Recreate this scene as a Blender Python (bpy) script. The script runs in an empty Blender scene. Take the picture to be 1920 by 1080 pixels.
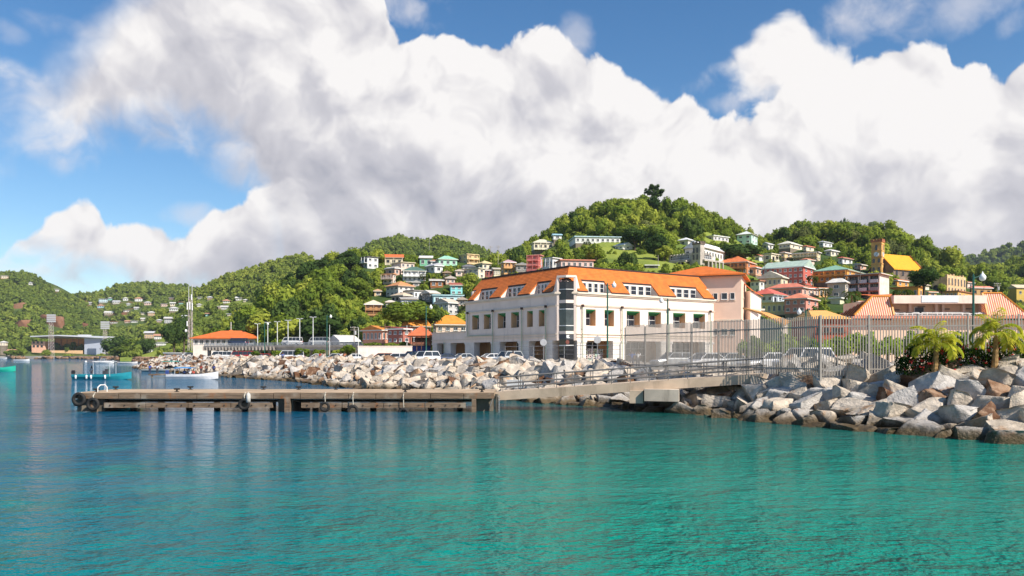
import bpy, bmesh, math, random
import numpy as np
from mathutils import Vector, Matrix
R = math.radians
rnd = random.Random(7)
nrs = np.random.RandomState(11)
sc = bpy.context.scene
# ------------------------------------------------------------------ camera, sky, sun, exposure
F, HOR, H = 1480.0, 665.0, 3.85          # focal length (px of a 1920 px frame), horizon row, eye height (m)
cam = bpy.data.objects.new('camera', bpy.data.cameras.new('camera'))
sc.collection.objects.link(cam)
cam.location = (0, 0, H); cam.rotation_euler = (R(90), 0, 0)
cam.data.sensor_width = 36; cam.data.lens = F/1920*36; cam.data.shift_y = (HOR-540)/1920
cam.data.clip_start = 0.1; cam.data.clip_end = 20000
sc.camera = cam
sc.view_settings.view_transform = 'Standard'; sc.view_settings.look = 'None'
sc.view_settings.exposure = 0.55; sc.view_settings.gamma = 1
sc.cycles.max_bounces = 6; sc.cycles.diffuse_bounces = 3; sc.cycles.glossy_bounces = 3
sc.cycles.transmission_bounces = 3; sc.cycles.transparent_max_bounces = 6
sc.cycles.caustics_reflective = False; sc.cycles.caustics_refractive = False
sc.cycles.sample_clamp_indirect = 6; sc.cycles.sample_clamp_direct = 6
sc.cycles.use_denoising = True
try:
    sc.cycles.denoiser = 'OPENIMAGEDENOISE'; sc.cycles.denoising_prefilter = 'ACCURATE'
except Exception: pass

SUN_EL, SUN_AZ = 42.0, 129.0             # azimuth clockwise from +Y (the view axis): from the right, slightly behind the eye
sdir = Vector((math.sin(R(SUN_AZ))*math.cos(R(SUN_EL)), math.cos(R(SUN_AZ))*math.cos(R(SUN_EL)), math.sin(R(SUN_EL))))
sun = bpy.data.objects.new('sun', bpy.data.lights.new('sun', 'SUN'))
sc.collection.objects.link(sun)
sun.data.energy = 5.0; sun.data.angle = R(0.5); sun.data.color = (1.0, 0.93, 0.82)
sun.rotation_euler = sdir.to_track_quat('Z', 'Y').to_euler()
sun.location = (60, -40, 80)

class G:                                  # tiny node-graph writer
    def __init__(s, nt): s.nt = nt
    def new(s, t, ins=None, **props):
        n = s.nt.nodes.new(t)
        for k, v in props.items(): setattr(n, k, v)
        for k, v in (ins or {}).items(): s.put(n.inputs[k], v)
        return n
    def put(s, sock, v):
        if isinstance(v, bpy.types.NodeSocket): s.nt.links.new(v, sock)
        elif isinstance(v, bpy.types.Node): s.nt.links.new(v.outputs[0], sock)
        elif v is not None: sock.default_value = v
    def m(s, op, a, b=None, c=None, clamp=False):
        n = s.new('ShaderNodeMath', operation=op, use_clamp=clamp)
        for i, v in enumerate((a, b, c)):
            if v is not None: s.put(n.inputs[i], v)
        return n.outputs[0]
    def v(s, op, a, b=None, scale=None):
        n = s.new('ShaderNodeVectorMath', operation=op)
        s.put(n.inputs[0], a)
        if b is not None: s.put(n.inputs[1], b)
        if scale is not None: s.put(n.inputs['Scale'], scale)
        return n.outputs['Value'] if op in ('DOT_PRODUCT', 'LENGTH', 'DISTANCE') else n.outputs[0]
    def sm(s, x, a, b, lo=0.0, hi=1.0):
        n = s.new('ShaderNodeMapRange', interpolation_type='SMOOTHSTEP')
        for k, v in (('Value', x), ('From Min', a), ('From Max', b), ('To Min', lo), ('To Max', hi)): s.put(n.inputs[k], v)
        return n.outputs[0]
    def mix(s, f, a, b, mode='MIX'):
        n = s.new('ShaderNodeMix', data_type='RGBA', blend_type=mode)
        s.put(n.inputs[0], f)
        for i, v in ((6, a), (7, b)):
            if isinstance(v, (tuple, list)) and len(v) == 3: v = (*v, 1)
            s.put(n.inputs[i], v)
        return n.outputs[2]
    def noise(s, vec, scale, detail=4, rough=.55, out='Fac'):
        n = s.new('ShaderNodeTexNoise', {'Scale': scale, 'Detail': detail, 'Roughness': rough})
        if vec is not None: s.put(n.inputs['Vector'], vec)
        return n.outputs[0 if out == 'Fac' else 1]
    def curve(s, x, pts):
        n = s.new('ShaderNodeFloatCurve')
        c = n.mapping.curves[0]
        pts = sorted(pts)
        while len(c.points) < len(pts): c.points.new(.5, .5)
        for p, (a, b) in zip(c.points, pts):
            p.location = (min(1, max(0, a)), min(1, max(0, b))); p.handle_type = 'AUTO_CLAMPED'
        n.mapping.extend = 'HORIZONTAL'; n.mapping.update()
        s.put(n.inputs['Factor'], 1.0); s.put(n.inputs['Value'], x)
        return n.outputs[0]

def azel(px, py):                         # picture point -> azimuth, elevation in degrees
    a = math.atan((px-960)/F)
    return math.degrees(a), math.degrees(math.atan((HOR-py)/F*math.cos(a)))

def build_sky():
    w = bpy.data.worlds.new('World'); sc.world = w; w.use_nodes = True
    nt = w.node_tree; nt.nodes.clear(); g = G(nt)
    d = g.new('ShaderNodeTexCoord').outputs['Generated']
    sx = g.new('ShaderNodeSeparateXYZ', {0: d})
    az = g.m('MULTIPLY', g.m('ARCTAN2', sx.outputs[0], sx.outputs[1]), 57.2958)
    el = g.m('MULTIPLY', g.m('ARCSINE', sx.outputs[2]), 57.2958)
    sky = g.new('ShaderNodeTexSky', sky_type='NISHITA', sun_disc=False)
    sky.sun_elevation = R(SUN_EL); sky.sun_rotation = R(SUN_AZ); sky.air_density = 1.0; sky.dust_density = 0.3; sky.ozone_density = 2.5
    hs = g.new('ShaderNodeHueSaturation', {'Hue': .5, 'Saturation': 1.25, 'Value': 1.0, 'Color': sky.outputs[0]})
    blue = g.v('SCALE', hs.outputs[0], scale=0.138)
    # wandering of the cloud outlines
    wn = g.noise(d, 5.0, 3, .5, 'Color')
    warp = g.v('SCALE', g.v('SUBTRACT', wn, (.5, .5, .5)), scale=.13)
    wn2 = g.noise(d, 22.0, 2, .5, 'Color')
    dw = g.v('ADD', g.v('ADD', d, warp), g.v('SCALE', g.v('SUBTRACT', wn2, (.5, .5, .5)), scale=.022))
    def puff(vec):
        vo = g.new('ShaderNodeTexVoronoi', {'Vector': vec, 'Scale': 10.0, 'Detail': 3.5, 'Roughness': .5, 'Lacunarity': 2.2}, feature='F1', normalize=True)
        p = g.m('SUBTRACT', 1.0, g.m('MULTIPLY', vo.outputs['Distance'], 1.3))
        n = g.noise(vec, 5.0, 4, .5)
        return g.m('ADD', g.m('MULTIPLY', p, .62), g.m('MULTIPLY', n, .6))
    c0 = puff(dw)
    c1 = puff(g.v('ADD', dw, (.016, -.006, .030)))
    cn = g.m('SUBTRACT', c0, .62)                                     # about -.3 .. .3
    relief = g.m('SUBTRACT', c0, c1)
    fine = g.m('SUBTRACT', g.noise(dw, 24.0, 5, .55), .5)
    wide = g.m('SUBTRACT', g.noise(d, 3.2, 4, .5), .5)
    t = g.m('DIVIDE', g.m('ADD', az, 45.0), 90.0, clamp=True)
    def edge(pts):                                                    # a line of picture points as elevation over azimuth
        q = [azel(*p) for p in pts]
        c = g.curve(t, [((a+45)/90, (e+15)/60) for a, e in q])
        return g.m('SUBTRACT', g.m('MULTIPLY', c, 60.0), 15.0)
    def layer(top, bot, amp, wt, wb):
        T, B = edge(top), edge(bot)
        dt = g.m('ADD', g.m('SUBTRACT', T, el), g.m('ADD', g.m('MULTIPLY', cn, amp), g.m('MULTIPLY', fine, amp*.25)))
        db = g.m('ADD', g.m('SUBTRACT', el, B), g.m('ADD', g.m('MULTIPLY', wide, 7.0), g.m('MULTIPLY', fine, 5.0)))
        a = g.m('MULTIPLY', g.sm(dt, g.m('MULTIPLY', wt, -1.0), wt), g.sm(db, -wb, wb))
        return a, dt, db
    main_top = [(-60,420),(0,360),(40,250),(70,185),(130,120),(200,60),(260,-10),(400,-70),(690,-60),(728,20),(770,62),(860,78),(910,102),(950,95),(1030,98),(1070,118),(1110,128),(1140,142),(1180,168),(1210,192),(1232,202),(1260,188),(1290,202),(1322,228),(1370,234),(1402,224),(1428,206),(1446,200),(1462,186),(1500,176),(1560,166),(1592,130),(1612,96),(1650,82),(1690,92),(1740,84),(1770,90),(1800,128),(1842,112),(1870,136),(1922,112),(2100,60),(2400,150)]
    main_bot = [(-60,300),(0,290),(60,225),(120,222),(230,216),(300,222),(350,232),(400,250),(440,272),(480,300),(506,335),(524,390),(536,520),(560,690),(700,760),(2400,760)]
    low_top = [(-300,420),(-60,500),(0,486),(30,448),(70,424),(112,400),(160,382),(184,398),(206,434),(250,430),(300,436),(332,452),(356,446),(410,402),(444,396),(480,372),(522,352),(556,350),(580,372),(610,420),(700,470),(800,560),(2400,700)]
    low_bot = [(-300,520),(-60,490),(0,478),(30,478),(60,494),(120,490),(180,494),(224,506),(300,522),(380,540),(470,600),(560,700),(2400,760)]
    puf_top = [(1200,210),(1310,170),(1336,140),(1364,112),(1400,82),(1440,54),(1480,34),(1504,44),(1524,72),(1560,94),(1592,104),(1612,140),(1700,300)]
    puf_bot = [(1200,160),(1310,150),(1336,152),(1380,164),(1440,182),(1480,214),(1540,240),(1612,240),(1700,250)]
    soft = g.sm(az, -31.0, -13.0, 2.6, .22)
    A, dA, bA = layer(main_top, main_bot, 7.0, soft, 2.2)
    Bl, dB, bB = layer(low_top, low_bot, 5.5, .22, 1.6)
    C, dC, bC = layer(puf_top, puf_bot, 6.5, .55, 1.6)
    Bl = g.m('MULTIPLY', Bl, g.sm(az, -17.5, -12.0, 1.0, 0.0))
    def wisp(px, py, rx, ry, k):
        a0, e0 = azel(px, py)
        q = g.m('ADD', g.m('POWER', g.m('DIVIDE', g.m('SUBTRACT', az, a0), rx/25.8), 2.0), g.m('POWER', g.m('DIVIDE', g.m('SUBTRACT', el, e0), ry/25.8), 2.0))
        s_ = g.m('SUBTRACT', 1.0, q)
        return g.sm(g.m('ADD', s_, g.m('ADD', g.m('MULTIPLY', cn, 4.2), g.m('MULTIPLY', fine, 3.0))), -.1, 2.0, 0.0, k)
    ws = None
    for a in ((85,232,75,80,.85),(1640,22,95,55,.8),(1800,18,110,42,.62),(1905,42,40,26,.5),(1080,78,30,42,.5),(770,10,110,44,.9),(1370,196,40,22,.6),(100,45,60,22,.35),(20,60,30,20,.35),(300,258,60,28,.3),(420,300,40,40,.35),(355,402,50,22,.55)):
        x = wisp(*a); ws = x if ws is None else g.m('MAXIMUM', ws, x)
    # light on the clouds: bright tops, grey bodies and bases
    # how deep under its own top each part lies
    def tone(depth, k0, k1, lo):
        base = g.sm(depth, k0, k1, 1.0, lo)
        return base
    far_grey = g.sm(el, 2.0, 15.0, .66, 1.0)                          # bases low over the hills are greyer
    left_grey = g.sm(g.m('ABSOLUTE', g.m('ADD', az, 22.0)), 3.0, 15.0, .88, 1.0)
    dE = g.m('MULTIPLY', g.m('ADD', dA, g.m('MULTIPLY', wide, 9.0)), g.sm(az, -4.0, 14.0, 1.0, .78))
    tA = g.m('MULTIPLY', g.m('MULTIPLY', tone(dE, 1.0, 12.0, .74), far_grey), left_grey)
    tB = g.m('MULTIPLY', tone(g.m('ADD', dB, g.m('MULTIPLY', cn, 6.0)), .8, 5.0, .62), g.sm(az, -26.0, -14.0, 1.0, .86))
    tC = tone(dC, 1.0, 9.0, .86)
    def lit(tn, k):
        return g.m('MAXIMUM', g.m('MINIMUM', g.m('ADD', g.m('ADD', tn, .0), g.m('ADD', g.m('MULTIPLY', relief, k), g.m('MULTIPLY', wide, .46))), 1.06), .36)
    def colour(tn):
        r = g.new('ShaderNodeValToRGB', {0: tn})
        e = r.color_ramp.elements
        e[0].position = .36; e[0].color = (.42, .43, .50, 1)
        e[1].position = 1.0; e[1].color = (.97, .945, .935, 1)
        for p_, c_ in ((.55, (.56, .555, .61, 1)), (.72, (.66, .65, .695, 1)), (.86, (.82, .80, .815, 1))):
            k = e.new(p_); k.color = c_
        return r.outputs[0]
    col = blue
    col = g.mix(ws, col, (.80, .79, .84))
    col = g.mix(C, col, colour(lit(tC, 1.9)))
    col = g.mix(A, col, colour(lit(tA, 1.9)))
    col = g.mix(Bl, col, colour(lit(tB, 2.1)))
    bg = g.new('ShaderNodeBackground', {'Color': col, 'Strength': .68})
    out = g.new('ShaderNodeOutputWorld', {'Surface': bg.outputs[0]})
    w.cycles.sampling_method = 'MANUAL'; w.cycles.sample_map_resolution = 512
build_sky()

# ------------------------------------------------------------------ small toolkit
COL = sc.collection
def W(px, py, Y): return Vector(((px-960)/F*Y, Y, H+(HOR-py)/F*Y))
def PX(p): return 960+F*p[0]/p[1], HOR-F*(p[2]-H)/p[1]
class MB:
    def __init__(s): s.v = []; s.f = []; s.m = []
    def add(s, vs, fs, mi=0):
        o = len(s.v); s.v += [tuple(p) for p in vs]
        for f in fs: s.f.append([o+i for i in f]); s.m.append(mi)
        return s
    def box(s, x0, x1, y0, y1, z0, z1, mi=0):
        return s.add([(x0,y0,z0),(x1,y0,z0),(x1,y1,z0),(x0,y1,z0),(x0,y0,z1),(x1,y0,z1),(x1,y1,z1),(x0,y1,z1)],
                     [(0,3,2,1),(4,5,6,7),(0,1,5,4),(1,2,6,5),(2,3,7,6),(3,0,4,7)], mi)
    def obox(s, p, q, w, h, mi=0, up=(0,0,1)):          # bar from p to q, w wide, h high
        p, q = Vector(p), Vector(q); d = (q-p).normalized(); u = Vector(up)
        if abs(d.dot(u)) > .98: u = Vector((1,0,0))
        a = d.cross(u).normalized()*w/2; b = a.cross(d).normalized()*h/2
        return s.add([p-a-b,p+a-b,p+a+b,p-a+b,q-a-b,q+a-b,q+a+b,q-a+b], [(0,1,2,3),(7,6,5,4),(0,4,5,1),(1,5,6,2),(2,6,7,3),(3,7,4,0)], mi)
    def cyl(s, p, q, r0, r1=None, n=10, mi=0):
        r1 = r0 if r1 is None else r1
        p, q = Vector(p), Vector(q); d = (q-p).normalized(); u = Vector((0,0,1)) if abs(d.z) < .95 else Vector((1,0,0))
        a = d.cross(u).normalized(); b = d.cross(a)
        vs = []
        for c, r in ((p, r0), (q, r1)):
            vs += [c+(a*math.cos(t)+b*math.sin(t))*r for t in [2*math.pi*i/n for i in range(n)]]
        fs = [(i, (i+1) % n, n+(i+1) % n, n+i) for i in range(n)]+[tuple(range(n))[::-1], tuple(range(n, 2*n))]
        return s.add(vs, fs, mi)
    def tube(s, pts, r, n=8, mi=0):
        for i in range(len(pts)-1): s.cyl(pts[i], pts[i+1], r if not isinstance(r, (list, tuple)) else r[i], r if not isinstance(r, (list, tuple)) else r[i+1], n, mi)
        return s
    def prism(s, pts, z0, z1, mi=0):
        n = len(pts)
        return s.add([(x,y,z0) for x,y in pts]+[(x,y,z1) for x,y in pts], [tuple(range(n))[::-1], tuple(range(n,2*n))]+[(i,(i+1)%n,n+(i+1)%n,n+i) for i in range(n)], mi)
    def loft(s, rings, mi=0, caps=True):
        n = len(rings[0]); o = len(s.v); vs = [p for r in rings for p in r]
        fs = [(k*n+i, k*n+(i+1) % n, (k+1)*n+(i+1) % n, (k+1)*n+i) for k in range(len(rings)-1) for i in range(n)]
        if caps: fs += [tuple(range(n))[::-1], tuple(range((len(rings)-1)*n, len(rings)*n))]
        return s.add(vs, fs, mi)
    def ball(s, c, rx, ry=None, rz=None, nu=10, nv=6, mi=0):
        ry = ry or rx; rz = rz or rx
        return s.loft([[(c[0]+rx*math.sin(a)*math.cos(t), c[1]+ry*math.sin(a)*math.sin(t), c[2]-rz*math.cos(a)) for t in [2*math.pi*i/nu for i in range(nu)]] for a in [.02+(math.pi-.04)*k/nv for k in range(nv+1)]], mi)
    def torus(s, c, R0, r, axis='y', n=18, k=8, mi=0):
        vs, fs = [], []
        for i in range(n):
            t = 2*math.pi*i/n
            for j in range(k):
                q = 2*math.pi*j/k; rr = R0+r*math.cos(q); w = r*math.sin(q)
                x, z = rr*math.cos(t), rr*math.sin(t)
                vs.append({'y': (c[0]+x, c[1]+w, c[2]+z), 'z': (c[0]+x, c[1]+z, c[2]+w), 'x': (c[0]+w, c[1]+x, c[2]+z)}[axis])
        fs = [(i*k+j, ((i+1)%n)*k+j, ((i+1)%n)*k+(j+1)%k, i*k+(j+1)%k) for i in range(n) for j in range(k)]
        return s.add(vs, fs, mi)
    def mesh(s, name, mats, smooth=False):
        me = bpy.data.meshes.new(name); me.from_pydata(s.v, [], s.f)
        for m in (mats if isinstance(mats, (list, tuple)) else [mats]): me.materials.append(m)
        me.polygons.foreach_set('material_index', s.m)
        if smooth: me.polygons.foreach_set('use_smooth', [True]*len(s.f))
        bm = bmesh.new(); bm.from_mesh(me); bmesh.ops.recalc_face_normals(bm, faces=bm.faces); bm.to_mesh(me); bm.free()
        return me
    def build(s, name, mats, parent=None, smooth=False):
        return link(name, s.mesh(name, mats, smooth), parent)
def link(name, data, parent=None, loc=None, rz=None):
    o = bpy.data.objects.new(name, data); COL.objects.link(o)
    if parent: o.parent = parent
    if loc is not None: o.location = loc
    if rz is not None: o.rotation_euler = (0, 0, rz)
    return o
def tag(o, label=None, cat=None, group=None, kind=None):
    for k, v in (('label', label), ('category', cat), ('group', group), ('kind', kind)):
        if v: o[k] = v
    return o
def thing(name, label, cat, loc=(0,0,0), rz=0.0, group=None):
    return tag(link(name, None, None, loc, rz), label, cat, group)
def copy_tree(o, parent=None):
    c = o.copy(); COL.objects.link(c)
    if parent: c.parent = parent
    for ch in list(o.children): copy_tree(ch, c)
    return c
ORD = 'first second third fourth fifth sixth seventh eighth ninth tenth eleventh twelfth thirteenth fourteenth fifteenth sixteenth seventeenth eighteenth nineteenth'.split()
TENS = {20:'twent',30:'thirt',40:'fort',50:'fift',60:'sixt',70:'sevent',80:'eight',90:'ninet'}
def ordinal(n):
    if n < 20: return ORD[n-1]
    t, u = n//10*10, n % 10
    return TENS.get(t, 'hundred')+('ieth' if u == 0 else 'y-'+ORD[u-1])

# ------------------------------------------------------------------ materials
MATS = {}
def rgb(c): return (*c, 1) if len(c) == 3 else c
def mat(name, col, rough=.7, metal=0.0, var=.16, scale=1.2, bump=0.0, bscale=20.0, spec=.35, dirt=None, dirt_amt=.35):
    """painted / plastered / metal surface with weathering"""
    key = (name, tuple(col))
    if key in MATS: return MATS[key]
    m = bpy.data.materials.new(name); m.use_nodes = True; g = G(m.node_tree)
    b = m.node_tree.nodes['Principled BSDF']
    tc = g.new('ShaderNodeTexCoord').outputs['Object']
    n = g.noise(tc, scale, 5, .6)
    c = g.mix(g.sm(n, .35, .7), rgb([x*(1+var*.5) for x in col]), rgb([x*(1-var) for x in col]))
    if dirt:
        st = g.v('MULTIPLY', tc, (1.6, 1.6, .28))
        c = g.mix(g.m('MULTIPLY', g.sm(g.noise(st, scale*1.3, 5, .65), .52, .75), dirt_amt), c, rgb(dirt))
    g.put(b.inputs['Base Color'], c); b.inputs['Roughness'].default_value = rough; b.inputs['Metallic'].default_value = metal
    b.inputs['Specular IOR Level'].default_value = spec
    if bump:
        bn = g.new('ShaderNodeBump', {'Strength': bump, 'Distance': .02, 'Height': g.noise(tc, bscale, 4, .6)})
        g.put(b.inputs['Normal'], bn)
    MATS[key] = m
    return m
def wall(col): return mat('painted_wall', col, .85, 0, .10, .8, .15, 12, .2, dirt=(col[0]*.55, col[1]*.5, col[2]*.45), dirt_amt=.30)
def metal(col, rough=.45, me=.0): return mat('painted_metal', col, rough, me, .12, 3)
def roofmat(col, pitch=.25, name='roof_sheet', axis=None, var=.25):
    key = (name, tuple(col), pitch, axis)
    if key in MATS: return MATS[key]
    m = bpy.data.materials.new(name); m.use_nodes = True; g = G(m.node_tree)
    b = m.node_tree.nodes['Principled BSDF']
    tc = g.new('ShaderNodeTexCoord').outputs['Object']
    n = g.noise(tc, .9, 5, .65)
    c = g.mix(g.sm(n, .3, .75), rgb([min(1, x*1.08) for x in col]), rgb([x*(1-var) for x in col]))
    sp = g.new('ShaderNodeSeparateXYZ', {0: tc})
    rs_ = g.sm(g.noise(g.v('MULTIPLY', tc, (1, 1, .35)), 1.7, 5, .7), .58, .76)
    if name == 'roof_sheet': c = g.mix(g.m('MULTIPLY', rs_, .5), c, rgb((col[0]*.45+.05, col[1]*.35+.03, col[2]*.3+.02)))
    w = g.m('SINE', g.m('MULTIPLY', sp.outputs[2], 6.283/pitch)) if axis is None else g.m('SINE', g.m('MULTIPLY', sp.outputs[axis], 6.283/pitch))
    line = g.sm(w, .78, .98)
    c = g.mix(g.m('MULTIPLY', line, .35), c, rgb([x*.45 for x in col]))
    g.put(b.inputs['Base Color'], c); b.inputs['Roughness'].default_value = .6; b.inputs['Specular IOR Level'].default_value = .3
    g.put(b.inputs['Normal'], g.new('ShaderNodeBump', {'Strength': .5, 'Distance': .04, 'Height': w}))
    MATS[key] = m
    return m
def glass(col=(.02,.025,.035)):
    key = ('window_glass', tuple(col))
    if key in MATS: return MATS[key]
    m = bpy.data.materials.new('window_glass'); m.use_nodes = True; g = G(m.node_tree)
    b = m.node_tree.nodes['Principled BSDF']
    tc = g.new('ShaderNodeTexCoord').outputs['Object']
    g.put(b.inputs['Base Color'], g.mix(g.noise(tc, 1.3, 2), rgb([x*.5 for x in col]), rgb([x*1.7 for x in col])))
    b.inputs['Roughness'].default_value = .08; b.inputs['Specular IOR Level'].default_value = .6
    g.put(b.inputs['Normal'], g.new('ShaderNodeBump', {'Strength': .06, 'Distance': .02, 'Height': g.noise(tc, 1.1, 2)}))
    MATS[key] = m
    return m

def water_material():
    m = bpy.data.materials.new('sea_water'); m.use_nodes = True; g = G(m.node_tree)
    b = m.node_tree.nodes['Principled BSDF']
    p = g.new('ShaderNodeNewGeometry').outputs['Position']
    sp = g.new('ShaderNodeSeparateXYZ', {0: p})
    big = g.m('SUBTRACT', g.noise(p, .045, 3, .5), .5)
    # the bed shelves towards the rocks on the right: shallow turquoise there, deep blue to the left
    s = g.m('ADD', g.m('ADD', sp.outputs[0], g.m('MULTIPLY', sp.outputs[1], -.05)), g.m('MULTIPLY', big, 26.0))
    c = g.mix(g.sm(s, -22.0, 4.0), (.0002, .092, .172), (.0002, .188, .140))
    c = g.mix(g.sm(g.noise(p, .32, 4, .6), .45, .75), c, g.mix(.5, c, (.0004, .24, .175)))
    far_dark = g.sm(g.m('ADD', sp.outputs[1], g.m('MULTIPLY', big, 14.0)), 24.0, 46.0)          # base colour darkened farther out, standing in for water dominated by reflection
    c = g.mix(far_dark, c, g.mix(g.sm(s, -22.0, 4.0), (.001, .072, .142), (.006, .080, .070)))
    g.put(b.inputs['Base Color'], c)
    b.inputs['Roughness'].default_value = .04; b.inputs['IOR'].default_value = 1.333; b.inputs['Specular IOR Level'].default_value = .27
    q = g.v('MULTIPLY', p, (.92, 1.15, 1.0))
    h = g.m('ADD', g.m('MULTIPLY', g.noise(q, .5, 2, .5), .55), g.m('MULTIPLY', g.noise(q, 1.7, 3, .6), .40))
    h = g.m('ADD', h, g.m('MULTIPLY', g.noise(q, 5.0, 3, .6), .17))
    calm = g.sm(g.noise(g.v('MULTIPLY', p, (.5, 1.6, 1)), .06, 3, .6), .35, .65, .45, 1.0)
    g.put(b.inputs['Normal'], g.new('ShaderNodeBump', {'Strength': calm, 'Distance': 1.0, 'Height': h}))
    return m
# ------------------------------------------------------------------ sea, shore, hills
def grid_mesh(name, V, F4, mats, parent=None, smooth=True, attr=None, mi=None):
    """numpy arrays -> mesh object"""
    me = bpy.data.meshes.new(name)
    V = np.asarray(V, dtype=np.float32); F4 = np.asarray(F4, dtype=np.int32)
    me.vertices.add(len(V)); me.vertices.foreach_set('co', V.ravel())
    k = F4.shape[1]
    me.loops.add(F4.size); me.loops.foreach_set('vertex_index', F4.ravel())
    me.polygons.add(len(F4)); me.polygons.foreach_set('loop_start', np.arange(0, F4.size, k, dtype=np.int32))
    if smooth: me.polygons.foreach_set('use_smooth', np.ones(len(F4), dtype=bool))
    for m in mats: me.materials.append(m)
    if mi is not None: me.polygons.foreach_set('material_index', np.asarray(mi, dtype=np.int32))
    if attr is not None:
        a = me.attributes.new('tint', 'FLOAT', 'POINT'); a.data.foreach_set('value', np.asarray(attr, dtype=np.float32))
    me.update(calc_edges=True)
    return me
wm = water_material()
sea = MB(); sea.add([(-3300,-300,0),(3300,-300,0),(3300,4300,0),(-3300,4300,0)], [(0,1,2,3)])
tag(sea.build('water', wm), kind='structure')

SHORE = [(48,12),(34,24),(22.7,35),(14.1,47.5),(11.3,54),(8,58.5),(1.8,66),(-6,79),(-15.6,89),(-23.6,101.7),(-28.7,112),(-38.5,124),(-48.8,139),(-62,158),(-85,190),(-108,228)]
SH = np.array(SHORE, float)
_seg = np.linalg.norm(np.diff(SH, axis=0), axis=1); SLEN = np.concatenate([[0], np.cumsum(_seg)])
def shore(s):
    i = int(np.clip(np.searchsorted(SLEN, s)-1, 0, len(SH)-2)); t = (s-SLEN[i])/(_seg[i])
    p = SH[i]+(SH[i+1]-SH[i])*t
    j0, j1 = max(i-1, 0), min(i+2, len(SH)-1)
    d = SH[j1]-SH[j0]; d = d/np.linalg.norm(d)
    return p, np.array([d[1], -d[0]]) if d[1]*1-0 > -9 else None      # inland normal: to the right of the walk away from the eye
def concrete(col=(.34,.31,.27), name='concrete'): return mat(name, col, .9, 0, .22, .5, .35, 9, .2, dirt=(.12,.09,.06), dirt_amt=.6)
ground_mat = mat('quay_concrete', (.36,.335,.30), .95, 0, .25, .15, .2, 4, .15)
bank_mat = mat('dark_rubble', (.075,.062,.05), .95, 0, .5, .6, 1.0, 3, .1)
# rubble bank under the boulders
V, Fc = [], []
ss = np.linspace(0, SLEN[-1], 150)
prof = [(-5,-2.6),(-.4,-.5),(2.2,.55),(4.6,1.5),(6.6,2.25),(8.5,2.58),(11,2.62)]
for s in ss:
    p, n = shore(s)
    for o, z in prof: q = p+n*o; V.append((q[0], q[1], z))
m_ = len(prof)
for i in range(len(ss)-1):
    for j in range(m_-1): Fc.append((i*m_+j, (i+1)*m_+j, (i+1)*m_+j+1, i*m_+j+1))
tag(link('embankment_ground', grid_mesh('embankment_ground', V, Fc, [bank_mat])), kind='structure')
# land: quay level behind the bank, and the bay's far shore
off = [shore(s) for s in np.linspace(0, SLEN[-1], 40)]
poly = [tuple(p+n*8.3) for p, n in off]
poly += [(-104,240),(-116,262),(-128,292),(-150,335),(-212,450),(-246,520),(-330,640),(-400,702),(-540,714),(-1500,720),(-1500,2200),(2200,2200),(2200,-20),(70,-20)]
gm = MB(); gm.prism(poly, -2.0, 2.6)
tag(gm.build('quay_ground', ground_mat), kind='structure')

def hill_material(col_a, col_b, soil=(.20,.085,.045), amt=.0, name='hill_grass'):
    m = bpy.data.materials.new(name); m.use_nodes = True; g = G(m.node_tree); b = m.node_tree.nodes['Principled BSDF']
    p = g.new('ShaderNodeNewGeometry').outputs['Position']
    c = g.mix(g.sm(g.noise(p, .03, 6, .65), .38, .62), rgb(col_a), rgb(col_b))
    c = g.mix(g.m('MULTIPLY', g.sm(g.noise(p, .4, 4, .7), .5, .8), .5), c, rgb([x*.45 for x in col_a]))
    if amt: c = g.mix(g.sm(g.noise(p, .02, 5, .6), .64-amt, .72-amt*.5), c, rgb(soil))
    g.put(b.inputs['Base Color'], c); b.inputs['Roughness'].default_value = .95; b.inputs['Specular IOR Level'].default_value = .1
    g.put(b.inputs['Normal'], g.new('ShaderNodeBump', {'Strength': .8, 'Distance': .6, 'Height': g.noise(p, .5, 5, .7)}))
    return m
HG = hill_material((.12,.17,.03), (.23,.27,.05))
HD = hill_material((.03,.055,.016), (.055,.09,.022))
HS = hill_material((.05,.08,.02), (.10,.13,.035), amt=.10, name='hill_soil')
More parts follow.
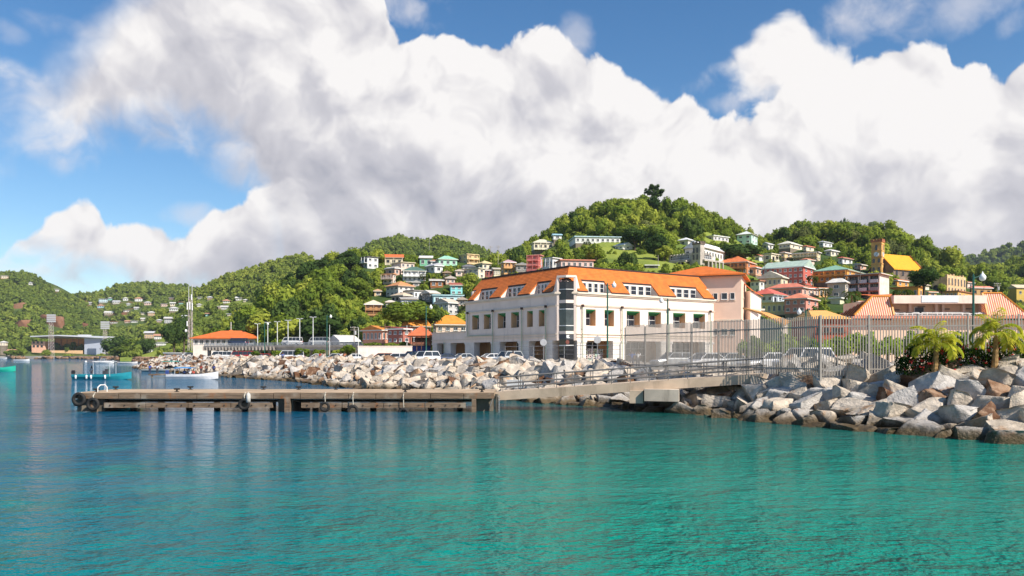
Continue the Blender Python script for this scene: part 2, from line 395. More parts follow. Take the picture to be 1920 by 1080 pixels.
HILLS = [ # name, skyline picture points, ridge distance, foot distance, back foot, foot height, tree height, material
 ('A', [(-700,520),(-300,470),(-100,488),(0,511),(40,509),(64,516),(92,538),(120,549),(150,565),(190,590),(240,622),(290,655),(330,668)], 1120, 740, 1500, 1.0, 6, HS),
 ('B', [(40,668),(64,640),(100,580),(125,556),(146,551),(170,552),(200,545),(222,533),(275,532),(310,533),(345,536),(380,545),(430,560),(520,600),(600,668)], 1250, 840, 1800, 1.5, 6, HS),
 ('C', [(225,668),(255,640),(300,575),(340,550),(380,535),(430,511),(480,497),(530,480),(566,473),(600,484),(650,500),(720,540),(790,600),(830,668)], 760, 470, 1000, 2, 5, HG),
 ('D', [(380,668),(425,630),(445,600),(480,562),(520,540),(560,512),(600,490),(640,474),(665,473),(700,478),(740,478),(800,477),(860,474),(900,480),(940,488),(1000,520),(1080,600),(1130,668)], 335, 200, 470, 2.2, 5.0, HD),
 ('E', [(500,668),(560,560),(620,510),(672,472),(700,452),(745,441),(772,448),(790,452),(812,446),(832,441),(870,453),(910,470),(940,482),(1000,510),(1100,600),(1160,668)], 920, 520, 1200, 2, 6, HD),
 ('F', [(800,668),(860,560),(905,500),(935,482),(965,466),(1000,452),(1040,425),(1062,404),(1100,387),(1130,379),(1180,378),(1225,380),(1280,388),(1330,399),(1366,410),(1392,428),(1420,441),(1450,452),(1490,470),(1560,520),(1640,600),(1690,668)], 395, 150, 540, 2.2, 5.0, HG),
 ('G', [(1250,668),(1330,560),(1400,470),(1440,448),(1475,430),(1500,424),(1540,421),(1582,422),(1620,430),(1650,434),(1680,441),(1716,458),(1756,472),(1796,488),(1836,510),(1880,545),(1930,590),(1990,640),(2040,668)], 425, 150, 600, 2.2, 5.5, HD),
 ('I', [(1690,668),(1730,580),(1770,525),(1800,503),(1818,497),(1850,503),(1880,503),(1905,493),(1930,484),(2000,465),(2200,430),(2600,400),(3200,600)], 620, 300, 900, 2.2, 6, HD),
 ('J', [(1440,668),(1500,600),(1700,500),(1800,490),(1840,481),(1868,472),(1890,466),(1920,462),(2100,430),(2600,480)], 2900, 2100, 3600, 2, 3, HD),
]
hill_objs = {}
def lat_noise(X, Y, s, k=0.0):
    return (np.sin(X/s*1.3+k)*np.cos(Y/s*1.1+k*2)+.6*np.sin(X/s*2.7+1.7+k)*np.sin(Y/s*2.3+k)+.35*np.sin(X/s*5.1+k)*np.cos(Y/s*4.7+1.1))/1.95
def hill_z(h, X, Y):
    name, sk, Yr, Yf, Yb, z0, th, mt_ = h
    px = 960+F*X/np.minimum(np.maximum(Y, 40), Yr)
    py = np.interp(px, [p[0] for p in sk], [p[1] for p in sk])
    zr = np.maximum(H+(HOR-py)/F*Yr-th*.75, z0-3)
    zr = np.where((px < sk[0][0]) | (px > sk[-1][0]), z0-3, zr)
    foot = Yf
    g = np.where(Y < Yr, np.clip((Y-foot)/(Yr-foot), -.04, 1), .5+.5*np.cos(np.pi*np.clip((Y-Yr)/(Yb-Yr), 0, 1)))
    bump = lat_noise(X, Y, (Yr-Yf)/5.0, len(sk))*(Yr-Yf)*.03*np.clip(g, 0, 1)*np.clip((1.0-g)*4, 0, 1)
    return z0+(zr-z0)*g+bump-2.5*(g <= 0)
def ground_z(X, Y):
    X = np.asarray(X, float); Y = np.asarray(Y, float)
    z = np.full(X.shape, 2.6)
    for h in HILLS: z = np.maximum(z, hill_z(h, X, Y))
    return z
for h in HILLS:
    name, sk, Yr, Yf, Yb, z0, th, mt_ = h
    x0, x1 = sk[0][0], sk[-1][0]
    nx = int(min(240, max(70, (x1-x0)/9))); ny = 90
    X, Y = np.meshgrid(np.linspace(x0, x1, nx), np.linspace(Yf-(Yr-Yf)*.04, Yb, ny))
    X = (X-960)/F*np.minimum(Y, Yr)
    Z = hill_z(h, X, Y)
    idx = np.arange(nx*ny).reshape(ny, nx)
    F4 = np.stack([idx[:-1,:-1], idx[:-1,1:], idx[1:,1:], idx[1:,:-1]], -1).reshape(-1, 4)
    o = link('hill', grid_mesh('hill', np.stack([X, Y, Z], -1).reshape(-1, 3), F4, [mt_]))
    hill_objs[name] = tag(o, kind='structure')
def drop(px, py, Ymin=100, Ymax=1400):
    """where the sight line through a picture point meets the land"""
    Ys = np.arange(Ymin, Ymax, .5)
    z = H+(HOR-py)/F*Ys
    gz = ground_z((px-960)/F*Ys, Ys)
    k = np.argmax(gz >= z)
    return float(Ys[k]) if gz[k] >= z[k] else float(Ymax)

# ------------------------------------------------------------------ leaves
def leaf_material(name, dark, mid, light, objrand=.6, transl=.34):
    m = bpy.data.materials.new(name); m.use_nodes = True; nt = m.node_tree; nt.nodes.clear(); g = G(nt)
    a = g.new('ShaderNodeAttribute', attribute_name='tint').outputs['Fac']
    if objrand:
        r = g.new('ShaderNodeObjectInfo').outputs['Random']
        a = g.m('ADD', g.m('MULTIPLY', a, 1-objrand), g.m('MULTIPLY', r, objrand))
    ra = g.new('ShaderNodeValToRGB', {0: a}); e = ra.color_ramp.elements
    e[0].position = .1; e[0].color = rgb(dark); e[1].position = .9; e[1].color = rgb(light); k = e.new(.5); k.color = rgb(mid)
    df = g.new('ShaderNodeBsdfDiffuse', {'Color': ra.outputs[0]})
    tl = g.new('ShaderNodeBsdfTranslucent', {'Color': g.mix(.5, ra.outputs[0], rgb(light))})
    mx = g.new('ShaderNodeMixShader', {0: transl, 1: df.outputs[0], 2: tl.outputs[0]})
    g.new('ShaderNodeOutputMaterial', {'Surface': mx.outputs[0]})
    return m
LEAF = leaf_material('foliage', (.055,.098,.018), (.180,.240,.034), (.380,.405,.064))
LEAF_M = leaf_material('foliage_mass', (.055,.098,.018), (.180,.240,.034), (.380,.405,.064), objrand=0)
LEAF_FAR = leaf_material('foliage_far', (.072,.115,.028), (.185,.240,.044), (.360,.390,.074), objrand=0)
LEAF_DARK = leaf_material('foliage_dark', (.028,.056,.018), (.058,.100,.026), (.12,.17,.04), objrand=.35)
BARK = mat('bark', (.10,.075,.05), .95, 0, .4, 3, .6, 8, .1)
def unit(v): return v/np.maximum(np.linalg.norm(v, axis=-1, keepdims=True), 1e-9)
def crown_np(seed, n, leaf, nl=9, squash=.72, spread=.62, core=True, lr=(.34,.52)):
    """leaf clumps on the surface of a cluster of lobes; unit radius, base near z=-squash"""
    r = np.random.RandomState(seed)
    c = unit(r.normal(size=(nl, 3)))*np.cbrt(r.uniform(.15, 1, (nl, 1)))*spread
    c[:, 2] = c[:, 2]*squash+.08
    c[0] = (0, 0, .12)
    rad = r.uniform(lr[0], lr[1], nl); lt = r.uniform(0, 1, nl)
    k = r.choice(nl, n*2, p=rad**2/np.sum(rad**2))
    d = unit(r.normal(size=(n*2, 3))+np.array([0, 0, .25]))
    p = c[k]+d*rad[k][:, None]*r.uniform(.80, 1.16, (n*2, 1))
    dist = np.linalg.norm(p[:, None, :]-c[None], axis=2)/rad[None]
    dist[np.arange(n*2), k] = 9
    ok = np.where(dist.min(1) > .82)[0][:n]
    p, d, k = p[ok], d[ok], k[ok]; n = len(p)
    nr = unit(d+r.normal(size=(n, 3))*.45)
    a = unit(np.cross(nr, r.normal(size=(n, 3)))); b = np.cross(nr, a)
    sz = leaf*r.uniform(.55, 1.3, (n, 1)); el = r.uniform(.55, 1.0, (n, 1))
    q = [p-a*sz-b*sz*el*.35, p-a*sz*.1-b*sz*el, p+a*sz+b*sz*el*.2, p+a*sz*.05+b*sz*el]
    V = np.stack(q, 1).reshape(-1, 3); Fq = np.arange(4*n).reshape(-1, 4)
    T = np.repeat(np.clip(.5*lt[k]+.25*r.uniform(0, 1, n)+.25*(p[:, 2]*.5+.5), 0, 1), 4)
    if core:
        CV, CF, o = [], [], len(V)
        for i in range(nl):
            nu, nv = 7, 4
            for v in range(nv+1):
                th = math.pi*(v+.02)/(nv+.04)
                for u in range(nu): CV.append(c[i]+rad[i]*.80*np.array([math.sin(th)*math.cos(u*2*math.pi/nu), math.sin(th)*math.sin(u*2*math.pi/nu), math.cos(th)]))
            for v in range(nv):
                for u in range(nu): CF.append([o+v*nu+u, o+v*nu+(u+1)%nu, o+(v+1)*nu+(u+1)%nu, o+(v+1)*nu+u])
            o += nu*(nv+1)
        V = np.concatenate([V, np.array(CV)]); Fq = np.concatenate([Fq, np.array(CF)])
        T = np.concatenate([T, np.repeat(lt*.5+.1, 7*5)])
    return V, Fq, T
def merge_crowns(name, mats, items, templates):
    """items: (x,y,z, radius, height factor, rot, tint, template) -> one mesh"""
    Vs, Fs, Ts, o = [], [], [], 0
    for x, y, z, rr, hf, ro, ti, k in items:
        V, Fq, T = templates[k]
        c, s = math.cos(ro), math.sin(ro)
        P = np.empty_like(V); P[:, 0] = (V[:, 0]*c-V[:, 1]*s)*rr+x; P[:, 1] = (V[:, 0]*s+V[:, 1]*c)*rr+y; P[:, 2] = V[:, 2]*rr*hf+z
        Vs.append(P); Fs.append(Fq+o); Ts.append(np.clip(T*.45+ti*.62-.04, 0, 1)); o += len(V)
    return grid_mesh(name, np.concatenate(Vs), np.concatenate(Fs), mats, smooth=False, attr=np.concatenate(Ts))
T_FAR = [crown_np(100+i, 90, .26, 6, .75) for i in range(5)]
T_MID = [crown_np(200+i, 330, .135, 10, .75) for i in range(6)]
# ------------------------------------------------------------------ buildings: common pieces
WHITE = (.78,.77,.74); CREAM = (.76,.66,.50); PINK = (.72,.40,.33); DARK = (.03,.03,.035)
frame_white = metal((.74,.74,.72)); frame_dark = metal((.06,.055,.05)); iron = metal((.10,.10,.11))
SCREEN = []                                # picture boxes of the houses, to keep trees from covering them
_win = {}
def window_mesh(w, h, nx=2, nz=1, dark=False, sill=True):
    k = (round(w, 1), round(h, 1), nx, nz, dark)
    if k in _win: return _win[k]
    f, p = MB(), MB(); t = .07
    for x0, x1, z0, z1 in ((-w/2, w/2, h-t, h), (-w/2, w/2, 0, t), (-w/2, -w/2+t, t, h-t), (w/2-t, w/2, t, h-t)): f.box(x0, x1, -.09, 0, z0, z1)
    for i in range(1, nx): x = -w/2+w*i/nx; f.box(x-.03, x+.03, -.075, 0, t, h-t)
    for i in range(1, nz): z = h*i/nz; f.box(-w/2+t, w/2-t, -.07, 0, z-.03, z+.03)
    if sill: f.box(-w/2-.1, w/2+.1, -.16, 0, -.08, -.002)
    p.box(-w/2+t*.9, w/2-t*.9, -.035, -.005, t*.9, h-t*.9)
    _win[k] = (f.mesh('window', frame_dark if dark else frame_white), p.mesh('pane', glass()))
    return _win[k]
def window(parent, x, y, z, rz, w, h, nx=2, nz=1, dark=False, name='window', sill=True):
    f, p = window_mesh(w, h, nx, nz, dark, sill)
    o = link(name, f, parent, (x, y, z), rz); link('pane', p, o)
    return o
def roof_solid(mb, x0, x1, y0, y1, z, kind, rh, t=.2):
    if kind in ('flat', 'shed'):
        d = rh if kind == 'shed' else 0
        return mb.add([(x0,y0,z),(x1,y0,z),(x1,y1,z+d),(x0,y1,z+d),(x0,y0,z+t),(x1,y0,z+t),(x1,y1,z+t+d),(x0,y1,z+t+d)], [(0,3,2,1),(4,5,6,7),(0,1,5,4),(1,2,6,5),(2,3,7,6),(3,0,4,7)])
    mb.add([(x0,y0,z),(x1,y0,z),(x1,y1,z),(x0,y1,z),(x0,y0,z+t),(x1,y0,z+t),(x1,y1,z+t),(x0,y1,z+t)], [(0,3,2,1),(0,1,5,4),(1,2,6,5),(2,3,7,6),(3,0,4,7)])
    w, d = x1-x0, y1-y0; xm, ym = (x0+x1)/2, (y0+y1)/2; z += t
    if kind == 'hip':
        i = min(w, d)/2
        r0, r1 = ((x0+i, ym, z+rh), (x1-i-1e-3, ym, z+rh)) if w >= d else ((xm, y0+i, z+rh), (xm, y1-i-1e-3, z+rh))
        c = [(x0,y0,z),(x1,y0,z),(x1,y1,z),(x0,y1,z), r0, r1]
        return mb.add(c, [(0,1,5,4),(1,2,5),(2,3,4,5),(3,0,4)] if w >= d else [(0,1,4),(1,2,5,4),(2,3,5),(3,0,4,5)])
    if kind == 'ga':
        return mb.add([(x0,y0,z),(x1,y0,z),(x1,y1,z),(x0,y1,z),(x0,ym,z+rh),(x1,ym,z+rh)], [(0,1,5,4),(2,3,4,5),(1,2,5),(3,0,4)])
    return mb.add([(x0,y0,z),(x1,y0,z),(x1,y1,z),(x0,y1,z),(xm,y0,z+rh),(xm,y1,z+rh)], [(1,2,5,4),(3,0,4,5),(0,1,4),(2,3,5)])
def fit(pa, pb, pc, th, Y):
    """near corner, right-hand length A and left-hand length B of a block whose corners show at the picture columns pa, pb, pc"""
    c, s = math.cos(th), math.sin(th)
    X0 = (pb-960)/F*Y
    k = (pc-960)/F; A = (k*Y-X0)/(c-k*s)
    B = None
    if pa < pb-1:
        k = (pa-960)/F; den = s+k*c
        B = (X0-k*Y)/den if den > .12 else None
        if B is not None and B > 3.2*max(A, 5): B = None
    return X0, A, B
HOUSES = []
TRIMS = (frame_white, metal((.36,.30,.24)), metal((.60,.56,.48)))
PLINTH = concrete((.21,.175,.13), 'plinth_stone')
def clamp_th(th, pc):
    k = (pc-960)/F
    while math.cos(th)-k*math.sin(th) < .30 and th > .1: th -= .02
    return th
def house(name, label, pa, pb, pc, eave, base, th, roof, rcol, wcol, st=1, nl=2, nr=2, Y=None, rh=.28, B=None, over=.45, ver=(), group='houses on the hillside', cat='house', rpitch=.4, tint=None, dark=False, door=False, sink=9.0):
    th = clamp_th(R(th), pc)
    if Y is None: Y = drop(pb, base)
    X0, A, B_ = fit(pa, pb, pc, th, Y)
    frontal = B_ is None
    B = B or B_ or max(5.0, A*.75)
    for _ in range(30):                      # step forward until the slope no longer covers the foot of the front wall
        us = np.linspace(0, A, 7); zb = H+(HOR-base)/F*Y
        if float(np.max(ground_z(X0+us*math.cos(th)+.6*math.sin(th), Y+us*math.sin(th)-.6*math.cos(th)))) < zb+.35 or Y < 120: break
        Y -= 1.5; X0, A, B_ = fit(pa, pb, pc, th, Y); B = B_ or max(5.0, A*.75)
    zb = H+(HOR-base)/F*Y; he = (base-eave)/F*Y
    t = thing(name, label, cat, (X0, Y, zb), th, group)
    w = MB(); w.box(0, A, 0, B, 0, he)
    MB().box(.12, A-.12, .12, B-.12, -sink, -.002).build('plinth', PLINTH, t)
    rhm = rh*min(A, B)
    if roof == 'ga': w.add([(0.01,0,he),(0.01,B,he),(0.01,B/2,he+rhm*.93),(A-.01,0,he),(A-.01,B,he),(A-.01,B/2,he+rhm*.93)], [(0,1,2),(5,4,3)])
    if roof == 'gb': w.add([(0,0.01,he),(A,0.01,he),(A/2,0.01,he+rhm*.93),(0,B-.01,he),(A,B-.01,he),(A/2,B-.01,he+rhm*.93)], [(0,1,2),(5,4,3)])
    w.build('wall', wall(wcol), t)
    r = MB(); o = over
    roof_solid(r, -o, A+o, -o, B+o, he, roof, rhm, .22 if roof not in ('flat',) else .3)
    if roof != 'flat' and he/Y*F > 8:
        f_ = MB()
        for x0_, x1_, y0_, y1_ in ((-o-.02, A+o+.02, -o-.07, -o-.01), (-o-.07, -o-.01, -o+.0, B+o)): f_.box(x0_, x1_, y0_, y1_, he-.10, he+.14)
        f_.build('fascia_board', TRIMS[len(HOUSES) % 3], t)
    r.build('roof', roofmat(rcol, rpitch) if roof != 'flat' else mat('flat_roof', rcol, .85, 0, .2, .5), t)
    sh = he/st
    for k in range(st):
        z = k*sh+sh*.32; wh = min(1.5, sh*.46)
        for side, n, L in (('r', nr, A), ('l', nl if not frontal else 0, B)):
            vv = (side+str(k)) in ver
            for i in range(n):
                u = L*(i+.5)/n; ww = min(1.35, L/n*.5)
                h_ = wh if not vv else sh*.68
                zz = z if not vv else k*sh+.05
                if door and side == 'r' and k == 0 and i == n//2: h_, zz, nm, ww = min(2.1, sh*.72), .02, 'door', 1.0
                else: nm = 'window' if not vv else 'balcony_door'
                if side == 'r': window(t, u, -.003, zz, 0, ww, h_, 2, 1, dark or vv, nm, not vv)
                else: window(t, -.003, u, zz, -math.pi/2, ww, h_, 2, 1, dark or vv, nm, not vv)
            if vv:
                b = MB(); dp = 1.4
                z0 = k*sh
                def bb(x0, x1, y0, y1, za, zb_):
                    if side == 'r': b.box(x0, x1, y0, y1, za, zb_)
                    else: b.box(y0, y1, x0, x1, za, zb_)
                bb(0, L, -dp, -.004, z0-.15, z0)
                np_ = max(2, int(L/2.6))
                for i in range(np_+1):
                    x = (L-.16)*i/np_; bb(x, x+.16, -dp, -dp+.16, z0, z0+sh-.16)
                bb(.16, L-.16, -dp+.03, -dp+.1, z0+.85, z0+.95)
                bb(.16, L-.16, -dp+.04, -dp+.09, z0+.12, z0+.6)
                b.build('balcony', wall([min(.8, x*1.12) for x in wcol]), t)
    HOUSES.append((name, label, t)); 
    xs = [PX((X0+a*math.cos(th)-b*math.sin(th), Y+a*math.sin(th)+b*math.cos(th), zb))[0] for a in (0, A) for b in (0, B)]
    SCREEN.append((min(min(xs), pa), max(pc, max(xs) if frontal else pc), eave-rhm*.5/Y*F, base+1, Y))
    return t, A, B, he
# ------------------------------------------------------------------ the white waterfront building with the orange roof
TH = math.atan2(.566, .825); DR = Vector((.8246, .5657, 0)); DL = Vector((-.5657, .8246, 0)); C0 = Vector((7.82, 115.75, 2.6))
def a_of(px, b=0.0):
    k = (px-960)/F; q = C0+DL*b
    return (k*q.y-q.x)/(DR.x-k*DR.y)
def b_of(px, a=0.0):
    k = (px-960)/F; q = C0+DR*a
    return (q.x-k*q.y)/(-DL.x+k*DL.y)
def z_of(py, a=0.0, b=0.0):
    q = C0+DR*a+DL*b
    return H+(HOR-py)/F*q.y-2.6
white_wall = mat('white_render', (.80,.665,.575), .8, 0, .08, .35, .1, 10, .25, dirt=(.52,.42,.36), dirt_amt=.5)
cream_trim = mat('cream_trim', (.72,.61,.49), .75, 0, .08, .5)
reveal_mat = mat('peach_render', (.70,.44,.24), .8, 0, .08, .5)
block_mat = mat('white_block', (.72,.67,.62), .8, 0, .10, .8, .15, 8, .2)
tile = roofmat((.64,.160,.022), .27, 'clay_tile_roof', var=.30)
fascia = mat('dark_fascia', (.05,.025,.02), .6)
green_m = metal((.03,.22,.07), .5); pipe_green = metal((.42,.46,.33), .5)
def main_building():
    t = thing('waterfront_building', 'large white three storey waterfront building with an orange tiled mansard roof and arcaded ground floor', 'building', C0, TH)
    LW, LB, LX = a_of(1338), b_of(873), b_of(810)
    hA, hM, hS, hT, hB2, hC0, hC1 = 3.36, 4.3, 5.57, 8.06, 8.5, 10.1, 10.6
    dep = 1.15
    ro = [(a_of(p), a_of(q)) for p, q in ((1098.5,1117),(1133.5,1151.5),(1175,1200),(1215.5,1239.5),(1262,1285),(1300,1322))]
    lo = [(b_of(q), b_of(p)) for p, q in ((885,898),(907,920),(933,948),(958,973),(988,999),(1010,1021))]; lo.sort()
    rp = [(a_of(p), a_of(q)) for p, q in ((1082,1100),(1149,1175),(1239,1262),(1321,1338))]
    lp = [(b_of(q), b_of(p)) for p, q in ((1020,1036),(971,992),(920,937),(871,889),(832,845),(810,819))]; lp[-1] = (b_of(819), LX)
    CH = 2.2
    w = MB()
    def face(box, L0, L1, ops):
        box(L0, L1, hA, hS)                                        # below the openings
        box(L0, L1, hT, hC0)
        e = [L0]+[v for o in ops for v in o]+[L1]
        for i in range(0, len(e), 2): box(e[i], e[i+1], hS, hT)
    R_ = lambda x0, x1, z0, z1: w.box(x0, x1, 0, dep, z0, z1)
    L_ = lambda y0, y1, z0, z1: w.box(0, dep, y0, y1, z0, z1)
    face(R_, CH, LW, ro); face(L_, CH, LB, lo)
    w.box(0, dep, LB, LX, hA, 5.35)                                 # low wing over the arcade
    w.box(dep, 9, LX-.5, LX, 0, 5.35); w.box(dep+.01, 9, LB+.02, LX-.52, 5.0, 5.2)
    # upper attic wall behind the dormers, inner body
    w.box(1.9, LW-.02, 1.9, LB-.02, hC0-.4, 12.5); w.box(3.75, LW-.03, 3.75, LB-.03, 12.505, 14.6)
    w.add([(LW-.04,1.5,12.4),(LW-.04,3.7,14.5),(LW-.04,5,14.5),(LW-.04,5,12.4),(LW-.3,1.5,12.4),(LW-.3,3.7,14.5),(LW-.3,5,14.5),(LW-.3,5,12.4)], [(0,1,2,3),(7,6,5,4),(0,4,5,1),(1,5,6,2),(2,6,7,3),(3,7,4,0)])
    w.add([(1.5,LB-.04,12.4),(3.7,LB-.04,14.5),(5,LB-.04,14.5),(5,LB-.04,12.4),(1.5,LB-.3,12.4),(3.7,LB-.3,14.5),(5,LB-.3,14.5),(5,LB-.3,12.4)], [(0,1,2,3),(7,6,5,4),(0,4,5,1),(1,5,6,2),(2,6,7,3),(3,7,4,0)])
    w.box(LW-.5, LW, dep+.005, LB, 0, 12.4); w.box(dep+.005, LW-.505, LB-.5, LB, 0, 12.4)
    w.add([(CH,dep*.0+.002,hA),(0.002,CH,hA),(.9,CH+.6,hA),(CH+.6,.9,hA)]+[(CH,.002,hC0),(0.002,CH,hC0),(.9,CH+.6,hC0),(CH+.6,.9,hC0)], [(0,1,5,4),(1,2,6,5),(2,3,7,6),(3,0,4,7),(4,5,6,7),(0,3,2,1)])
    w.build('wall', white_wall, t)
    # peach recess backs, arcade back wall, partition walls and soffit
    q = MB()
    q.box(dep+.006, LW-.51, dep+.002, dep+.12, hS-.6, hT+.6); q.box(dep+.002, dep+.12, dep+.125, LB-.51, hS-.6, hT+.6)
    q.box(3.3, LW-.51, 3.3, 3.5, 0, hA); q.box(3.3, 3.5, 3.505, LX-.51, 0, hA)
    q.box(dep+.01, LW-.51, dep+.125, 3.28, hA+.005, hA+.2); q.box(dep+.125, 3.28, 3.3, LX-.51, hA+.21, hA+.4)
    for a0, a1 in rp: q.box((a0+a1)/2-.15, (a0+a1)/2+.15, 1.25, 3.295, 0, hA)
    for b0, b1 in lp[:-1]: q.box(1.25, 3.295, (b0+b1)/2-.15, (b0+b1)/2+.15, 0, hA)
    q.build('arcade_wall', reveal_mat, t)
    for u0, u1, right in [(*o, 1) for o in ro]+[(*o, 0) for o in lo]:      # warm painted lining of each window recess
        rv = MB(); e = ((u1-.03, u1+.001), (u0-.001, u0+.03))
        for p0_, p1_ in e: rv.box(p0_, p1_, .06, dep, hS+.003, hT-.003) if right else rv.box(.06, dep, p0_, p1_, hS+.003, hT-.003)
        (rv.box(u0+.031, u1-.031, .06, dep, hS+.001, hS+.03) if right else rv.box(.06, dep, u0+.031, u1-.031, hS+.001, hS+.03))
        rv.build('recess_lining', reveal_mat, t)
    for a0, a1 in ro:
        window(t, (a0+a1)/2-.1, dep, hS+.05, 0, a1-a0-.25, hT-hS-.2, 2, 2)
        g_ = MB()
        for i in range(4): g_.box(a0+.035, a1-.035, .1+i*.26, .14+i*.26, hT-.16-i*.14, hT-.005)
        g_.build('sun_louvre', green_m, t)
    for b0, b1 in lo:
        window(t, dep, (b0+b1)/2, hS+.05, -math.pi/2, b1-b0-.25, hT-hS-.2, 2, 2)
        g_ = MB()
        for i in range(4): g_.box(.1+i*.26, .14+i*.26, b0+.035, b1-.035, hT-.12-i*.12, hT-.005)
        g_.build('sun_louvre', green_m, t)
    # piers of rusticated blocks
    def pier(x0, x1, y0, y1):
        p = MB(); z = 0
        n = 7; bh = (hA-.38)/n
        for i in range(n): p.box(x0, x1, y0, y1, i*bh, (i+1)*bh-.035); p.box(x0+.03, x1-.03, y0+.03, y1-.03, (i+1)*bh-.035, (i+1)*bh)
        p.box(x0-.06, x1+.06, y0-.06, y1+.06, n*bh, n*bh+.16); p.box(x0-.12, x1+.12, y0-.12, y1+.12, n*bh+.16, hA-.003)
        p.build('pier', block_mat, t)
    for a0, a1 in rp: pier(a0+.1, a1-.1 if a1 < LW-1 else a1, 0.05, 1.2)
    for b0, b1 in lp: pier(.05, 1.2, b0+.1, b1-.1)
    # string courses and cornice
    c = MB()
    def course(z0, z1, pr, L=LB):
        c.box(CH-.05, LW+pr, -pr, -.003, z0, z1); c.box(-pr, -.003, CH-.05, L+pr, z0, z1)
        k = pr*.7071
        c.add([(CH-.05,-pr,z0),(-pr,CH-.05,z0),(-pr*.1+.0,CH,z0),(CH,0,z0),(CH-.05,-pr,z1),(-pr,CH-.05,z1),(-pr*.1,CH,z1),(CH,0,z1)], [(0,1,5,4),(4,5,6,7),(0,3,2,1)])
    course(3.88, 4.0, .10, LX); course(4.28, 4.42, .16, LB); course(8.45, 8.6, .13); course(8.6, 8.66, .2)
    course(hC0, hC0+.2, .18); course(hC0+.2, hC0+.42, .34); course(hC0+.42, hC1, .26)
    c.box(-.14, -.003, LB+.17, LX+.14, 5.2, 5.38)
    c.build('cornice', cream_trim, t)
    # roof: continuous upper slope, tongues that come down between the dormers
    def slope(h): return -.35+(h-10.75)*3.85/3.95                    # set-back of the roof surface at height h
    s0, sm_, s1 = slope(10.75), slope(12.65), slope(14.7)
    r = MB(); th_ = .22
    E = LW+.12; EB = LB+.12
    r.add([(sm_,sm_,12.65),(E,sm_,12.65),(E,s1,14.7),(s1,s1,14.7),(sm_,EB,12.65),(s1,EB,14.7),(E,s1+9,14.72),(s1+9,EB,14.72),(s1+9,s1+9,14.72),
           (sm_+.3,sm_+.3,12.6),(E,sm_+.3,12.6),(sm_+.3,EB,12.6)],
          [(0,1,2,3),(4,0,3,5),(3,2,6,8),(5,3,8,7),(9,10,1,0),(9,0,4,11)])
    def tongue(u0, u1, right=True):
        P = []
        for u in (u0, u1):
            P += [(u, s0, 10.75), (u, sm_, 12.65), (u, sm_+.25, 12.64), (u, s0+.26, 10.73)]
        if not right: P = [(y, x, z) for x, y, z in P]
        r.add(P, [(0,4,5,1),(3,2,6,7),(0,1,2,3),(4,7,6,5),(0,3,7,4)])
    rt = [(a_of(p, s0), a_of(q, s0)) for p, q in ((1085,1103),(1147.5,1181),(1236,1268),(1320,1339.5))]
    lt = [(b_of(q, s0), b_of(p, s0)) for p, q in ((877,886.5),(917,936.5),(970,991),(1017,1032.5))]
    for u in rt: tongue(*u)
    for u in lt: tongue(*u, right=False)
    r.build('roof', tile, t)
    # dormer walls, cheeks, fascias, windows
    d = MB(); fs = MB(); wl = slope(12.45)+.1
    d.box(CH+.5, LW-.05, wl, wl+.15, hC1-.05, 12.5); d.box(wl, wl+.15, CH+.5, LB-.05, hC1-.05, 12.5)
    def cheek(u0, u1, right=True):
        P = []
        for u in (u0, u1): P += [(u, s0+.3, 10.6), (u, wl+.05, 10.6), (u, wl+.05, 12.45), (u, s0+.3, 10.72)]
        if not right: P = [(y, x, z) for x, y, z in P]
        d.add(P, [(0,1,2,3),(7,6,5,4),(0,3,7,4),(3,2,6,7),(1,5,6,2),(0,4,5,1)])
    for u0, u1 in rt: cheek(u0+.05, u1-.05)
    for u0, u1 in lt: cheek(u0+.05, u1-.05, False)
    d.build('dormer_wall', white_wall, t)
    rg = [(rt[i][1], rt[i+1][0]) for i in range(3)]; lg = sorted(lt); lg = [(lg[i][1], lg[i+1][0]) for i in range(3)]
    for (u0, u1) in rg: fs.box(u0-.02, u1+.02, sm_-.12, sm_+.3, 12.36, 12.62)
    for (u0, u1) in lg: fs.box(sm_-.12, sm_+.3, u0-.02, u1+.02, 12.36, 12.62)
    for u0, u1 in rt: fs.box(u0-.02, u1+.02, s0+.02, s0+.3, 10.55, 10.735)
    for u0, u1 in lt: fs.box(s0+.02, s0+.3, u0-.02, u1+.02, 10.55, 10.735)
    fs.box(s1-.1, E, s1-.1, s1+.12, 14.69, 14.9); fs.box(s1-.1, s1+.12, s1+.125, EB, 14.69, 14.9)
    fs.build('fascia', fascia, t)
    for u0, u1 in rg:
        n = 4; ww = (u1-u0)/n
        for i in range(n): window(t, u0+ww*(i+.5), wl-.003, hC1+.12, 0, ww-.38, 1.45, 1, 2, sill=False)
    for u0, u1 in lg:
        n = 4; ww = (u1-u0)/n
        for i in range(n): window(t, wl-.003, u0+ww*(i+.5), hC1+.12, -math.pi/2, ww-.38, 1.45, 1, 2, sill=False)
    # corner bay of dark glass with a crease, cream pilasters, fascia
    p0, p1 = Vector((CH-.18, .0-.02, 0)), Vector((-.02, CH-.18, 0)); mid = (p0+p1)/2; nrm = Vector((-1,-1,0)).normalized(); crease = mid+nrm*.55
    b = MB()
    u = (p1-p0).normalized()
    for e, s_ in ((p0, 1), (p1, -1)):
        x = e+u*s_*.35
        for z0, z1 in ((hA, 13.0),):
            b.add([(e.x,e.y,z0),(x.x,x.y,z0),(x.x+.5,x.y+.5,z0),(e.x+.5,e.y+.5,z0),(e.x,e.y,z1),(x.x,x.y,z1),(x.x+.5,x.y+.5,z1),(e.x+.5,e.y+.5,z1)], [(0,1,5,4),(1,2,6,5),(2,3,7,6),(3,0,4,7),(4,5,6,7)])
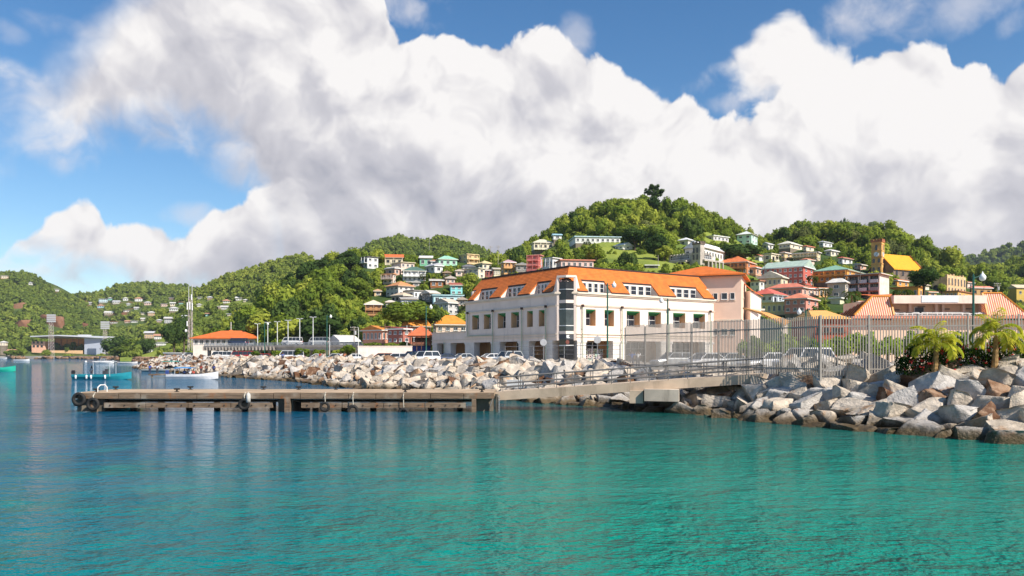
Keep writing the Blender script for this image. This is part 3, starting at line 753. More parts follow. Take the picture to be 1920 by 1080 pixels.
    for e, a_, b__ in ((p0, (2.9,-.0), (3.4,1.6)), (p1, (0,2.9), (1.6,3.4))):
        # sloping shoulders beside the bay under the roof
        b.add([(e.x,e.y,hC1),(a_[0],a_[1],hC1),(b__[0],b__[1],hC1),(e.x,e.y,12.95),(e.x+.6,e.y+.6,12.95),(e.x+.9,e.y+.9,hC1)], [(0,1,3),(1,2,4,3),(2,5,4),(0,3,4,5)])
    b.add([(p0.x,p0.y,12.7),(crease.x,crease.y,12.7),(p1.x,p1.y,12.7),(1.9,1.9,12.7),(p0.x,p0.y,13.02),(crease.x,crease.y,13.02),(p1.x,p1.y,13.02),(1.9,1.9,13.02)], [(0,1,5,4),(1,2,6,5),(4,5,6,7),(0,3,2,1)])
    b.build('corner_bay', white_wall, t)
    zz = lambda py: z_of(py, .9, .9)-.02
    g0, g1 = p0+u*.36, p1-u*.36
    def strip(z0, z1, m, nm, push=0.0):
        o = nrm*push
        q_ = MB(); A_, B_, C_ = g0+o, crease+o, g1+o
        q_.add([(A_.x,A_.y,z0),(B_.x,B_.y,z0),(C_.x,C_.y,z0),(1.6,1.6,z0),(A_.x,A_.y,z1),(B_.x,B_.y,z1),(C_.x,C_.y,z1),(1.6,1.6,z1)], [(0,1,5,4),(1,2,6,5),(4,5,6,7),(0,3,2,1),(2,3,7,6),(3,0,4,7)])
        return q_.build(nm, m, t)
    gl = glass((.018,.02,.022)); gl2 = glass((.05,.065,.066))
    for y1, y0, m, nm, ps in ((528,541.6,gl,'bay_glass',0),(541.6,542.8,frame_white,'bay_mullion',.05),(542.8,562,gl,'bay_glass',0),(562,568,white_wall,'bay_spandrel',.03),(568,578.5,gl,'bay_glass',0),(578.5,580,frame_white,'bay_mullion',.05),
                              (580,609.5,gl2,'bay_glass',0),(609.5,611,frame_white,'bay_mullion',.05),(611,620.5,gl2,'bay_glass',0),(620.5,626,white_wall,'bay_spandrel',.06),(626,636,mat('grey_panel',(.07,.075,.085),.4),'sign_panel',0),(636,646.5,gl,'bay_glass',0),(646.5,648,frame_white,'bay_mullion',.04),(648,678,gl,'entrance_door',0)):
        strip(zz(y0), zz(y1)-.004, m, nm, ps)
    em = MB(); z0 = zz(635.2); fdir = (crease-g0).normalized(); nf = Vector((fdir.y, -fdir.x, 0))
    if nf.dot(nrm) < 0: nf = -nf
    def blob(cx, cz, rx, rz, a, m):
        o = crease-fdir*cx+nf*.02
        pts = []
        for i in range(12):
            t_ = 2*math.pi*i/12; x_, z_ = rx*math.cos(t_), rz*math.sin(t_)
            pts.append((x_*math.cos(a)-z_*math.sin(a), x_*math.sin(a)+z_*math.cos(a)))
        m.add([o-fdir*x_+Vector((0,0,z0+cz+z_)) for x_, z_ in pts]+[o-fdir*x_+nf*.03+Vector((0,0,z0+cz+z_)) for x_, z_ in pts], [tuple(range(12))[::-1], tuple(range(12,24))]+[(i,(i+1)%12,12+(i+1)%12,12+i) for i in range(12)])
    blob(.30,.42,.24,.11,.7,em); blob(.20,.22,.20,.08,-.5,em); blob(.42,.18,.16,.07,.2,em); blob(.12,.50,.12,.06,1.2,em)
    em.build('emblem', metal((.85,.85,.85)), t)
    em2 = MB(); z0 = zz(646); blob(.22,.38,.30,.33,0,em2); em2.build('door_emblem', mat('dull_red', (.16,.05,.035), .6), t)
    # ground floor shopfronts
    posters = shop_posters()
    for i in range(3):
        a0, a1 = rp[i][1]+.25, rp[i+1][0]-.1
        n = 4
        for k in range(n): window(t, a0+(a1-a0)*(k+.5)/n, 3.297, .05, 0, (a1-a0)/n-.04, hA-.15, 1, 3, name='shop_window', sill=False)
    a0, a1 = rp[0][1]+.15, rp[1][0]-.1
    MB().box(a0, a1, 2.2, 2.25, .1, 2.15).build('poster_panel', posters, t)
    lps = sorted(lp)
    for i in range(5):
        b0, b1 = lps[i][1]+.25, lps[i+1][0]-.25
        n = 2
        for k in range(n): window(t, 3.297, b0+(b1-b0)*(k+.5)/n, .05, -math.pi/2, (b1-b0)/n-.04, hA-.15, 2, 2, name='shop_window', sill=False)
    # rain pipes with dark hoppers
    for px in (1091.5, 1165.5, 1252.5, 1331):
        a = a_of(px, -.12); p = MB(); p.cyl((a,-.27,0),(a,-.27,8.35),.085,n=8); p.box(a-.05,a+.05,-.26,-.01,5,5.08); p.build('rain_pipe', pipe_green, t)
        MB().box(a-.18,a+.18,-.42,-.15,8.36,8.72).build('pipe_hopper', fascia, t)
    for px in (878, 925, 979.5, 1024.5):
        b_ = b_of(px, -.12); p = MB(); p.cyl((-.27,b_,0 if px != 878 else 4.5),(-.27,b_,8.35),.085,n=8); p.build('rain_pipe', pipe_green, t)
        MB().box(-.42,-.15,b_-.18,b_+.18,8.36,8.72).build('pipe_hopper', fascia, t)
    p = MB(); p.cyl((-.27,b_of(925,-.12),4.52),(-.27,b_of(878,-.12)+.1,4.52),.07,n=8); p.cyl((-.27,b_of(834,-.12),0),(-.27,b_of(834,-.12),3.6),.085,n=8); p.build('rain_pipe', pipe_green, t)
    # green rail on the low wing's terrace
    p = MB()
    for z in (5.75, 6.1): p.cyl((.3,LB+.4,z),(.3,LX-.2,z),.03,n=5)
    for i in range(9): y = LB+.4+(LX-LB-.6)*i/8; p.cyl((.3,y,5.35),(.3,y,6.12),.03,n=5); p.cyl((.3,y,6.1),(1.0,y,5.4),.025,n=4)
    p.build('terrace_rail', pipe_green, t)
    return t
def shop_posters():
    m = bpy.data.materials.new('poster_glass'); m.use_nodes = True; g = G(m.node_tree); b = m.node_tree.nodes['Principled BSDF']
    tc = g.new('ShaderNodeTexCoord').outputs['Object']
    v = g.new('ShaderNodeTexVoronoi', {'Vector': g.v('MULTIPLY', tc, (2.6,.01,3.1)), 'Scale': 1.0, 'Randomness': .35}, distance='CHEBYCHEV')
    c = g.new('ShaderNodeValToRGB', {0: v.outputs['Distance']}); e = c.color_ramp.elements
    e[0].position = .28; e[0].color = (.03,.03,.035,1); e[1].position = .36; e[1].color = (.62,.60,.54,1)
    g.put(b.inputs['Base Color'], g.mix(.35, c.outputs[0], v.outputs['Color'], 'MULTIPLY')); b.inputs['Roughness'].default_value = .2
    return m
main_building()
def tower_block():
    th = R(-20); Y = 135.0
    X0, A, B = fit(1255, 1390, 1404, 0, Y)
    # front wall runs left from the near corner, the side wall back from it
    c = W(1390, 665, Y); zb = 2.6
    t = thing('hipped_tower', 'plain peach tower block with a hipped orange roof behind the long white building', 'building', (c.x, c.y, zb), R(-20))
    peach = mat('peach_wall', (.82,.58,.45), .85, 0, .06, .4, .1, 10, .2, dirt=(.6,.38,.28), dirt_amt=.3)
    h = H+(HOR-516)/F*Y-zb
    L, D = 14.0, 13.0
    w = MB(); w.box(-L, 0, 0, D, 0, h); w.build('wall', peach, t)
    r = MB(); roof_solid(r, -L-.7, .7, -.7, D+.7, h, 'hip', 2.2, .25); r.build('roof', tile, t)
    MB().box(-L-.72,.72,-.72,-.6,h-.12,h+.03).build('fascia', fascia, t)
    c_ = MB(); c_.box(-L-.05,.08,-.1,-.003,7.1,7.35); c_.box(.003,.12,-.1,D,7.1,7.35); c_.box(-4.9,-.9,-.06,-.003,10.4,10.5); c_.build('cornice', cream_trim, t)
    for i, x in enumerate((-4.1,-2.6,-1.25)):
        window(t, x-.2, -.003, 10.75, 0, .75 if i != 1 else 1.0, 1.15, 1, 1, sill=True); window(t, x-.2, -.003, 4.6, 0, .75 if i != 1 else 1.0, 1.15, 1, 1, sill=True)
    m = MB(); m.box(.003,.12,4,4.5,8.5,13.2); m.box(.003,.15,3.4,5.1,11.1,11.35); m.build('wall_panel', cream_trim, t)
    # lower wing to the right
    c = W(1407, 665, 139.0)
    t2 = thing('low_wing', 'low peach wing with a sloping orange roof beside the hipped tower', 'building', (c.x, c.y, 2.6), R(8))
    w = MB(); X1 = (1430-1407)/F*139*1.15
    z1 = H+(HOR-545)/F*139-2.6; z2 = H+(HOR-582)/F*139-2.6
    w.add([(0,0,0),(X1,1,0),(X1,9,0),(0,9,0),(0,0,z1),(X1,1,z1-1.1),(X1,9,z1-1.1),(0,9,z1)], [(0,1,5,4),(1,2,6,5),(2,3,7,6),(3,0,4,7),(4,5,6,7)]); w.build('wall', white_wall, t2)
    r = MB(); r.add([(-.1,-.3,z1+.1),(X1+.25,.7,z1-1.0),(X1+.25,5,z1+.4),(-.1,5,z1+2.6),(-.1,-.3,z1+.25),(X1+.25,.7,z1-.85),(X1+.25,5,z1+.55),(-.1,5,z1+2.75)], [(0,3,2,1),(4,5,6,7),(0,1,5,4),(1,2,6,5),(2,3,7,6),(3,0,4,7)]); r.build('roof', tile, t2)
    c_ = MB(); c_.box(-.05, X1+.1, -.25, -.01, z2, z2+.3); c_.build('cornice', cream_trim, t2)
tower_block()
# ------------------------------------------------------------------ the town on the hills
ORANGE = (.62,.17,.035); REDR = (.58,.12,.05); TERRA = (.55,.24,.12); CRM = (.66,.58,.42); GREYR = (.36,.36,.36); WHT = (.72,.72,.70)
WW = (.74,.73,.70); PK = (.70,.42,.33); PKL = (.74,.55,.46); TAN = (.66,.48,.27); OR = (.66,.30,.08); RED = (.50,.13,.10); BR = (.28,.15,.09)
gL, gM, gR, gF = 'houses stacked on the left hillside', 'houses above the waterfront building', 'houses on the right hillside', 'small houses scattered over the far hills'
L = [ # name, label, pa, pb, pc, eave, base, angle, roof, roof colour, wall colour, storeys, nl, nr, options
 ('house','white two storey house with flat dark roof and shaded balcony, leftmost on the left hillside',677,689,709,481.5,503,38,'flat',(.10,.09,.09),WW,2,2,2,dict(ver=('l1',),group=gL)),
 ('house','cream house with a short bright orange roof above the long cream flat house',722,722,755,483,497,6,'ga',(.66,.16,.05),CRM,1,2,3,dict(ver=('r0',),group=gL)),
 ('house','long cream and white house with a flat parapet roof below the orange roofed one',734,752,777,492,514,34,'flat',(.62,.52,.36),PKL,2,2,3,dict(group=gL)),
 ('cottage','small pink gabled cottage left of the white arcaded house',723,740,749,503,516,50,'gb',(.50,.46,.40),PK,1,1,1,dict(group=gL)),
 ('house','narrow pink two storey house with an orange band at the left edge of the town',718,737,742,514,532,64,'flat',(.60,.30,.14),PKL,2,2,1,dict(group=gL,ver=('l1',))),
 ('villa','broad white two storey villa with arcaded gallery and dark green hipped roof',756,756,798,508,528,10,'hip',(.09,.16,.13),WW,2,3,5,dict(group=gL,ver=('r1',))),
 ('house','small white gabled house with grey roof right of the arcaded villa',798,815,830,498,511,36,'gb',(.50,.50,.52),WW,1,2,1,dict(group=gL)),
 ('house','green wooden house with a bright white shed roof raised on stilts',786,787,810,484,499,5,'shed',WHT,(.22,.50,.33),1,1,2,dict(group=gL,rh=.3)),
 ('house','mint green bungalow with a hipped mint roof near the hilltop',817,823,857,486,498,18,'hip',(.30,.56,.42),(.40,.70,.50),1,1,3,dict(group=gL)),
 ('house','tan two storey house with balconies and a flat cream roof at the skyline',860,876,896,477,495,32,'flat',(.66,.52,.30),TAN,2,2,2,dict(group=gL,ver=('r0','r1'))),
 ('house','cream house with a yellow hipped roof just below the tan balcony house',893,905,924,494,505,34,'hip',(.70,.56,.28),CREAM,1,2,2,dict(group=gL)),
 ('house','flat roofed cream two storey house with a wide eave behind the leafy tree',868,897,909,503,522,52,'flat',(.66,.60,.48),CREAM,2,3,1,dict(group=gL)),
 ('house','small maroon and white house with veranda squeezed beside the flat cream house',909,910,923,507,520,15,'shed',(.45,.33,.28),(.32,.12,.10),1,1,2,dict(group=gL,ver=('r0',))),
 ('house','white house with a broad terracotta hipped roof in the middle of the left stack',724,747,776,536,554,42,'hip',(.62,.27,.11),(.66,.62,.56),2,3,3,dict(group=gL)),
 ('bungalow','grey bungalow under a wide pale tan hipped roof below the terracotta roof',734,756,771,554,566,48,'hip',(.64,.50,.35),(.50,.46,.44),1,3,1,dict(group=gL,dark=True)),
 ('house','white flat roofed house with dark eave behind the tan hipped bungalow',755,776,792,545,561,44,'flat',(.22,.20,.19),WW,1,2,2,dict(group=gL)),
 ('house','grey timber house with a pale gable roof beside the light blue long house',791,806,823,550,566,40,'ga',(.62,.58,.52),(.25,.23,.22),1,2,2,dict(group=gL)),
 ('house','long pale blue flat roofed house behind the beige gabled house',811,813,868,554,570,12,'flat',(.42,.62,.68),(.46,.66,.70),1,1,4,dict(group=gL)),
 ('house','grey and white two storey house with a beige gabled roof lowest by the white building',816,840,860,568,590,50,'ga',(.60,.50,.40),(.55,.54,.54),2,3,2,dict(group=gL)),
 ('house','pale blue grey house with a low grey roof beside the round dark tree',750,753,782,561,577,14,'shed',(.42,.40,.38),(.60,.64,.70),1,1,2,dict(group=gL,rh=.2)),
 ('house','turquoise two storey house with a rusty red roof',843,845,867,535,553,8,'shed',(.38,.11,.07),(.28,.66,.66),2,1,2,dict(group=gL,rh=.3)),
 ('shack','rust brown shack with an iron roof among the garden palms',807,807,831,526,539,8,'shed',(.52,.46,.40),(.36,.15,.06),1,1,2,dict(group=gL,rh=.2)),
 ('cottage','beige gabled cottage behind the turquoise house',832,836,853,522,533,20,'gb',(.52,.46,.42),(.62,.46,.36),1,1,2,dict(group=gL)),
 ('cottage','tiny grey gabled cottage under the arcaded villa',773,774,787,530,537,6,'gb',(.45,.43,.40),(.58,.50,.44),1,1,1,dict(group=gL)),
 ('house','brown two storey house with orange balconies half hidden in the trees',682,685,716,571,592,10,'hip',(.66,.58,.44),(.42,.22,.10),2,1,3,dict(group=gL,ver=('r0','r1'),dark=True)),
 ('cottage','small rose coloured cottage right of the beige gabled roof',858,859,874,562,574,8,'gb',(.55,.44,.36),(.70,.50,.42),1,1,1,dict(group=gL)),
 ('cottage','tiny white cottage peeping between villa and gabled house',830,831,845,512,520,10,'gb',(.34,.24,.16),(.30,.19,.12),1,1,1,dict(group=gL)),
 ('house','dark slate roofed small house wedged above the leafy tree',866,868,890,500,508,12,'hip',(.16,.16,.18),(.62,.60,.56),1,1,2,dict(group=gL)),
 ('cottage','narrow cream cottage with three small windows right of the maroon veranda house',925,926,938,505,518,12,'ga',(.55,.50,.42),CREAM,1,1,3,dict(group=gL)),
 ('cottage','pale pink cottage just left of the flat roofed cream two storey house',853,855,867,508,518,16,'gb',(.50,.40,.34),PKL,1,1,1,dict(group=gL)),
 ('cottage','small white cottage with a rusty roof between the green stilt house and the mint bungalow',806,808,819,490,499,14,'ga',(.40,.17,.09),WW,1,1,1,dict(group=gL)),
 ('cottage','cream cottage low on the slope left of the pale blue grey house',722,724,742,567,579,18,'hip',(.60,.54,.46),(.66,.60,.48),1,1,2,dict(group=gL)),
 ('cottage','tiny tan cottage in the trees left of the terracotta roofed house',700,702,716,546,556,16,'hip',(.52,.30,.16),TAN,1,1,1,dict(group=gL)),
 # above the long orange roof
 ('cottage','white cottage with grey roof between the mint house and the long bungalow',1428,1440,1450,458,468,40,'ga',(.5,.5,.52),WW,1,1,1,dict(group=gR)),
 ('cottage','cream cottage low in the dark trees under the mint three storey house',1380,1386,1403,472,482,40,'hip',(.6,.52,.42),CREAM,1,1,2,dict(group=gR)),
 ('cottage','white cottage with red roof above the salmon house by the gallery house',1416,1424,1437,480,490,40,'ga',(.62,.15,.08),WW,1,1,1,dict(group=gR)),
 ('cottage','tan cottage between the boxy cream house and the pink roofed guest house',1464,1471,1486,474,483,42,'hip',(.5,.3,.2),TAN,1,1,1,dict(group=gR)),
 ('cottage','white cottage with red roof in the trees above the green school roof',1572,1580,1598,484,494,40,'hip',(.62,.16,.09),WW,1,1,2,dict(group=gR)),
 ('cottage','pink cottage in the trees left of the church tower',1602,1609,1624,496,505,40,'ga',(.5,.45,.4),PK,1,1,1,dict(group=gR)),
 ('house','orange house with rusty roof directly below the church nave',1670,1682,1704,526,537,40,'ga',(.55,.22,.10),OR,1,1,2,dict(group=gR)),
 ('cottage','cream cottage between the church and the stone ruin, half hidden',1716,1724,1742,534,544,36,'hip',(.62,.54,.44),CREAM,1,1,1,dict(group=gR)),
 ('cottage','pale pink cottage right of the stone ruin',1808,1814,1826,530,541,30,'hip',(.66,.26,.16),PKL,1,1,1,dict(group=gR)),
 ('cottage','white cottage highest in the trees right of the long cream bungalow',1536,1544,1560,454,462,40,'hip',(.6,.6,.62),WW,1,1,2,dict(group=gR)),
 ('cottage','cream cottage with red roof just right of the long cream bungalow',1506,1512,1526,462,470,40,'hip',(.62,.2,.12),CREAM,1,1,1,dict(group=gR)),
 ('cottage','salmon cottage beside the wide grey hipped roof',1503,1513,1527,487,496,40,'hip',(.62,.22,.12),PKL,1,1,1,dict(group=gR)),
 ('cottage','cream cottage high right of the pink roofed guest house',1548,1558,1572,470,480,40,'hip',(.66,.62,.54),CREAM,1,1,2,dict(group=gR)),
 ('cottage','white cottage with red roof squeezed above the yellow cream flat house',1484,1490,1500,556,565,44,'hip',(.6,.14,.08),WW,1,1,1,dict(group=gR)),
 ('cottage','orange cottage left of the low orange arched house',1738,1741,1756,548,557,20,'hip',(.64,.22,.1),(.7,.42,.2),1,1,1,dict(group=gR)),
 ('house','orange two storey balcony house with a mauve hipped roof left of the grey gable',939,945,966,492,514,16,'hip',(.46,.30,.32),(.66,.36,.16),2,1,3,dict(group=gM,ver=('r1',))),
 ('house','unpainted grey block house with a low gable beside the coral house',966,968,990,497,510,8,'gb',(.34,.33,.33),(.30,.27,.26),1,1,2,dict(group=gM)),
 ('apartment_house','narrow coral pink three storey apartment house with stacked balconies',990,1012,1017,479,508,68,'flat',(.66,.26,.22),(.70,.22,.19),3,1,1,dict(group=gM,ver=('l0','l1','l2'))),
 ('house','white and grey flat roofed house between the coral house and the long salmon house',1020,1036,1051,484,504,44,'flat',(.66,.64,.60),(.66,.64,.62),1,2,2,dict(group=gM,ver=('l0',))),
 ('house','long low salmon pink house with a rounded salmon parapet',1051,1052,1113,488,504,8,'flat',(.68,.26,.18),(.74,.50,.44),1,1,6,dict(group=gM)),
 ('house','cream arcaded house with a hipped cream roof beside the sloping lawn',1000,1001,1036,455,468,8,'hip',(.66,.60,.46),CREAM,1,1,4,dict(group=gM,ver=('r0',))),
 ('villa','long low white villa with blue roof edge on the lawn terrace',1078,1079,1163,444,456,6,'flat',(.50,.66,.74),WW,1,1,9,dict(group=gM)),
 ('cottage','small white gabled cottage at the right end of the lawn terrace',1153,1168,1186,460,467,40,'gb',(.66,.68,.70),WW,1,2,1,dict(group=gM)),
 ('cottage','small white and blue roofed cottage left of the long white villa',1036,1038,1053,441,449,10,'ga',(.36,.58,.70),WW,1,1,1,dict(group=gM)),
 ('carport','open carport with a thin white roof at the foot of the grass slope',1210,1211,1234,498,503,3,'shed',WHT,(.20,.19,.17),1,0,1,dict(group=gM,rh=.1,dark=True)),
 # right of the hill
 ('school','long white gabled hall behind the grey crenellated house',1284,1318,1364,464,484,52,'ga',(.72,.73,.75),(.76,.72,.66),1,3,9,dict(group=gR,rh=.36)),
 ('house','small white hipped house left behind the long gabled hall',1271,1290,1301,450,460,46,'hip',(.74,.75,.77),(.74,.68,.60),1,1,1,dict(group=gR)),
 ('house','low flat white house against the wooded hill above the gabled hall',1325,1338,1366,442,451,36,'flat',(.72,.72,.70),(.66,.60,.62),1,1,4,dict(group=gR)),
 ('house','tall mint green and white three storey house on the saddle of the hill',1382,1409,1420,439,466,58,'hip',(.72,.76,.72),(.56,.74,.66),3,2,2,dict(group=gR)),
 ('bungalow','long low cream bungalow highest on the right hill',1460,1482,1504,457,465,46,'hip',(.70,.66,.56),CREAM,1,3,2,dict(group=gR)),
 ('guest_house','long cream three storey guest house with a sloping pink roof',1487,1533,1538,473,488,66,'shed',(.70,.52,.42),(.74,.60,.38),2,7,1,dict(group=gR,ver=('l1',),rh=.05,B=None)),
 ('house','boxy cream house with flat roof below the long bungalow',1431,1446,1461,476,490,44,'flat',(.68,.60,.46),CREAM,1,1,2,dict(group=gR,ver=('r0',))),
 ('house','broad orange house with a red hipped roof and upper gallery beside the hipped tower',1345,1400,1416,491,514,62,'hip',(.66,.20,.08),(.50,.20,.09),2,7,2,dict(group=gR,ver=('l1',))),
 ('house','small salmon house with a pointed red roof in front of the orange gallery house',1400,1417,1431,502,516,48,'hip',(.66,.22,.10),(.72,.38,.26),1,1,2,dict(group=gR)),
 ('house','white walled house with a wide grey hipped roof above the long red school',1459,1480,1500,494,504,44,'hip',(.55,.53,.50),WW,1,2,2,dict(group=gR)),
 ('house','low house with two red gables behind the long red school',1441,1452,1476,496,504,38,'ga',(.62,.12,.06),(.50,.20,.14),1,1,2,dict(group=gR)),
 ('school','long dark red three storey school with a grey green gabled roof',1431,1506,1526,500,533,66,'gb',(.40,.50,.42),RED,3,8,2,dict(group=gR,rh=.22)),
 ('school','orange gallery school with a broad green hipped roof left of the church',1526,1588,1630,506,527,52,'hip',(.24,.42,.31),OR,2,6,4,dict(group=gR,ver=('l1',),rh=.20)),
 ('house','cream house with a pale gable roof in front of the long red school',1423,1465,1484,520,538,62,'ga',(.68,.62,.50),(.68,.58,.40),1,5,2,dict(group=gR)),
 ('house','small white three window house right of the pale gabled cream house',1483,1508,1514,523,537,66,'shed',(.36,.24,.18),WW,1,3,1,dict(group=gR,rh=.08)),
 ('house','white three storey house with a flat rusty roof next to the hipped tower',1407,1424,1448,527,551,40,'flat',(.42,.20,.12),(.72,.70,.64),2,2,3,dict(group=gR)),
 ('house','long pink two storey house with red sheet roof below the cream gabled house',1440,1504,1514,539,557,66,'hip',(.66,.22,.14),(.66,.38,.30),1,7,1,dict(group=gR)),
 ('house','salmon house with a steep red gable joined to the long pink house',1506,1514,1534,541,556,30,'ga',(.68,.15,.07),(.76,.50,.40),1,1,3,dict(group=gR)),
 ('house','pale blue and cream house with red hipped roof and veranda',1407,1449,1476,552,568,48,'hip',(.62,.14,.10),(.58,.64,.68),1,4,3,dict(group=gR,ver=('r0',))),
 ('house','rose pink two storey house with hipped coral roof and outside stair',1471,1511,1534,560,587,56,'hip',(.68,.24,.14),(.62,.26,.20),2,3,2,dict(group=gR)),
 ('house','yellow cream flat roofed house lowest beside the orange waterfront roof',1428,1476,1481,567,590,68,'flat',(.64,.52,.32),(.76,.62,.36),1,5,1,dict(group=gR)),
 ('tenement','tall windowless beige tenement with a white hipped roof',1551,1585,1590,530,559,70,'hip',(.74,.70,.64),(.56,.47,.38),2,1,1,dict(group=gR,rh=.5)),
 ('house','narrow orange house between the red gable and the beige tenement',1534,1536,1551,541,558,14,'ga',(.66,.22,.08),(.74,.42,.18),1,1,2,dict(group=gR)),
 ('shed','low cream shed at the foot of the beige tenement',1557,1575,1584,559,570,50,'shed',(.70,.66,.52),(.66,.62,.42),1,0,0,dict(group=gR,rh=.05)),
 ('hall','orange hall with a row of arched windows below the church',1670,1722,1731,538,560,70,'flat',(.55,.20,.05),(.72,.34,.08),1,5,1,dict(group=gR)),
 ('house','low orange house with small arched windows before the stone ruin',1758,1796,1826,546,562,56,'flat',(.30,.12,.06),(.70,.36,.12),1,5,4,dict(group=gR)),
 ('pavilion','tan pavilion under a pointed coral roof by the lamp at the right',1818,1822,1860,540,556,12,'hip',(.74,.25,.17),(.44,.27,.12),1,1,3,dict(group=gR,rh=.62,dark=True)),
 ('house','low house with a spreading coral roof in front of the tan pavilion',1826,1828,1868,556,566,8,'hip',(.70,.22,.13),(.55,.30,.16),1,1,3,dict(group=gR,rh=.5)),
 ('shop','low shop under a long orange red sheet roof left of the striped roof',1628,1629,1716,555,562,4,'shed',(.70,.17,.06),(.30,.18,.12),1,0,0,dict(group=gR,rh=.12)),
 ('shop','low shop with a tilted orange roof below the three storey apartment block',1604,1606,1642,566,578,10,'shed',(.70,.22,.08),(.60,.34,.18),1,1,2,dict(group=gR,rh=.35)),
 ('house','yellow house at the right edge of the view beyond the striped roof',1905,1906,1935,540,572,8,'ga',(.66,.54,.36),(.60,.42,.10),2,1,2,dict(group=gR)),
 # low quarter left of the white building
 ('guest_house','pink and orange house with dormers in its orange roof by the viaduct end',680,716,730,619.5,643,52,'ga',(.66,.24,.05),(.66,.30,.20),1,5,2,dict(group='old houses by the viaduct',Y=172,rh=.42)),
 ('house','dark rose two storey house with a faded red roof, second from the viaduct end',727,756,768,617,645,58,'shed',(.52,.14,.12),(.42,.15,.11),2,3,1,dict(group='old houses by the viaduct',Y=166,rh=.22)),
 ('house','brick red house with a steep orange gable behind the open restaurant',757,770,804,612,645,40,'ga',(.66,.25,.04),(.40,.14,.09),2,2,3,dict(group='old houses by the viaduct',Y=176,rh=.5)),
 ('guest_house','pale house under stepped orange hipped roofs with dormers behind the low wing',812,818,876,609,640,14,'hip',(.66,.25,.035),(.76,.58,.46),2,1,4,dict(group='old houses by the viaduct',Y=182,rh=.42)),
 ('shed','low grey shed with a pale metal roof by the viaduct',618,638,672,640,652,40,'ga',(.60,.57,.54),(.40,.38,.36),1,2,2,dict(group='sheds by the viaduct',Y=190)),
 ('shed','pale roofed small shed left of the larger grey one',596,600,628,644,653,14,'ga',(.66,.60,.52),(.46,.42,.36),1,1,2,dict(group='sheds by the viaduct',Y=198)),
]
for r in L: house(*r[:14], **r[14])
def prow(p, mb, name, m): return mb.build(name, m, p)

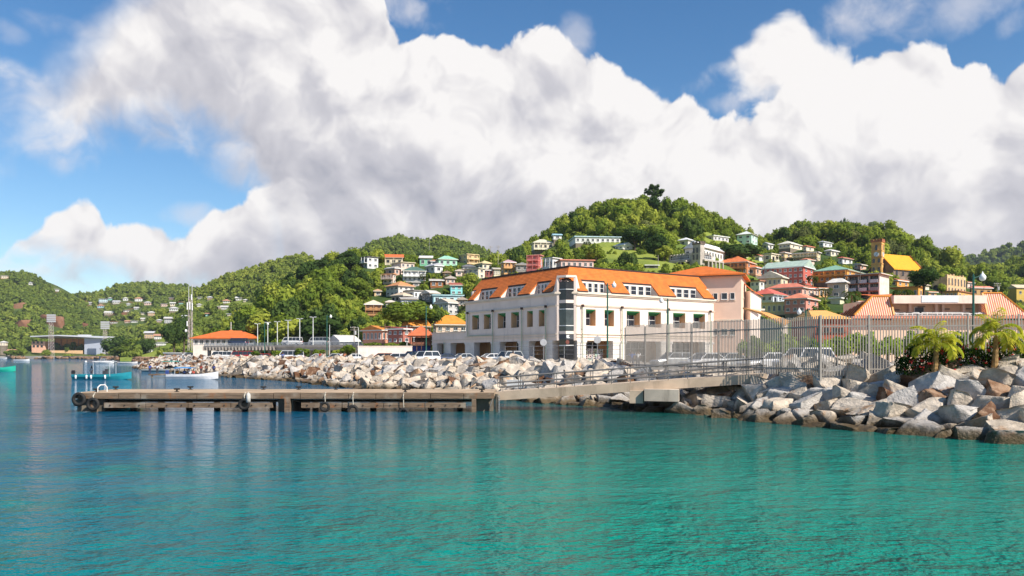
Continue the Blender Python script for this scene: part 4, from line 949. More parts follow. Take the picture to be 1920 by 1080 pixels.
def arch_window(p, x, z, w, h, facing='r', m=None):
    """pointed or round headed opening: dark pane in a proud surround"""
    n = 8; pts = [(-w/2, 0), (w/2, 0)]+[(w/2*math.cos(t), h-w/2+w*.55*math.sin(t)) for t in [math.pi*i/n for i in range(n+1)]]
    def ring(k, d): return [((x+a*k, d, z+b*(1+(k-1)*.25)) if facing == 'r' else (d, x+a*k, z+b*(1+(k-1)*.25))) for a, b in pts]
    o, i = MB(), MB()
    o.loft([ring(1.28, -.003), ring(1.28, -.10)]); i.loft([ring(1.0, -.103), ring(1.0, -.13)])
    f = o.build('window', m or cream_trim, p); i.build('pane', glass(), f)
def church():
    stone = mat('ochre_stone', (.72,.40,.14), .9, 0, .25, .5, .3, 5, .2, dirt=(.36,.18,.07), dirt_amt=.5)
    grey = mat('dark_stone', (.20,.15,.12), .95, 0, .35, .7, .3, 4, .2)
    Y = drop(1653, 518); X0, A, B = fit(1637, 1653, 1660, R(50), Y)
    zb = H+(HOR-518)/F*Y; h = (518-453)/F*Y
    t = thing('church', 'ochre stone church with a crenellated clock tower and a steep golden yellow nave roof', 'church', (X0, Y, zb), R(50))
    B = 3.5; A = 3.4
    w = MB(); w.box(0, A, 0, B, -6, h); w.build('tower', stone, t)
    c = MB()
    for z in (h*.36, h*.56, h*.74, h*.93): c.box(-.15, A+.1, -.15, -.003, z, z+.22); c.box(-.15, -.003, -.003, B+.1, z, z+.22)
    c.build('string_course', stone, t)
    b = MB(); b.box(-.25, A+.25, -.25, B+.25, h-.002, h+.5)
    for i in range(4):
        for x0, x1, y0, y1 in ((-.25+i*(A+.5)/4, -.25+i*(A+.5)/4+.7, -.25, .05), (-.25, .05, -.25+i*(B+.5)/4, -.25+i*(B+.5)/4+.7), (-.25+i*(A+.5)/4, -.25+i*(A+.5)/4+.7, B-.05, B+.25)): b.box(x0, x1, y0, y1, h+.5, h+1.1)
    b.build('battlement', mat('red_stone', (.38,.13,.06), .9), t)
    for z, hh, n in ((h*.76, h*.15, 1), (h*.40, h*.12, 2), (h*.14, h*.13, 2)):
        for i in range(n):
            arch_window(t, B*(i+.5+ (.0 if n == 1 else .0))/n, z, .8, hh, 'l', stone); 
        arch_window(t, A*.5, z, .8, hh, 'r', stone)
    for f in ('l', 'r'):
        k = MB(); cx, cz, rr = (B/2 if f == 'l' else A/2), h*.645, .85
        def P(d, rad, n=24): return [((d, cx+rad*math.cos(a), cz+rad*math.sin(a)) if f == 'l' else (cx+rad*math.cos(a), d, cz+rad*math.sin(a))) for a in [2*math.pi*i/n for i in range(n)]]
        k.loft([P(-.003, rr), P(-.2, rr)]); face = k.build('clock_face', metal((.80,.80,.80)), t)
        q = MB()
        for dx, dz, wd in ((-.45, .55, .16), (.3, -.5, .12)):
            a_, b_ = ((-.24, cx, cz), (-.24, cx+dx*1.4, cz+dz*1.4)) if f == 'l' else ((cx, -.24, cz), (cx+dx*1.4, -.24, cz+dz*1.4))
            q.obox(a_, b_, wd, .05)
        q.build('clock_hand', metal(DARK), face)
    # nave: runs to the right of and behind the tower, its gable end facing left
    NL, NW = 15.0, 10.5; x0, y0 = A+.2, -4.0
    e, rg = h*.22, h*.66
    n = MB(); n.add([(x0,y0,-6),(x0+NL,y0,-6),(x0+NL,y0+NW,-6),(x0,y0+NW,-6),(x0,y0,e),(x0+NL,y0,e),(x0+NL,y0+NW,e),(x0,y0+NW,e),(x0,y0+NW/2,rg),(x0+NL,y0+NW/2,rg)], [(0,1,5,4),(1,2,6,9,5),(2,3,7,6),(3,0,4,8,7),(4,5,9,8),(6,7,8,9)]); n.build('nave', grey, t)
    r = MB(); o = .5; k = (rg-e)/(NW/2)
    for s_ in (0, 1):
        ye, yr = (y0-o, y0+NW/2) if s_ == 0 else (y0+NW+o, y0+NW/2)
        r.add([(x0-.2,ye,e-o*k+.05),(x0+NL+.2,ye,e-o*k+.05),(x0+NL+.2,yr,rg+.05),(x0-.2,yr,rg+.05),(x0-.2,ye,e-o*k+.35),(x0+NL+.2,ye,e-o*k+.35),(x0+NL+.2,yr,rg+.35),(x0-.2,yr,rg+.35)], [(0,3,2,1),(4,5,6,7),(0,1,5,4),(1,2,6,5),(2,3,7,6),(3,0,4,7)])
    r.build('nave_roof', roofmat((.74,.33,.012), .5, var=.12), t)
    g_ = MB(); g_.add([(x0+NL+.22,y0-o-.1,e-o*k),(x0+NL+.22,y0+NW/2,rg+.1),(x0+NL+.22,y0+NW/2,rg+.75),(x0+NL+.22,y0-o-.1,e-o*k+.65),(x0+NL+.6,y0-o-.1,e-o*k),(x0+NL+.6,y0+NW/2,rg+.1),(x0+NL+.6,y0+NW/2,rg+.75),(x0+NL+.6,y0-o-.1,e-o*k+.65)], [(0,1,2,3),(7,6,5,4),(0,4,5,1),(1,5,6,2),(2,6,7,3),(3,7,4,0)]); g_.build('gable_coping', mat('red_stone', (.38,.13,.06), .9), t)
    nave_win = []
    for i in range(5):
        xx = x0+1.6+i*3.3
        m1, m2 = MB(), MB()
        for mb_, kk, d in ((m1, 1.3, .0), (m2, 1.0, -.1)):
            pts = [(-.45,0),(.45,0)]+[(.45*math.cos(a), 1.7+.6*math.sin(a)) for a in [math.pi*j/8 for j in range(9)]]
            mb_.loft([[(xx+a*kk, y0+d-.003, .3+b_) for a, b_ in pts], [(xx+a*kk, y0+d-.1, .3+b_) for a, b_ in pts]])
        f = m1.build('window', mat('pale_stone', (.48,.32,.22), .9), t); nave_win.append(f); m2.build('pane', glass(), f)
    pv_ = Vector((x0, y0+NW/2, 0)); rot = -.42
    for o_ in list(t.children):                      # the nave stands at an angle to the tower
        if o_.name.split('.')[0] in ('nave', 'nave_roof', 'gable_coping') or o_ in nave_win:
            o_.rotation_euler = (0, 0, rot); o_.location = pv_-Matrix.Rotation(rot, 3, 'Z')@pv_
    SCREEN.append((1630, 1722, 445, 530, Y))
church()
def castle():
    cs = mat('grey_stone', (.44,.39,.34), .95, 0, .3, .6, .3, 5, .2, dirt=(.13,.11,.09), dirt_amt=.5); dk = mat('dark_stone', (.20,.15,.12), .95, 0, .35, .7, .3, 4, .2)
    Y = drop(1300, 503); th = R(40)
    X0, A, B = fit(1252, 1311, 1342, th, Y); zb = H+(HOR-503)/F*Y; k = Y/F
    t = thing('crenellated_house', 'old grey stone house with crenellated parapet, square tower and pillared gallery', 'house', (X0, Y, zb), th)
    B = min(B, 26)
    hg, h1, ht = (503-489)*k, (503-473)*k, (503-458)*k
    w = MB(); w.box(.5, A, 1.2, B, -5, h1-.4); w.build('wall', cs, t)
    b = MB()
    for i in range(int(B/1.3)): b.box(.3, .8, 1.4+i*1.3, 2.1+i*1.3, h1-.4, h1+.25)
    for i in range(int(A/1.3)): b.box(.6+i*1.3, 1.3+i*1.3, .9, 1.4, h1-.4, h1+.2)
    b.build('battlement', cs, t)
    g_ = MB(); g_.box(-1.8, .5, 4, B+3.5, hg, hg+.5); g_.box(1, A+2.5, -1.4, 1.2, hg, hg+.5)
    for i in range(8): y = 4.2+i*(B-1)/7; g_.box(-1.75, -1.35, y, y+.5, -5, hg)
    for i in range(5): x = 3+i*(A-1)/4; g_.box(x, x+.5, -1.35, -.9, -5, hg)
    g_.build('gallery', cs, t)
    q = MB(); q.box(-.2, 2.0, -.6, 2.4, -5, ht); q.build('tower', cs, t)
    c = MB(); c.box(-.4, 2.2, -.8, 2.6, ht, ht+.5)
    for i in range(3): c.box(-.4, -.1, -.8+i*1.3, -.1+i*1.3, ht+.5, ht+1.0); c.box(.15+i*.8, .6+i*.8, -.8, -.5, ht+.5, ht+1.0)
    c.build('battlement', dk, t)
    for i in range(7): window(t, .497, 5+i*(B-6)/6.5, hg+1.1, -math.pi/2, 1.5, 1.7, 2, 2)
    for i in range(4): window(t, 4.2+i*(A-5)/3.5, 1.197, hg+1.1, 0, 1.1, 1.6, 2, 2)
    for i in range(6): window(t, .497, 5+i*(B-6)/5.5, .6, -math.pi/2, 1.6, 1.8, 2, 1, True, 'door')
    for z in (ht*.66, ht*.38):
        for y in (.6, 2.0): window(t, -.203, y, z, -math.pi/2, .6, 1.6, 1, 1, True)
    arch_window(t, 1.3, 0, 1.5, hg*.9, 'l', cs)
    SCREEN.append((1240, 1345, 455, 505, Y))
castle()
def apartment_block():
    Y = drop(1649, 559); th = clamp_th(R(70), 1668); X0, A, B = fit(1589, 1649, 1668, th, Y); zb = H+(HOR-559)/F*Y; k = Y/F
    A = min(A, 9); B = min(B, 34)
    t = thing('apartment_block', 'grey three storey apartment block with open balconies and stained pale end wall', 'apartment block', (X0, Y, zb), th, gR)
    h = (559-514)*k; sh = h/3
    end = mat('stained_render', (.66,.58,.52), .9, 0, .2, .6, .2, 8, .2, dirt=(.32,.24,.2), dirt_amt=.7)
    w = MB(); w.box(1.5, A, .02, B, -5, h); w.box(0, 1.5, 0.0, .35, -5, h)
    for i in range(1, 4): y = B*i/3; w.box(0, 1.5, y-.3, y, -5, h)
    w.build('wall', end, t)
    f = MB()
    for s_ in range(4): f.box(-.25, 1.5, .35, B, s_*sh-.3, s_*sh)
    f.build('balcony_floor', mat('brown_slab', (.30,.14,.09), .8), t)
    for s_ in range(3):
        for i in range(3):
            y0 = .5+i*B/3; p = MB(); p.box(-.2, -.05, y0, y0+B/3-.9, s_*sh, s_*sh+.95)
            p.build('balcony_panel', metal((.62,.62,.66)) if (s_+i) % 3 != 1 else metal((.30,.29,.31)), t)
            for j in range(3): window(t, 1.497, y0+B/3*(j+.5)/3.3, s_*sh+.2, -math.pi/2, B/12, sh*.75, 2, 2, True)
    r = MB(); r.add([(-1,-.8,h+.1),(A+1,-.8,h+.1),(A+1,B+.5,h+.1),(-1,B+.5,h+.1),(-1,-.8,h+.35),(A+1,-.8,h+.35),(A+1,B+.5,h+.35),(-1,B+.5,h+.35)], [(0,3,2,1),(4,5,6,7),(0,1,5,4),(1,2,6,5),(2,3,7,6),(3,0,4,7)]); r.build('roof', metal((.62,.56,.48)), t)
    SCREEN.append((1585, 1670, 505, 560, Y))
apartment_block()
def ruin():
    st = mat('yellow_stone', (.56,.40,.22), .95, 0, .3, .7, .3, 5, .2, dirt=(.22,.13,.07), dirt_amt=.5)
    Y = drop(1776, 552); th = R(40); X0, A, B = fit(1748, 1776, 1811, th, Y); zb = H+(HOR-552)/F*Y; k = Y/F; h = (552-515)*k
    t = thing('stone_ruin', 'roofless yellow stone building with two rows of arched openings', 'ruin', (X0, Y, zb), th)
    w = MB(); w.box(0, A, 0, .7, -5, h); w.box(0, .7, .7, B, -5, h*.9); w.box(A-.7, A, .7, B*.6, -5, h*.95); w.box(.7, A-.7, B*.6-.6, B*.6, -5, h*.8)
    for i in range(6): w.box(A*i/6+.1, A*i/6+.9, .05, .65, h, h+.15+.25*((i*7) % 3))
    w.build('wall', st, t)
    pale = mat('pale_stone_trim', (.66,.52,.36), .9)
    for i in range(6):
        arch_window(t, A*(i+.5)/6, h*.5, .85, h*.36, 'r', pale); arch_window(t, A*(i+.5)/6, h*.12, .85, h*.25, 'r', pale)
    for i in range(2): arch_window(t, B*(i+.5)/2, h*.05, 1.8, h*.45, 'l', st)
    SCREEN.append((1745, 1812, 512, 553, Y))
ruin()
# ---- terminal and sheds behind the fence on the right
def slab(pts_lo, t_=.2):
    n = len(pts_lo); m = MB()
    return m.add([tuple(p) for p in pts_lo]+[(p[0],p[1],p[2]+t_) for p in pts_lo], [tuple(range(n))[::-1], tuple(range(n,2*n))]+[(i,(i+1)%n,n+(i+1)%n,n+i) for i in range(n)])
def stripe_material():
    m = bpy.data.materials.new('striped_roof'); m.use_nodes = True; g = G(m.node_tree); b = m.node_tree.nodes['Principled BSDF']
    tc = g.new('ShaderNodeTexCoord').outputs['Object']; sp = g.new('ShaderNodeSeparateXYZ', {0: tc})
    w = g.m('FRACT', g.m('DIVIDE', sp.outputs[0], .26))
    c = g.mix(g.sm(w, .50, .56), (.54,.085,.070), (.78,.58,.38))
    c = g.mix(g.sm(g.noise(tc, 2.0, 4), .4, .8), c, g.mix(.6, c, (.62,.28,.05)))
    g.put(b.inputs['Base Color'], c); b.inputs['Roughness'].default_value = .5
    g.put(b.inputs['Normal'], g.new('ShaderNodeBump', {'Strength': .6, 'Distance': .06, 'Height': g.m('SINE', g.m('MULTIPLY', sp.outputs[0], 6.283/.26))}))
    return m
def terminal():
    Y = 92.0; k = Y/F; z = lambda py: H+(HOR-py)*k-2.6
    x = lambda px: (px-1600)*k
    c = W(1600, 665, Y)
    t = thing('terminal_building', 'long pink terminal with flat fascia and red and white striped roofs at both ends', 'terminal', (c.x, c.y, 2.6))
    pw = wall((.78,.55,.40)); fa = wall((.80,.62,.52))
    w = MB(); w.box(x(1600), x(2060), .6, 14, 0, z(600)); w.box(x(1675), x(1849), 1.7, 13.9, z(600)+.003, z(556)); w.box(x(1675), x(1849), -.1, .5, z(600), z(594)); w.build('wall', pw, t)
    f = MB(); f.box(x(1674.5), x(1849), -.2, 1.695, z(569), z(554)); f.build('parapet', fa, t)
    f = MB(); f.box(x(1726), x(1794.5), -.26, -.203, z(567), z(554.5)); f.build('sign_board', metal((.70,.73,.78), .4), t)
    p = MB()
    for px in (1675, 1715, 1765, 1778, 1817, 1848): p.box(x(px), x(px)+.3, 1.3, 1.66, z(600), z(569))
    p.build('pillar', fa, t)
    for px, py in ((1692,579),(1741,573),(1788,577.5),(1834,577)):
        MB().box(x(px)-.45, x(px)+.45, 1.6, 1.695, z(py)-.1, z(py)+.05).build('vent_slot', metal((.22,.17,.14)), t)
    window(t, x(1737), 1.697, z(588), 0, 1.2, .9, 1, 1); 
    for px, w_ in ((1686,2.3),(1698,2.0),(1713,1.6),(1741,1.3),(1760,1.2),(1779,1.2),(1808,2.5),(1822,2.0),(1834,1.8)): window(t, x(px), .35, z(594)+.05, 0, w_, z(586)-z(594), 2, 1, False, 'rail_window', False)
    r = MB()
    for z_ in (z(591), z(588)): r.cyl((x(1675),.1,z_),(x(1849),.1,z_),.04,n=5)
    r.build('terrace_rail', frame_white, t)
    e = MB(); e.box(x(1600)-.2, x(2060), -.35, .9, z(597), z(594)+.05); e.build('eave', mat('coral_eave', (.70,.26,.16), .6), t)
    sm_ = stripe_material(); trim = mat('orange_trim', (.70,.27,.04), .5)
    for px0, px1, pxt0, pxt1, pt in ((1600,1674,1641,1674,556.5),(1849,1925,1849,1885,550.5)):
        y0, y1 = -.3, .75
        o = thing if False else None
        q = slab([(x(px0),y0,z(594)+.06),(x(px1),y0,z(594)+.06),(x(pxt1),y1,z(pt)),(x(pxt0),y1,z(pt))], .12)
        q.add([(x(pxt0),y1,z(pt)),(x(pxt1),y1,z(pt)),(x(px1),y1+5,z(594)+.06),(x(px0),y1+5,z(594)+.06),(x(pxt0),y1,z(pt)+.12),(x(pxt1),y1,z(pt)+.12),(x(px1),y1+5,z(594)+.18),(x(px0),y1+5,z(594)+.18)], [(0,3,2,1),(4,5,6,7),(0,1,5,4),(2,3,7,6),(1,2,6,5),(3,0,4,7)])
        q.build('striped_roof', sm_, t)
        tr = MB(); tr.obox((x(px0),y0,z(594)+.2),(x(pxt0),y1,z(pt)+.14),.2,.14); tr.obox((x(px1),y0,z(594)+.2),(x(pxt1),y1,z(pt)+.14),.2,.14); tr.obox((x(pxt0),y1,z(pt)+.15),(x(pxt1),y1,z(pt)+.15),.22,.14); tr.build('roof_trim', trim, t)
    SCREEN.append((1600, 1920, 548, 660, Y))
    # orange hipped kiosk roof on brick walls
    Y = 84.0; k = Y/F; c = W(1524, 665, Y)
    t = thing('market_hall', 'red brick hall under an orange corrugated hipped roof behind the fence', 'hall', (c.x, c.y, 2.6))
    w_ = (1600-1524)*k; zz = H+(HOR-598)*k-2.6; zr = H+(HOR-578)*k-2.6
    MB().box(.4, w_-.4, .4, 7.6, 0, zz).build('wall', mat('red_brick', (.34,.09,.05), .9, 0, .3, 2, .3, 12, .2), t)
    r = MB(); i0, i1 = (1543-1524)*k, (1577-1524)*k
    r.add([(0,0,zz),(w_,0,zz),(w_,8,zz),(0,8,zz),(i0,4,zr),(i1,4,zr)], [(0,1,5,4),(1,2,5),(2,3,4,5),(3,0,4),(0,3,2,1)]); r.build('roof', roofmat((.74,.40,.12), .22, 'corrugated_roof', 0, .12), t)
    for i in range(4): window(t, .9+i*(w_-1.2)/4, .397, zz-1.4, 0, .5, .5, 1, 1, True)
    SCREEN.append((1520, 1602, 575, 660, Y))
    # large orange roof sloping down to the right, green glass gable wall
    Y = 104.0; k = Y/F; c = W(1428, 665, Y); z = lambda py: H+(HOR-py)*k-2.6; x = lambda px: (px-1428)*k
    t = thing('covered_hall', 'hall with one large plain orange roof and green tinted glass wall beside the low wing', 'hall', (c.x, c.y, 2.6))
    r = slab([(x(1428),0,z(590)),(x(1462),-1.5,z(612)),(x(1500),4,z(602)),(x(1478),8,z(584)),(x(1430),9,z(572))], .25); r.build('roof', roofmat((.70,.34,.10), .3, 'sheet_roof', 0, .10), t)
    m = MB(); m.add([(x(1429),.6,0),(x(1460),-.6,0),(x(1460),-.6,z(612)),(x(1429),.6,z(592)),(x(1429),.9,0),(x(1460),-.3,0),(x(1460),-.3,z(612)),(x(1429),.9,z(592))], [(0,1,2,3),(7,6,5,4),(1,5,6,2),(0,3,7,4)]); m.build('glass_wall', glass((.05,.12,.09)), t)
    m = MB(); m.add([(x(1463),-.4,0),(x(1497),4.2,0),(x(1497),4.2,z(604)),(x(1463),-.4,z(613)),(x(1463),0,0),(x(1497),4.6,0),(x(1497),4.6,z(604)),(x(1463),0,z(613))], [(0,1,2,3),(7,6,5,4),(1,5,6,2),(0,3,7,4),(2,6,7,3)]); m.build('wall', wall((.72,.62,.52)), t)
    SCREEN.append((1428, 1500, 575, 660, Y))
terminal()
# ---- left shore: restaurant, wall, orange hipped building, viaduct, stadium
def left_side():
    Y = 150.0; k = Y/F; c = W(772, 665, Y)
    t = thing('restaurant', 'open timber restaurant with a red sheet roof and blue ground floor beside the low wing', 'restaurant', (c.x, c.y, 2.6), R(6))
    w_ = (808-772)*k; z = lambda py: H+(HOR-py)*k-2.6
    m = MB(); m.box(0, w_, 1.5, 7, 0, z(648)); m.build('wall', wall((.06,.09,.34)), t)
    m = MB(); m.box(-.1, w_+.1, -.1, 7, z(648), z(646.5)); m.build('floor_slab', mat('timber', (.14,.07,.04), .8), t)
    m = MB()
    for i in range(5): u = w_*i/4*.97; m.box(u, u+.14, 0, .14, 0, z(631)); m.box(u, u+.14, 6.8, 6.94, z(646), z(631))
    m.build('post', mat('timber', (.14,.07,.04), .8), t)
    m = MB(); m.box(0, w_, .02, .08, z(640), z(639)); m.box(0, w_, .03, .07, z(646), z(641)); m.build('balustrade', mat('timber_rail', (.20,.08,.05), .8), t)
    r = MB(); roof_solid(r, -.9, w_+.8, -.9, 7.8, z(630), 'hip', 1.9, .15); r.build('roof', roofmat((.56,.15,.06), .3), t)
    m = MB(); m.box(.5, w_, 6.2, 6.4, z(646), z(631)); m.build('back_wall', wall((.16,.10,.07)), t)
    SCREEN.append((765, 812, 620, 670, Y))
    Y = 140.0; k = Y/F; c = W(671, 665, Y)
    t = thing('boundary_wall', 'long plain white boundary wall behind the parked cars', 'wall', (c.x, c.y, 2.6), R(5))
    w_ = (772-671)*k; m = MB(); m.box(0, w_, 0, .3, 0, H+(HOR-650)*k-2.6); m.build('wall_face', wall((.76,.66,.60)), t)
    m = MB(); m.box(-.05, w_+.05, -.06, .36, H+(HOR-650)*k-2.599, H+(HOR-649)*k-2.55); m.build('coping', white_wall, t)
    SCREEN.append((671, 772, 645, 672, Y))
    # orange hipped building
    Y = 228.0; k = Y/F; c = W(362, 665, Y); z = lambda py: H+(HOR-py)*k-2.6
    t = thing('harbour_office', 'low white harbour office with a spreading orange hipped roof and ventilator', 'office', (c.x, c.y, 2.6), R(3))
    w_ = (478-362)*k
    MB().box(0, w_, 0, 12, 0, z(635)).build('wall', wall((.76,.68,.60)), t)
    r = MB(); roof_solid(r, -.8, w_+1.2, -.9, 13, z(635), 'hip', z(619)-z(634), .2); r.build('roof', roofmat((.68,.16,.035), .3), t)
    xm = (420-362)*k; r = MB(); r.add([(xm-1.9,5,z(624)),(xm+1.9,5,z(624)),(xm+1.9,8,z(624)),(xm-1.9,8,z(624)),(xm,6.2,z(616.5))], [(0,1,4),(1,2,4),(2,3,4),(3,0,4),(0,3,2,1)]); r.build('ventilator', roofmat((.68,.16,.035), .3), t)
    for i in range(11): window(t, .9+i*(w_-1.6)/10.4, -.003, z(645), 0, 1.0, 1.2, 2, 1)
    m = MB(); m.cyl((xm,6.2,z(617)),(xm,6.2,z(602)),.09,n=5); m.build('roof_mast', frame_white, t)
    SCREEN.append((355, 485, 612, 668, Y))
    # viaduct
    con = concrete((.40,.35,.30), 'viaduct_concrete')
    t = thing('viaduct', 'concrete road viaduct on beams with grey railings along the foot of the wooded hill', 'viaduct')
    P = [W(383, 665, 205), W(515, 665, 192), W(690, 665, 176)]
    d = MB()
    for (p, q), (t0, t1, bz) in zip(((P[0],P[1]),(P[1],P[2])), ((.0,.0,0),(0,0,1))):
        z_ = H+(HOR-649.5)/F*190
        p, q = Vector((p.x,p.y,z_)), Vector((q.x,q.y,z_)); dd = (q-p).normalized(); nn = Vector((-dd.y,dd.x,0))
        d.obox(p+nn*4, q+nn*4, 8.6, .5)
        d.obox(p-Vector((0,0,.35 if not bz else .45))-nn*.15+nn*.2, q-Vector((0,0,.35 if not bz else .45))-nn*.15+nn*.2, .3, .7 if not bz else 1.1)
    d.build('deck', con, t)
    b = MB()
    for i in range(22):
        s_ = i/21; p = P[0].lerp(P[1], s_); b.obox((p.x,p.y-.4,H+(HOR-653)/F*190),(p.x+.8,p.y+7,H+(HOR-653)/F*190),.5,.9)
    b.build('beam', con, t)
    b = MB()
    for i in range(9):
        s_ = i/8
        for (p0, p1) in ((P[0],P[1]),(P[1],P[2])):
            p = p0.lerp(p1, s_); b.box(p.x-.35, p.x+.35, p.y+3, p.y+3.8, 2.3, H+(HOR-652)/F*190)
    b.build('pier', con, t)
    r = MB()
    for p0, p1 in ((P[0],P[1]),(P[1],P[2])):
        for py in (642.8, 645, 647.2): z_ = H+(HOR-py)/F*190; r.obox((p0.x,p0.y,z_),(p1.x,p1.y,z_),.1,.16)
        for i in range(22): p = p0.lerp(p1, i/21.0); r.box(p.x-.06, p.x+.06, p.y-.06, p.y+.06, H+(HOR-650)/F*190, H+(HOR-642.5)/F*190)
    r.build('railing', metal((.36,.38,.40)), t)
    SCREEN.append((383, 690, 640, 668, 200))
    # stadium
    Y = 755.0; k = Y/F; c = W(58, 668, Y); z = lambda py: (668-py)*k; x = lambda px: (px-58)*k
    t = thing('stadium_stand', 'orange stadium stand with a cantilevered grey roof at the foot of the far hill', 'stadium', (c.x, c.y, H-3/F*Y))
    w = MB(); w.box(x(82), x(154), 18, 24, 0, z(634)); w.build('back_wall', wall((.80,.36,.11)), t)
    w = MB(); 
    for i in range(6): w.box(x(84), x(154), 6+i*2, 18, i*1.2, 1.2+i*1.2)
    w.build('seating', mat('orange_seats', (.52,.10,.03), .8, 0, .4, .3), t)
    w = MB(); w.box(x(80), x(150), 4.5, 5.5, 0, z(657)); w.build('front_wall', wall((.74,.48,.26)), t)
    w = MB(); w.box(x(57), x(82), 2, 22, 0, z(640)); w.build('side_block', wall((.76,.44,.30)), t)
    for i in range(3):
        for j in range(2): window(t, x(61+i*7.5), 1.99, z(651-j*7), 0, 2.2, 2.0, 1, 1, True)
    w = MB(); w.box(x(155), x(191), 3, 22, z(668), z(634)); w.build('end_screen', metal((.42,.46,.54)), t)
    r = MB(); r.add([(x(60),-3,z(632)),(x(114),-5,z(630)),(x(192),0,z(634)),(x(192),24,z(632)),(x(60),24,z(634)),(x(60),-3,z(632)+1),(x(114),-5,z(630)+1),(x(192),0,z(634)+1),(x(192),24,z(632)+1),(x(60),24,z(634)+1)], [(4,3,2,1,0),(5,6,7,8,9),(0,1,6,5),(1,2,7,6),(2,3,8,7),(3,4,9,8),(4,0,5,9)]); r.build('roof', metal((.52,.54,.58)), t)
    r = MB()
    for i in range(7): u = x(84+i*11); r.box(u-.3, u+.3, 17.2, 17.8, 5, z(634))
    r.build('column', metal((.6,.3,.15)), t)
    r = MB(); r.box(x(137), x(155), 8, 16, z(631), z(627)); r.build('roof_cabin', metal((.55,.56,.58)), t)
    SCREEN.append((50, 215, 622, 675, Y))
left_side()
# ---- far scattered houses
FAR = [(7,522,12,8,'cream'),(56,534,6,6,'white'),(105,546,7,6,'white'),(193,567,17,10,'pale blue'),(206,563,7,6,'teal'),(188,577,12,6,'sky blue'),(235,564,10,7,'white'),(217,569,13,5,'white'),(167,571,6,5,'grey'),(259,565,14,8,'white'),(276,572,13,7,'rose'),(240,573,7,5,'white'),(236,585,10,5,'white'),(203,589,17,4,'cream'),(283,592,13,9,'tan'),(307,575,12,8,'rose'),(323,574,9,8,'cream'),(321,562,9,6,'brown'),(325,583,17,7,'white'),(339,570,8,5,'teal'),(373,575,8,6,'white'),(374,560,8,4,'grey'),(393,561,10,5,'tan'),(424,568,13,6,'white'),(413,578,9,5,'rose'),(447,563,11,6,'white'),(388,593,6,7,'teal'),(314,606,13,13,'grey'),(268,602,9,6,'cream'),(251,605,13,5,'white'),(213,606,14,4,'white'),(238,606,9,5,'rose'),(298,604,9,5,'rose'),(319,630,18,23,'teal'),(279,634,18,14,'tan'),(295,636,14,9,'white'),(289,648,42,9,'white'),(277,661,15,13,'white'),(268,590,8,5,'cream'),(345,596,7,5,'white'),(430,592,9,5,'cream'),(5,648,11,9,'cream'),(20,664,14,9,'tan'),(420,580,12,6,'white'),(460,566,8,5,'cream'),(255,580,8,4,'white')]
FC = {'cream':CREAM,'white':WW,'pale blue':(.52,.66,.72),'teal':(.22,.56,.52),'sky blue':(.36,.58,.72),'grey':(.42,.42,.44),'rose':(.68,.48,.40),'tan':(.56,.38,.22),'brown':(.24,.14,.10)}
cnt = {}
rowname = [(552,'up on the far ridge'),(572,'on the upper far slope'),(590,'on the middle of the far slope'),(612,'low on the far slope'),(700,'near the far bay shore')]
for i, (px, py, w, h, cn_) in enumerate(sorted(FAR)):
    row = next(n for lim, n in rowname if py < lim)
    cnt[(cn_, row)] = cnt.get((cn_, row), 0)+1; k = cnt[(cn_, row)]
    tot = sum(1 for f in FAR if f[4] == cn_ and next(n for lim, n in rowname if f[1] < lim) == row)
    lab = ('only' if tot == 1 else ordinal(k)+' from the left of the')+' '+cn_+' house'+('' if tot == 1 else 's')+' '+row
    house('hillside_house', lab, px-w/2, px-w*.45, px+w/2, py-h*.66, py, 12, ('hip','flat','ga')[i % 3], [x*.85 for x in ((.7,.68,.64),(.62,.60,.58),(.56,.30,.2),(.6,.6,.62))[i % 4]], FC[cn_], 2 if h > 8 else 1, 1, max(2, int(w/4)), group=gF, over=.7, rpitch=1.2, Y=(745 if px < 40 and py > 640 else max(300, drop(px, py, 420))))
# ------------------------------------------------------------------ boulders of the sea wall
def rock_mesh(seed, mats, sub=4):
    """a quarried block: six rough faces of a skewed box, broken corners and edges, chipped surface"""
    r = np.random.RandomState(seed)
    bm = bmesh.new(); bmesh.ops.create_icosphere(bm, subdivisions=sub, radius=1.0)
    V = np.array([v.co[:] for v in bm.verts]); Fc = np.array([[v.index for v in f.verts] for f in bm.faces]); bm.free()
    V *= 1.25
    N = np.concatenate([np.array([[1,0,0],[-1,0,0],[0,1,0],[0,-1,0],[0,0,1],[0,0,-1]])+r.normal(size=(6, 3))*.26, r.normal(size=(6, 3))])
    N = unit(N); D = np.concatenate([r.uniform(.62, .80, 2), r.uniform(.50, .66, 2), r.uniform(.42, .56, 2), r.uniform(.62, .86, 6)])
    for k in range(12):
        d = V@N[k]; m = d > D[k]; V[m] -= (d[m]-D[k])[:, None]*N[k]
    for k in range(5):                                   # spalled flakes: shallow steps on the faces
        n = unit(r.normal(size=3)); c = V[r.randint(len(V))]; rad = r.uniform(.25, .5); q = np.linalg.norm(V-c, axis=1) < rad
        V[q] *= 1-r.uniform(.03, .07)
    q = V*2.6+seed; a = np.sin(q[:, 0]*2.1+q[:, 1]*1.7)*np.cos(q[:, 2]*1.9)*.020+np.sin(q[:, 1]*4.9-q[:, 2]*4.1)*np.cos(q[:, 0]*4.4)*.013+np.sin(q[:, 0]*10.3+q[:, 2]*9.1)*np.sin(q[:, 1]*9.7)*.007
    V += unit(V)*(a+r.normal(size=len(V))*.0025)[:, None]
    return grid_mesh('boulder', V*1.06, Fc, mats, smooth=False)
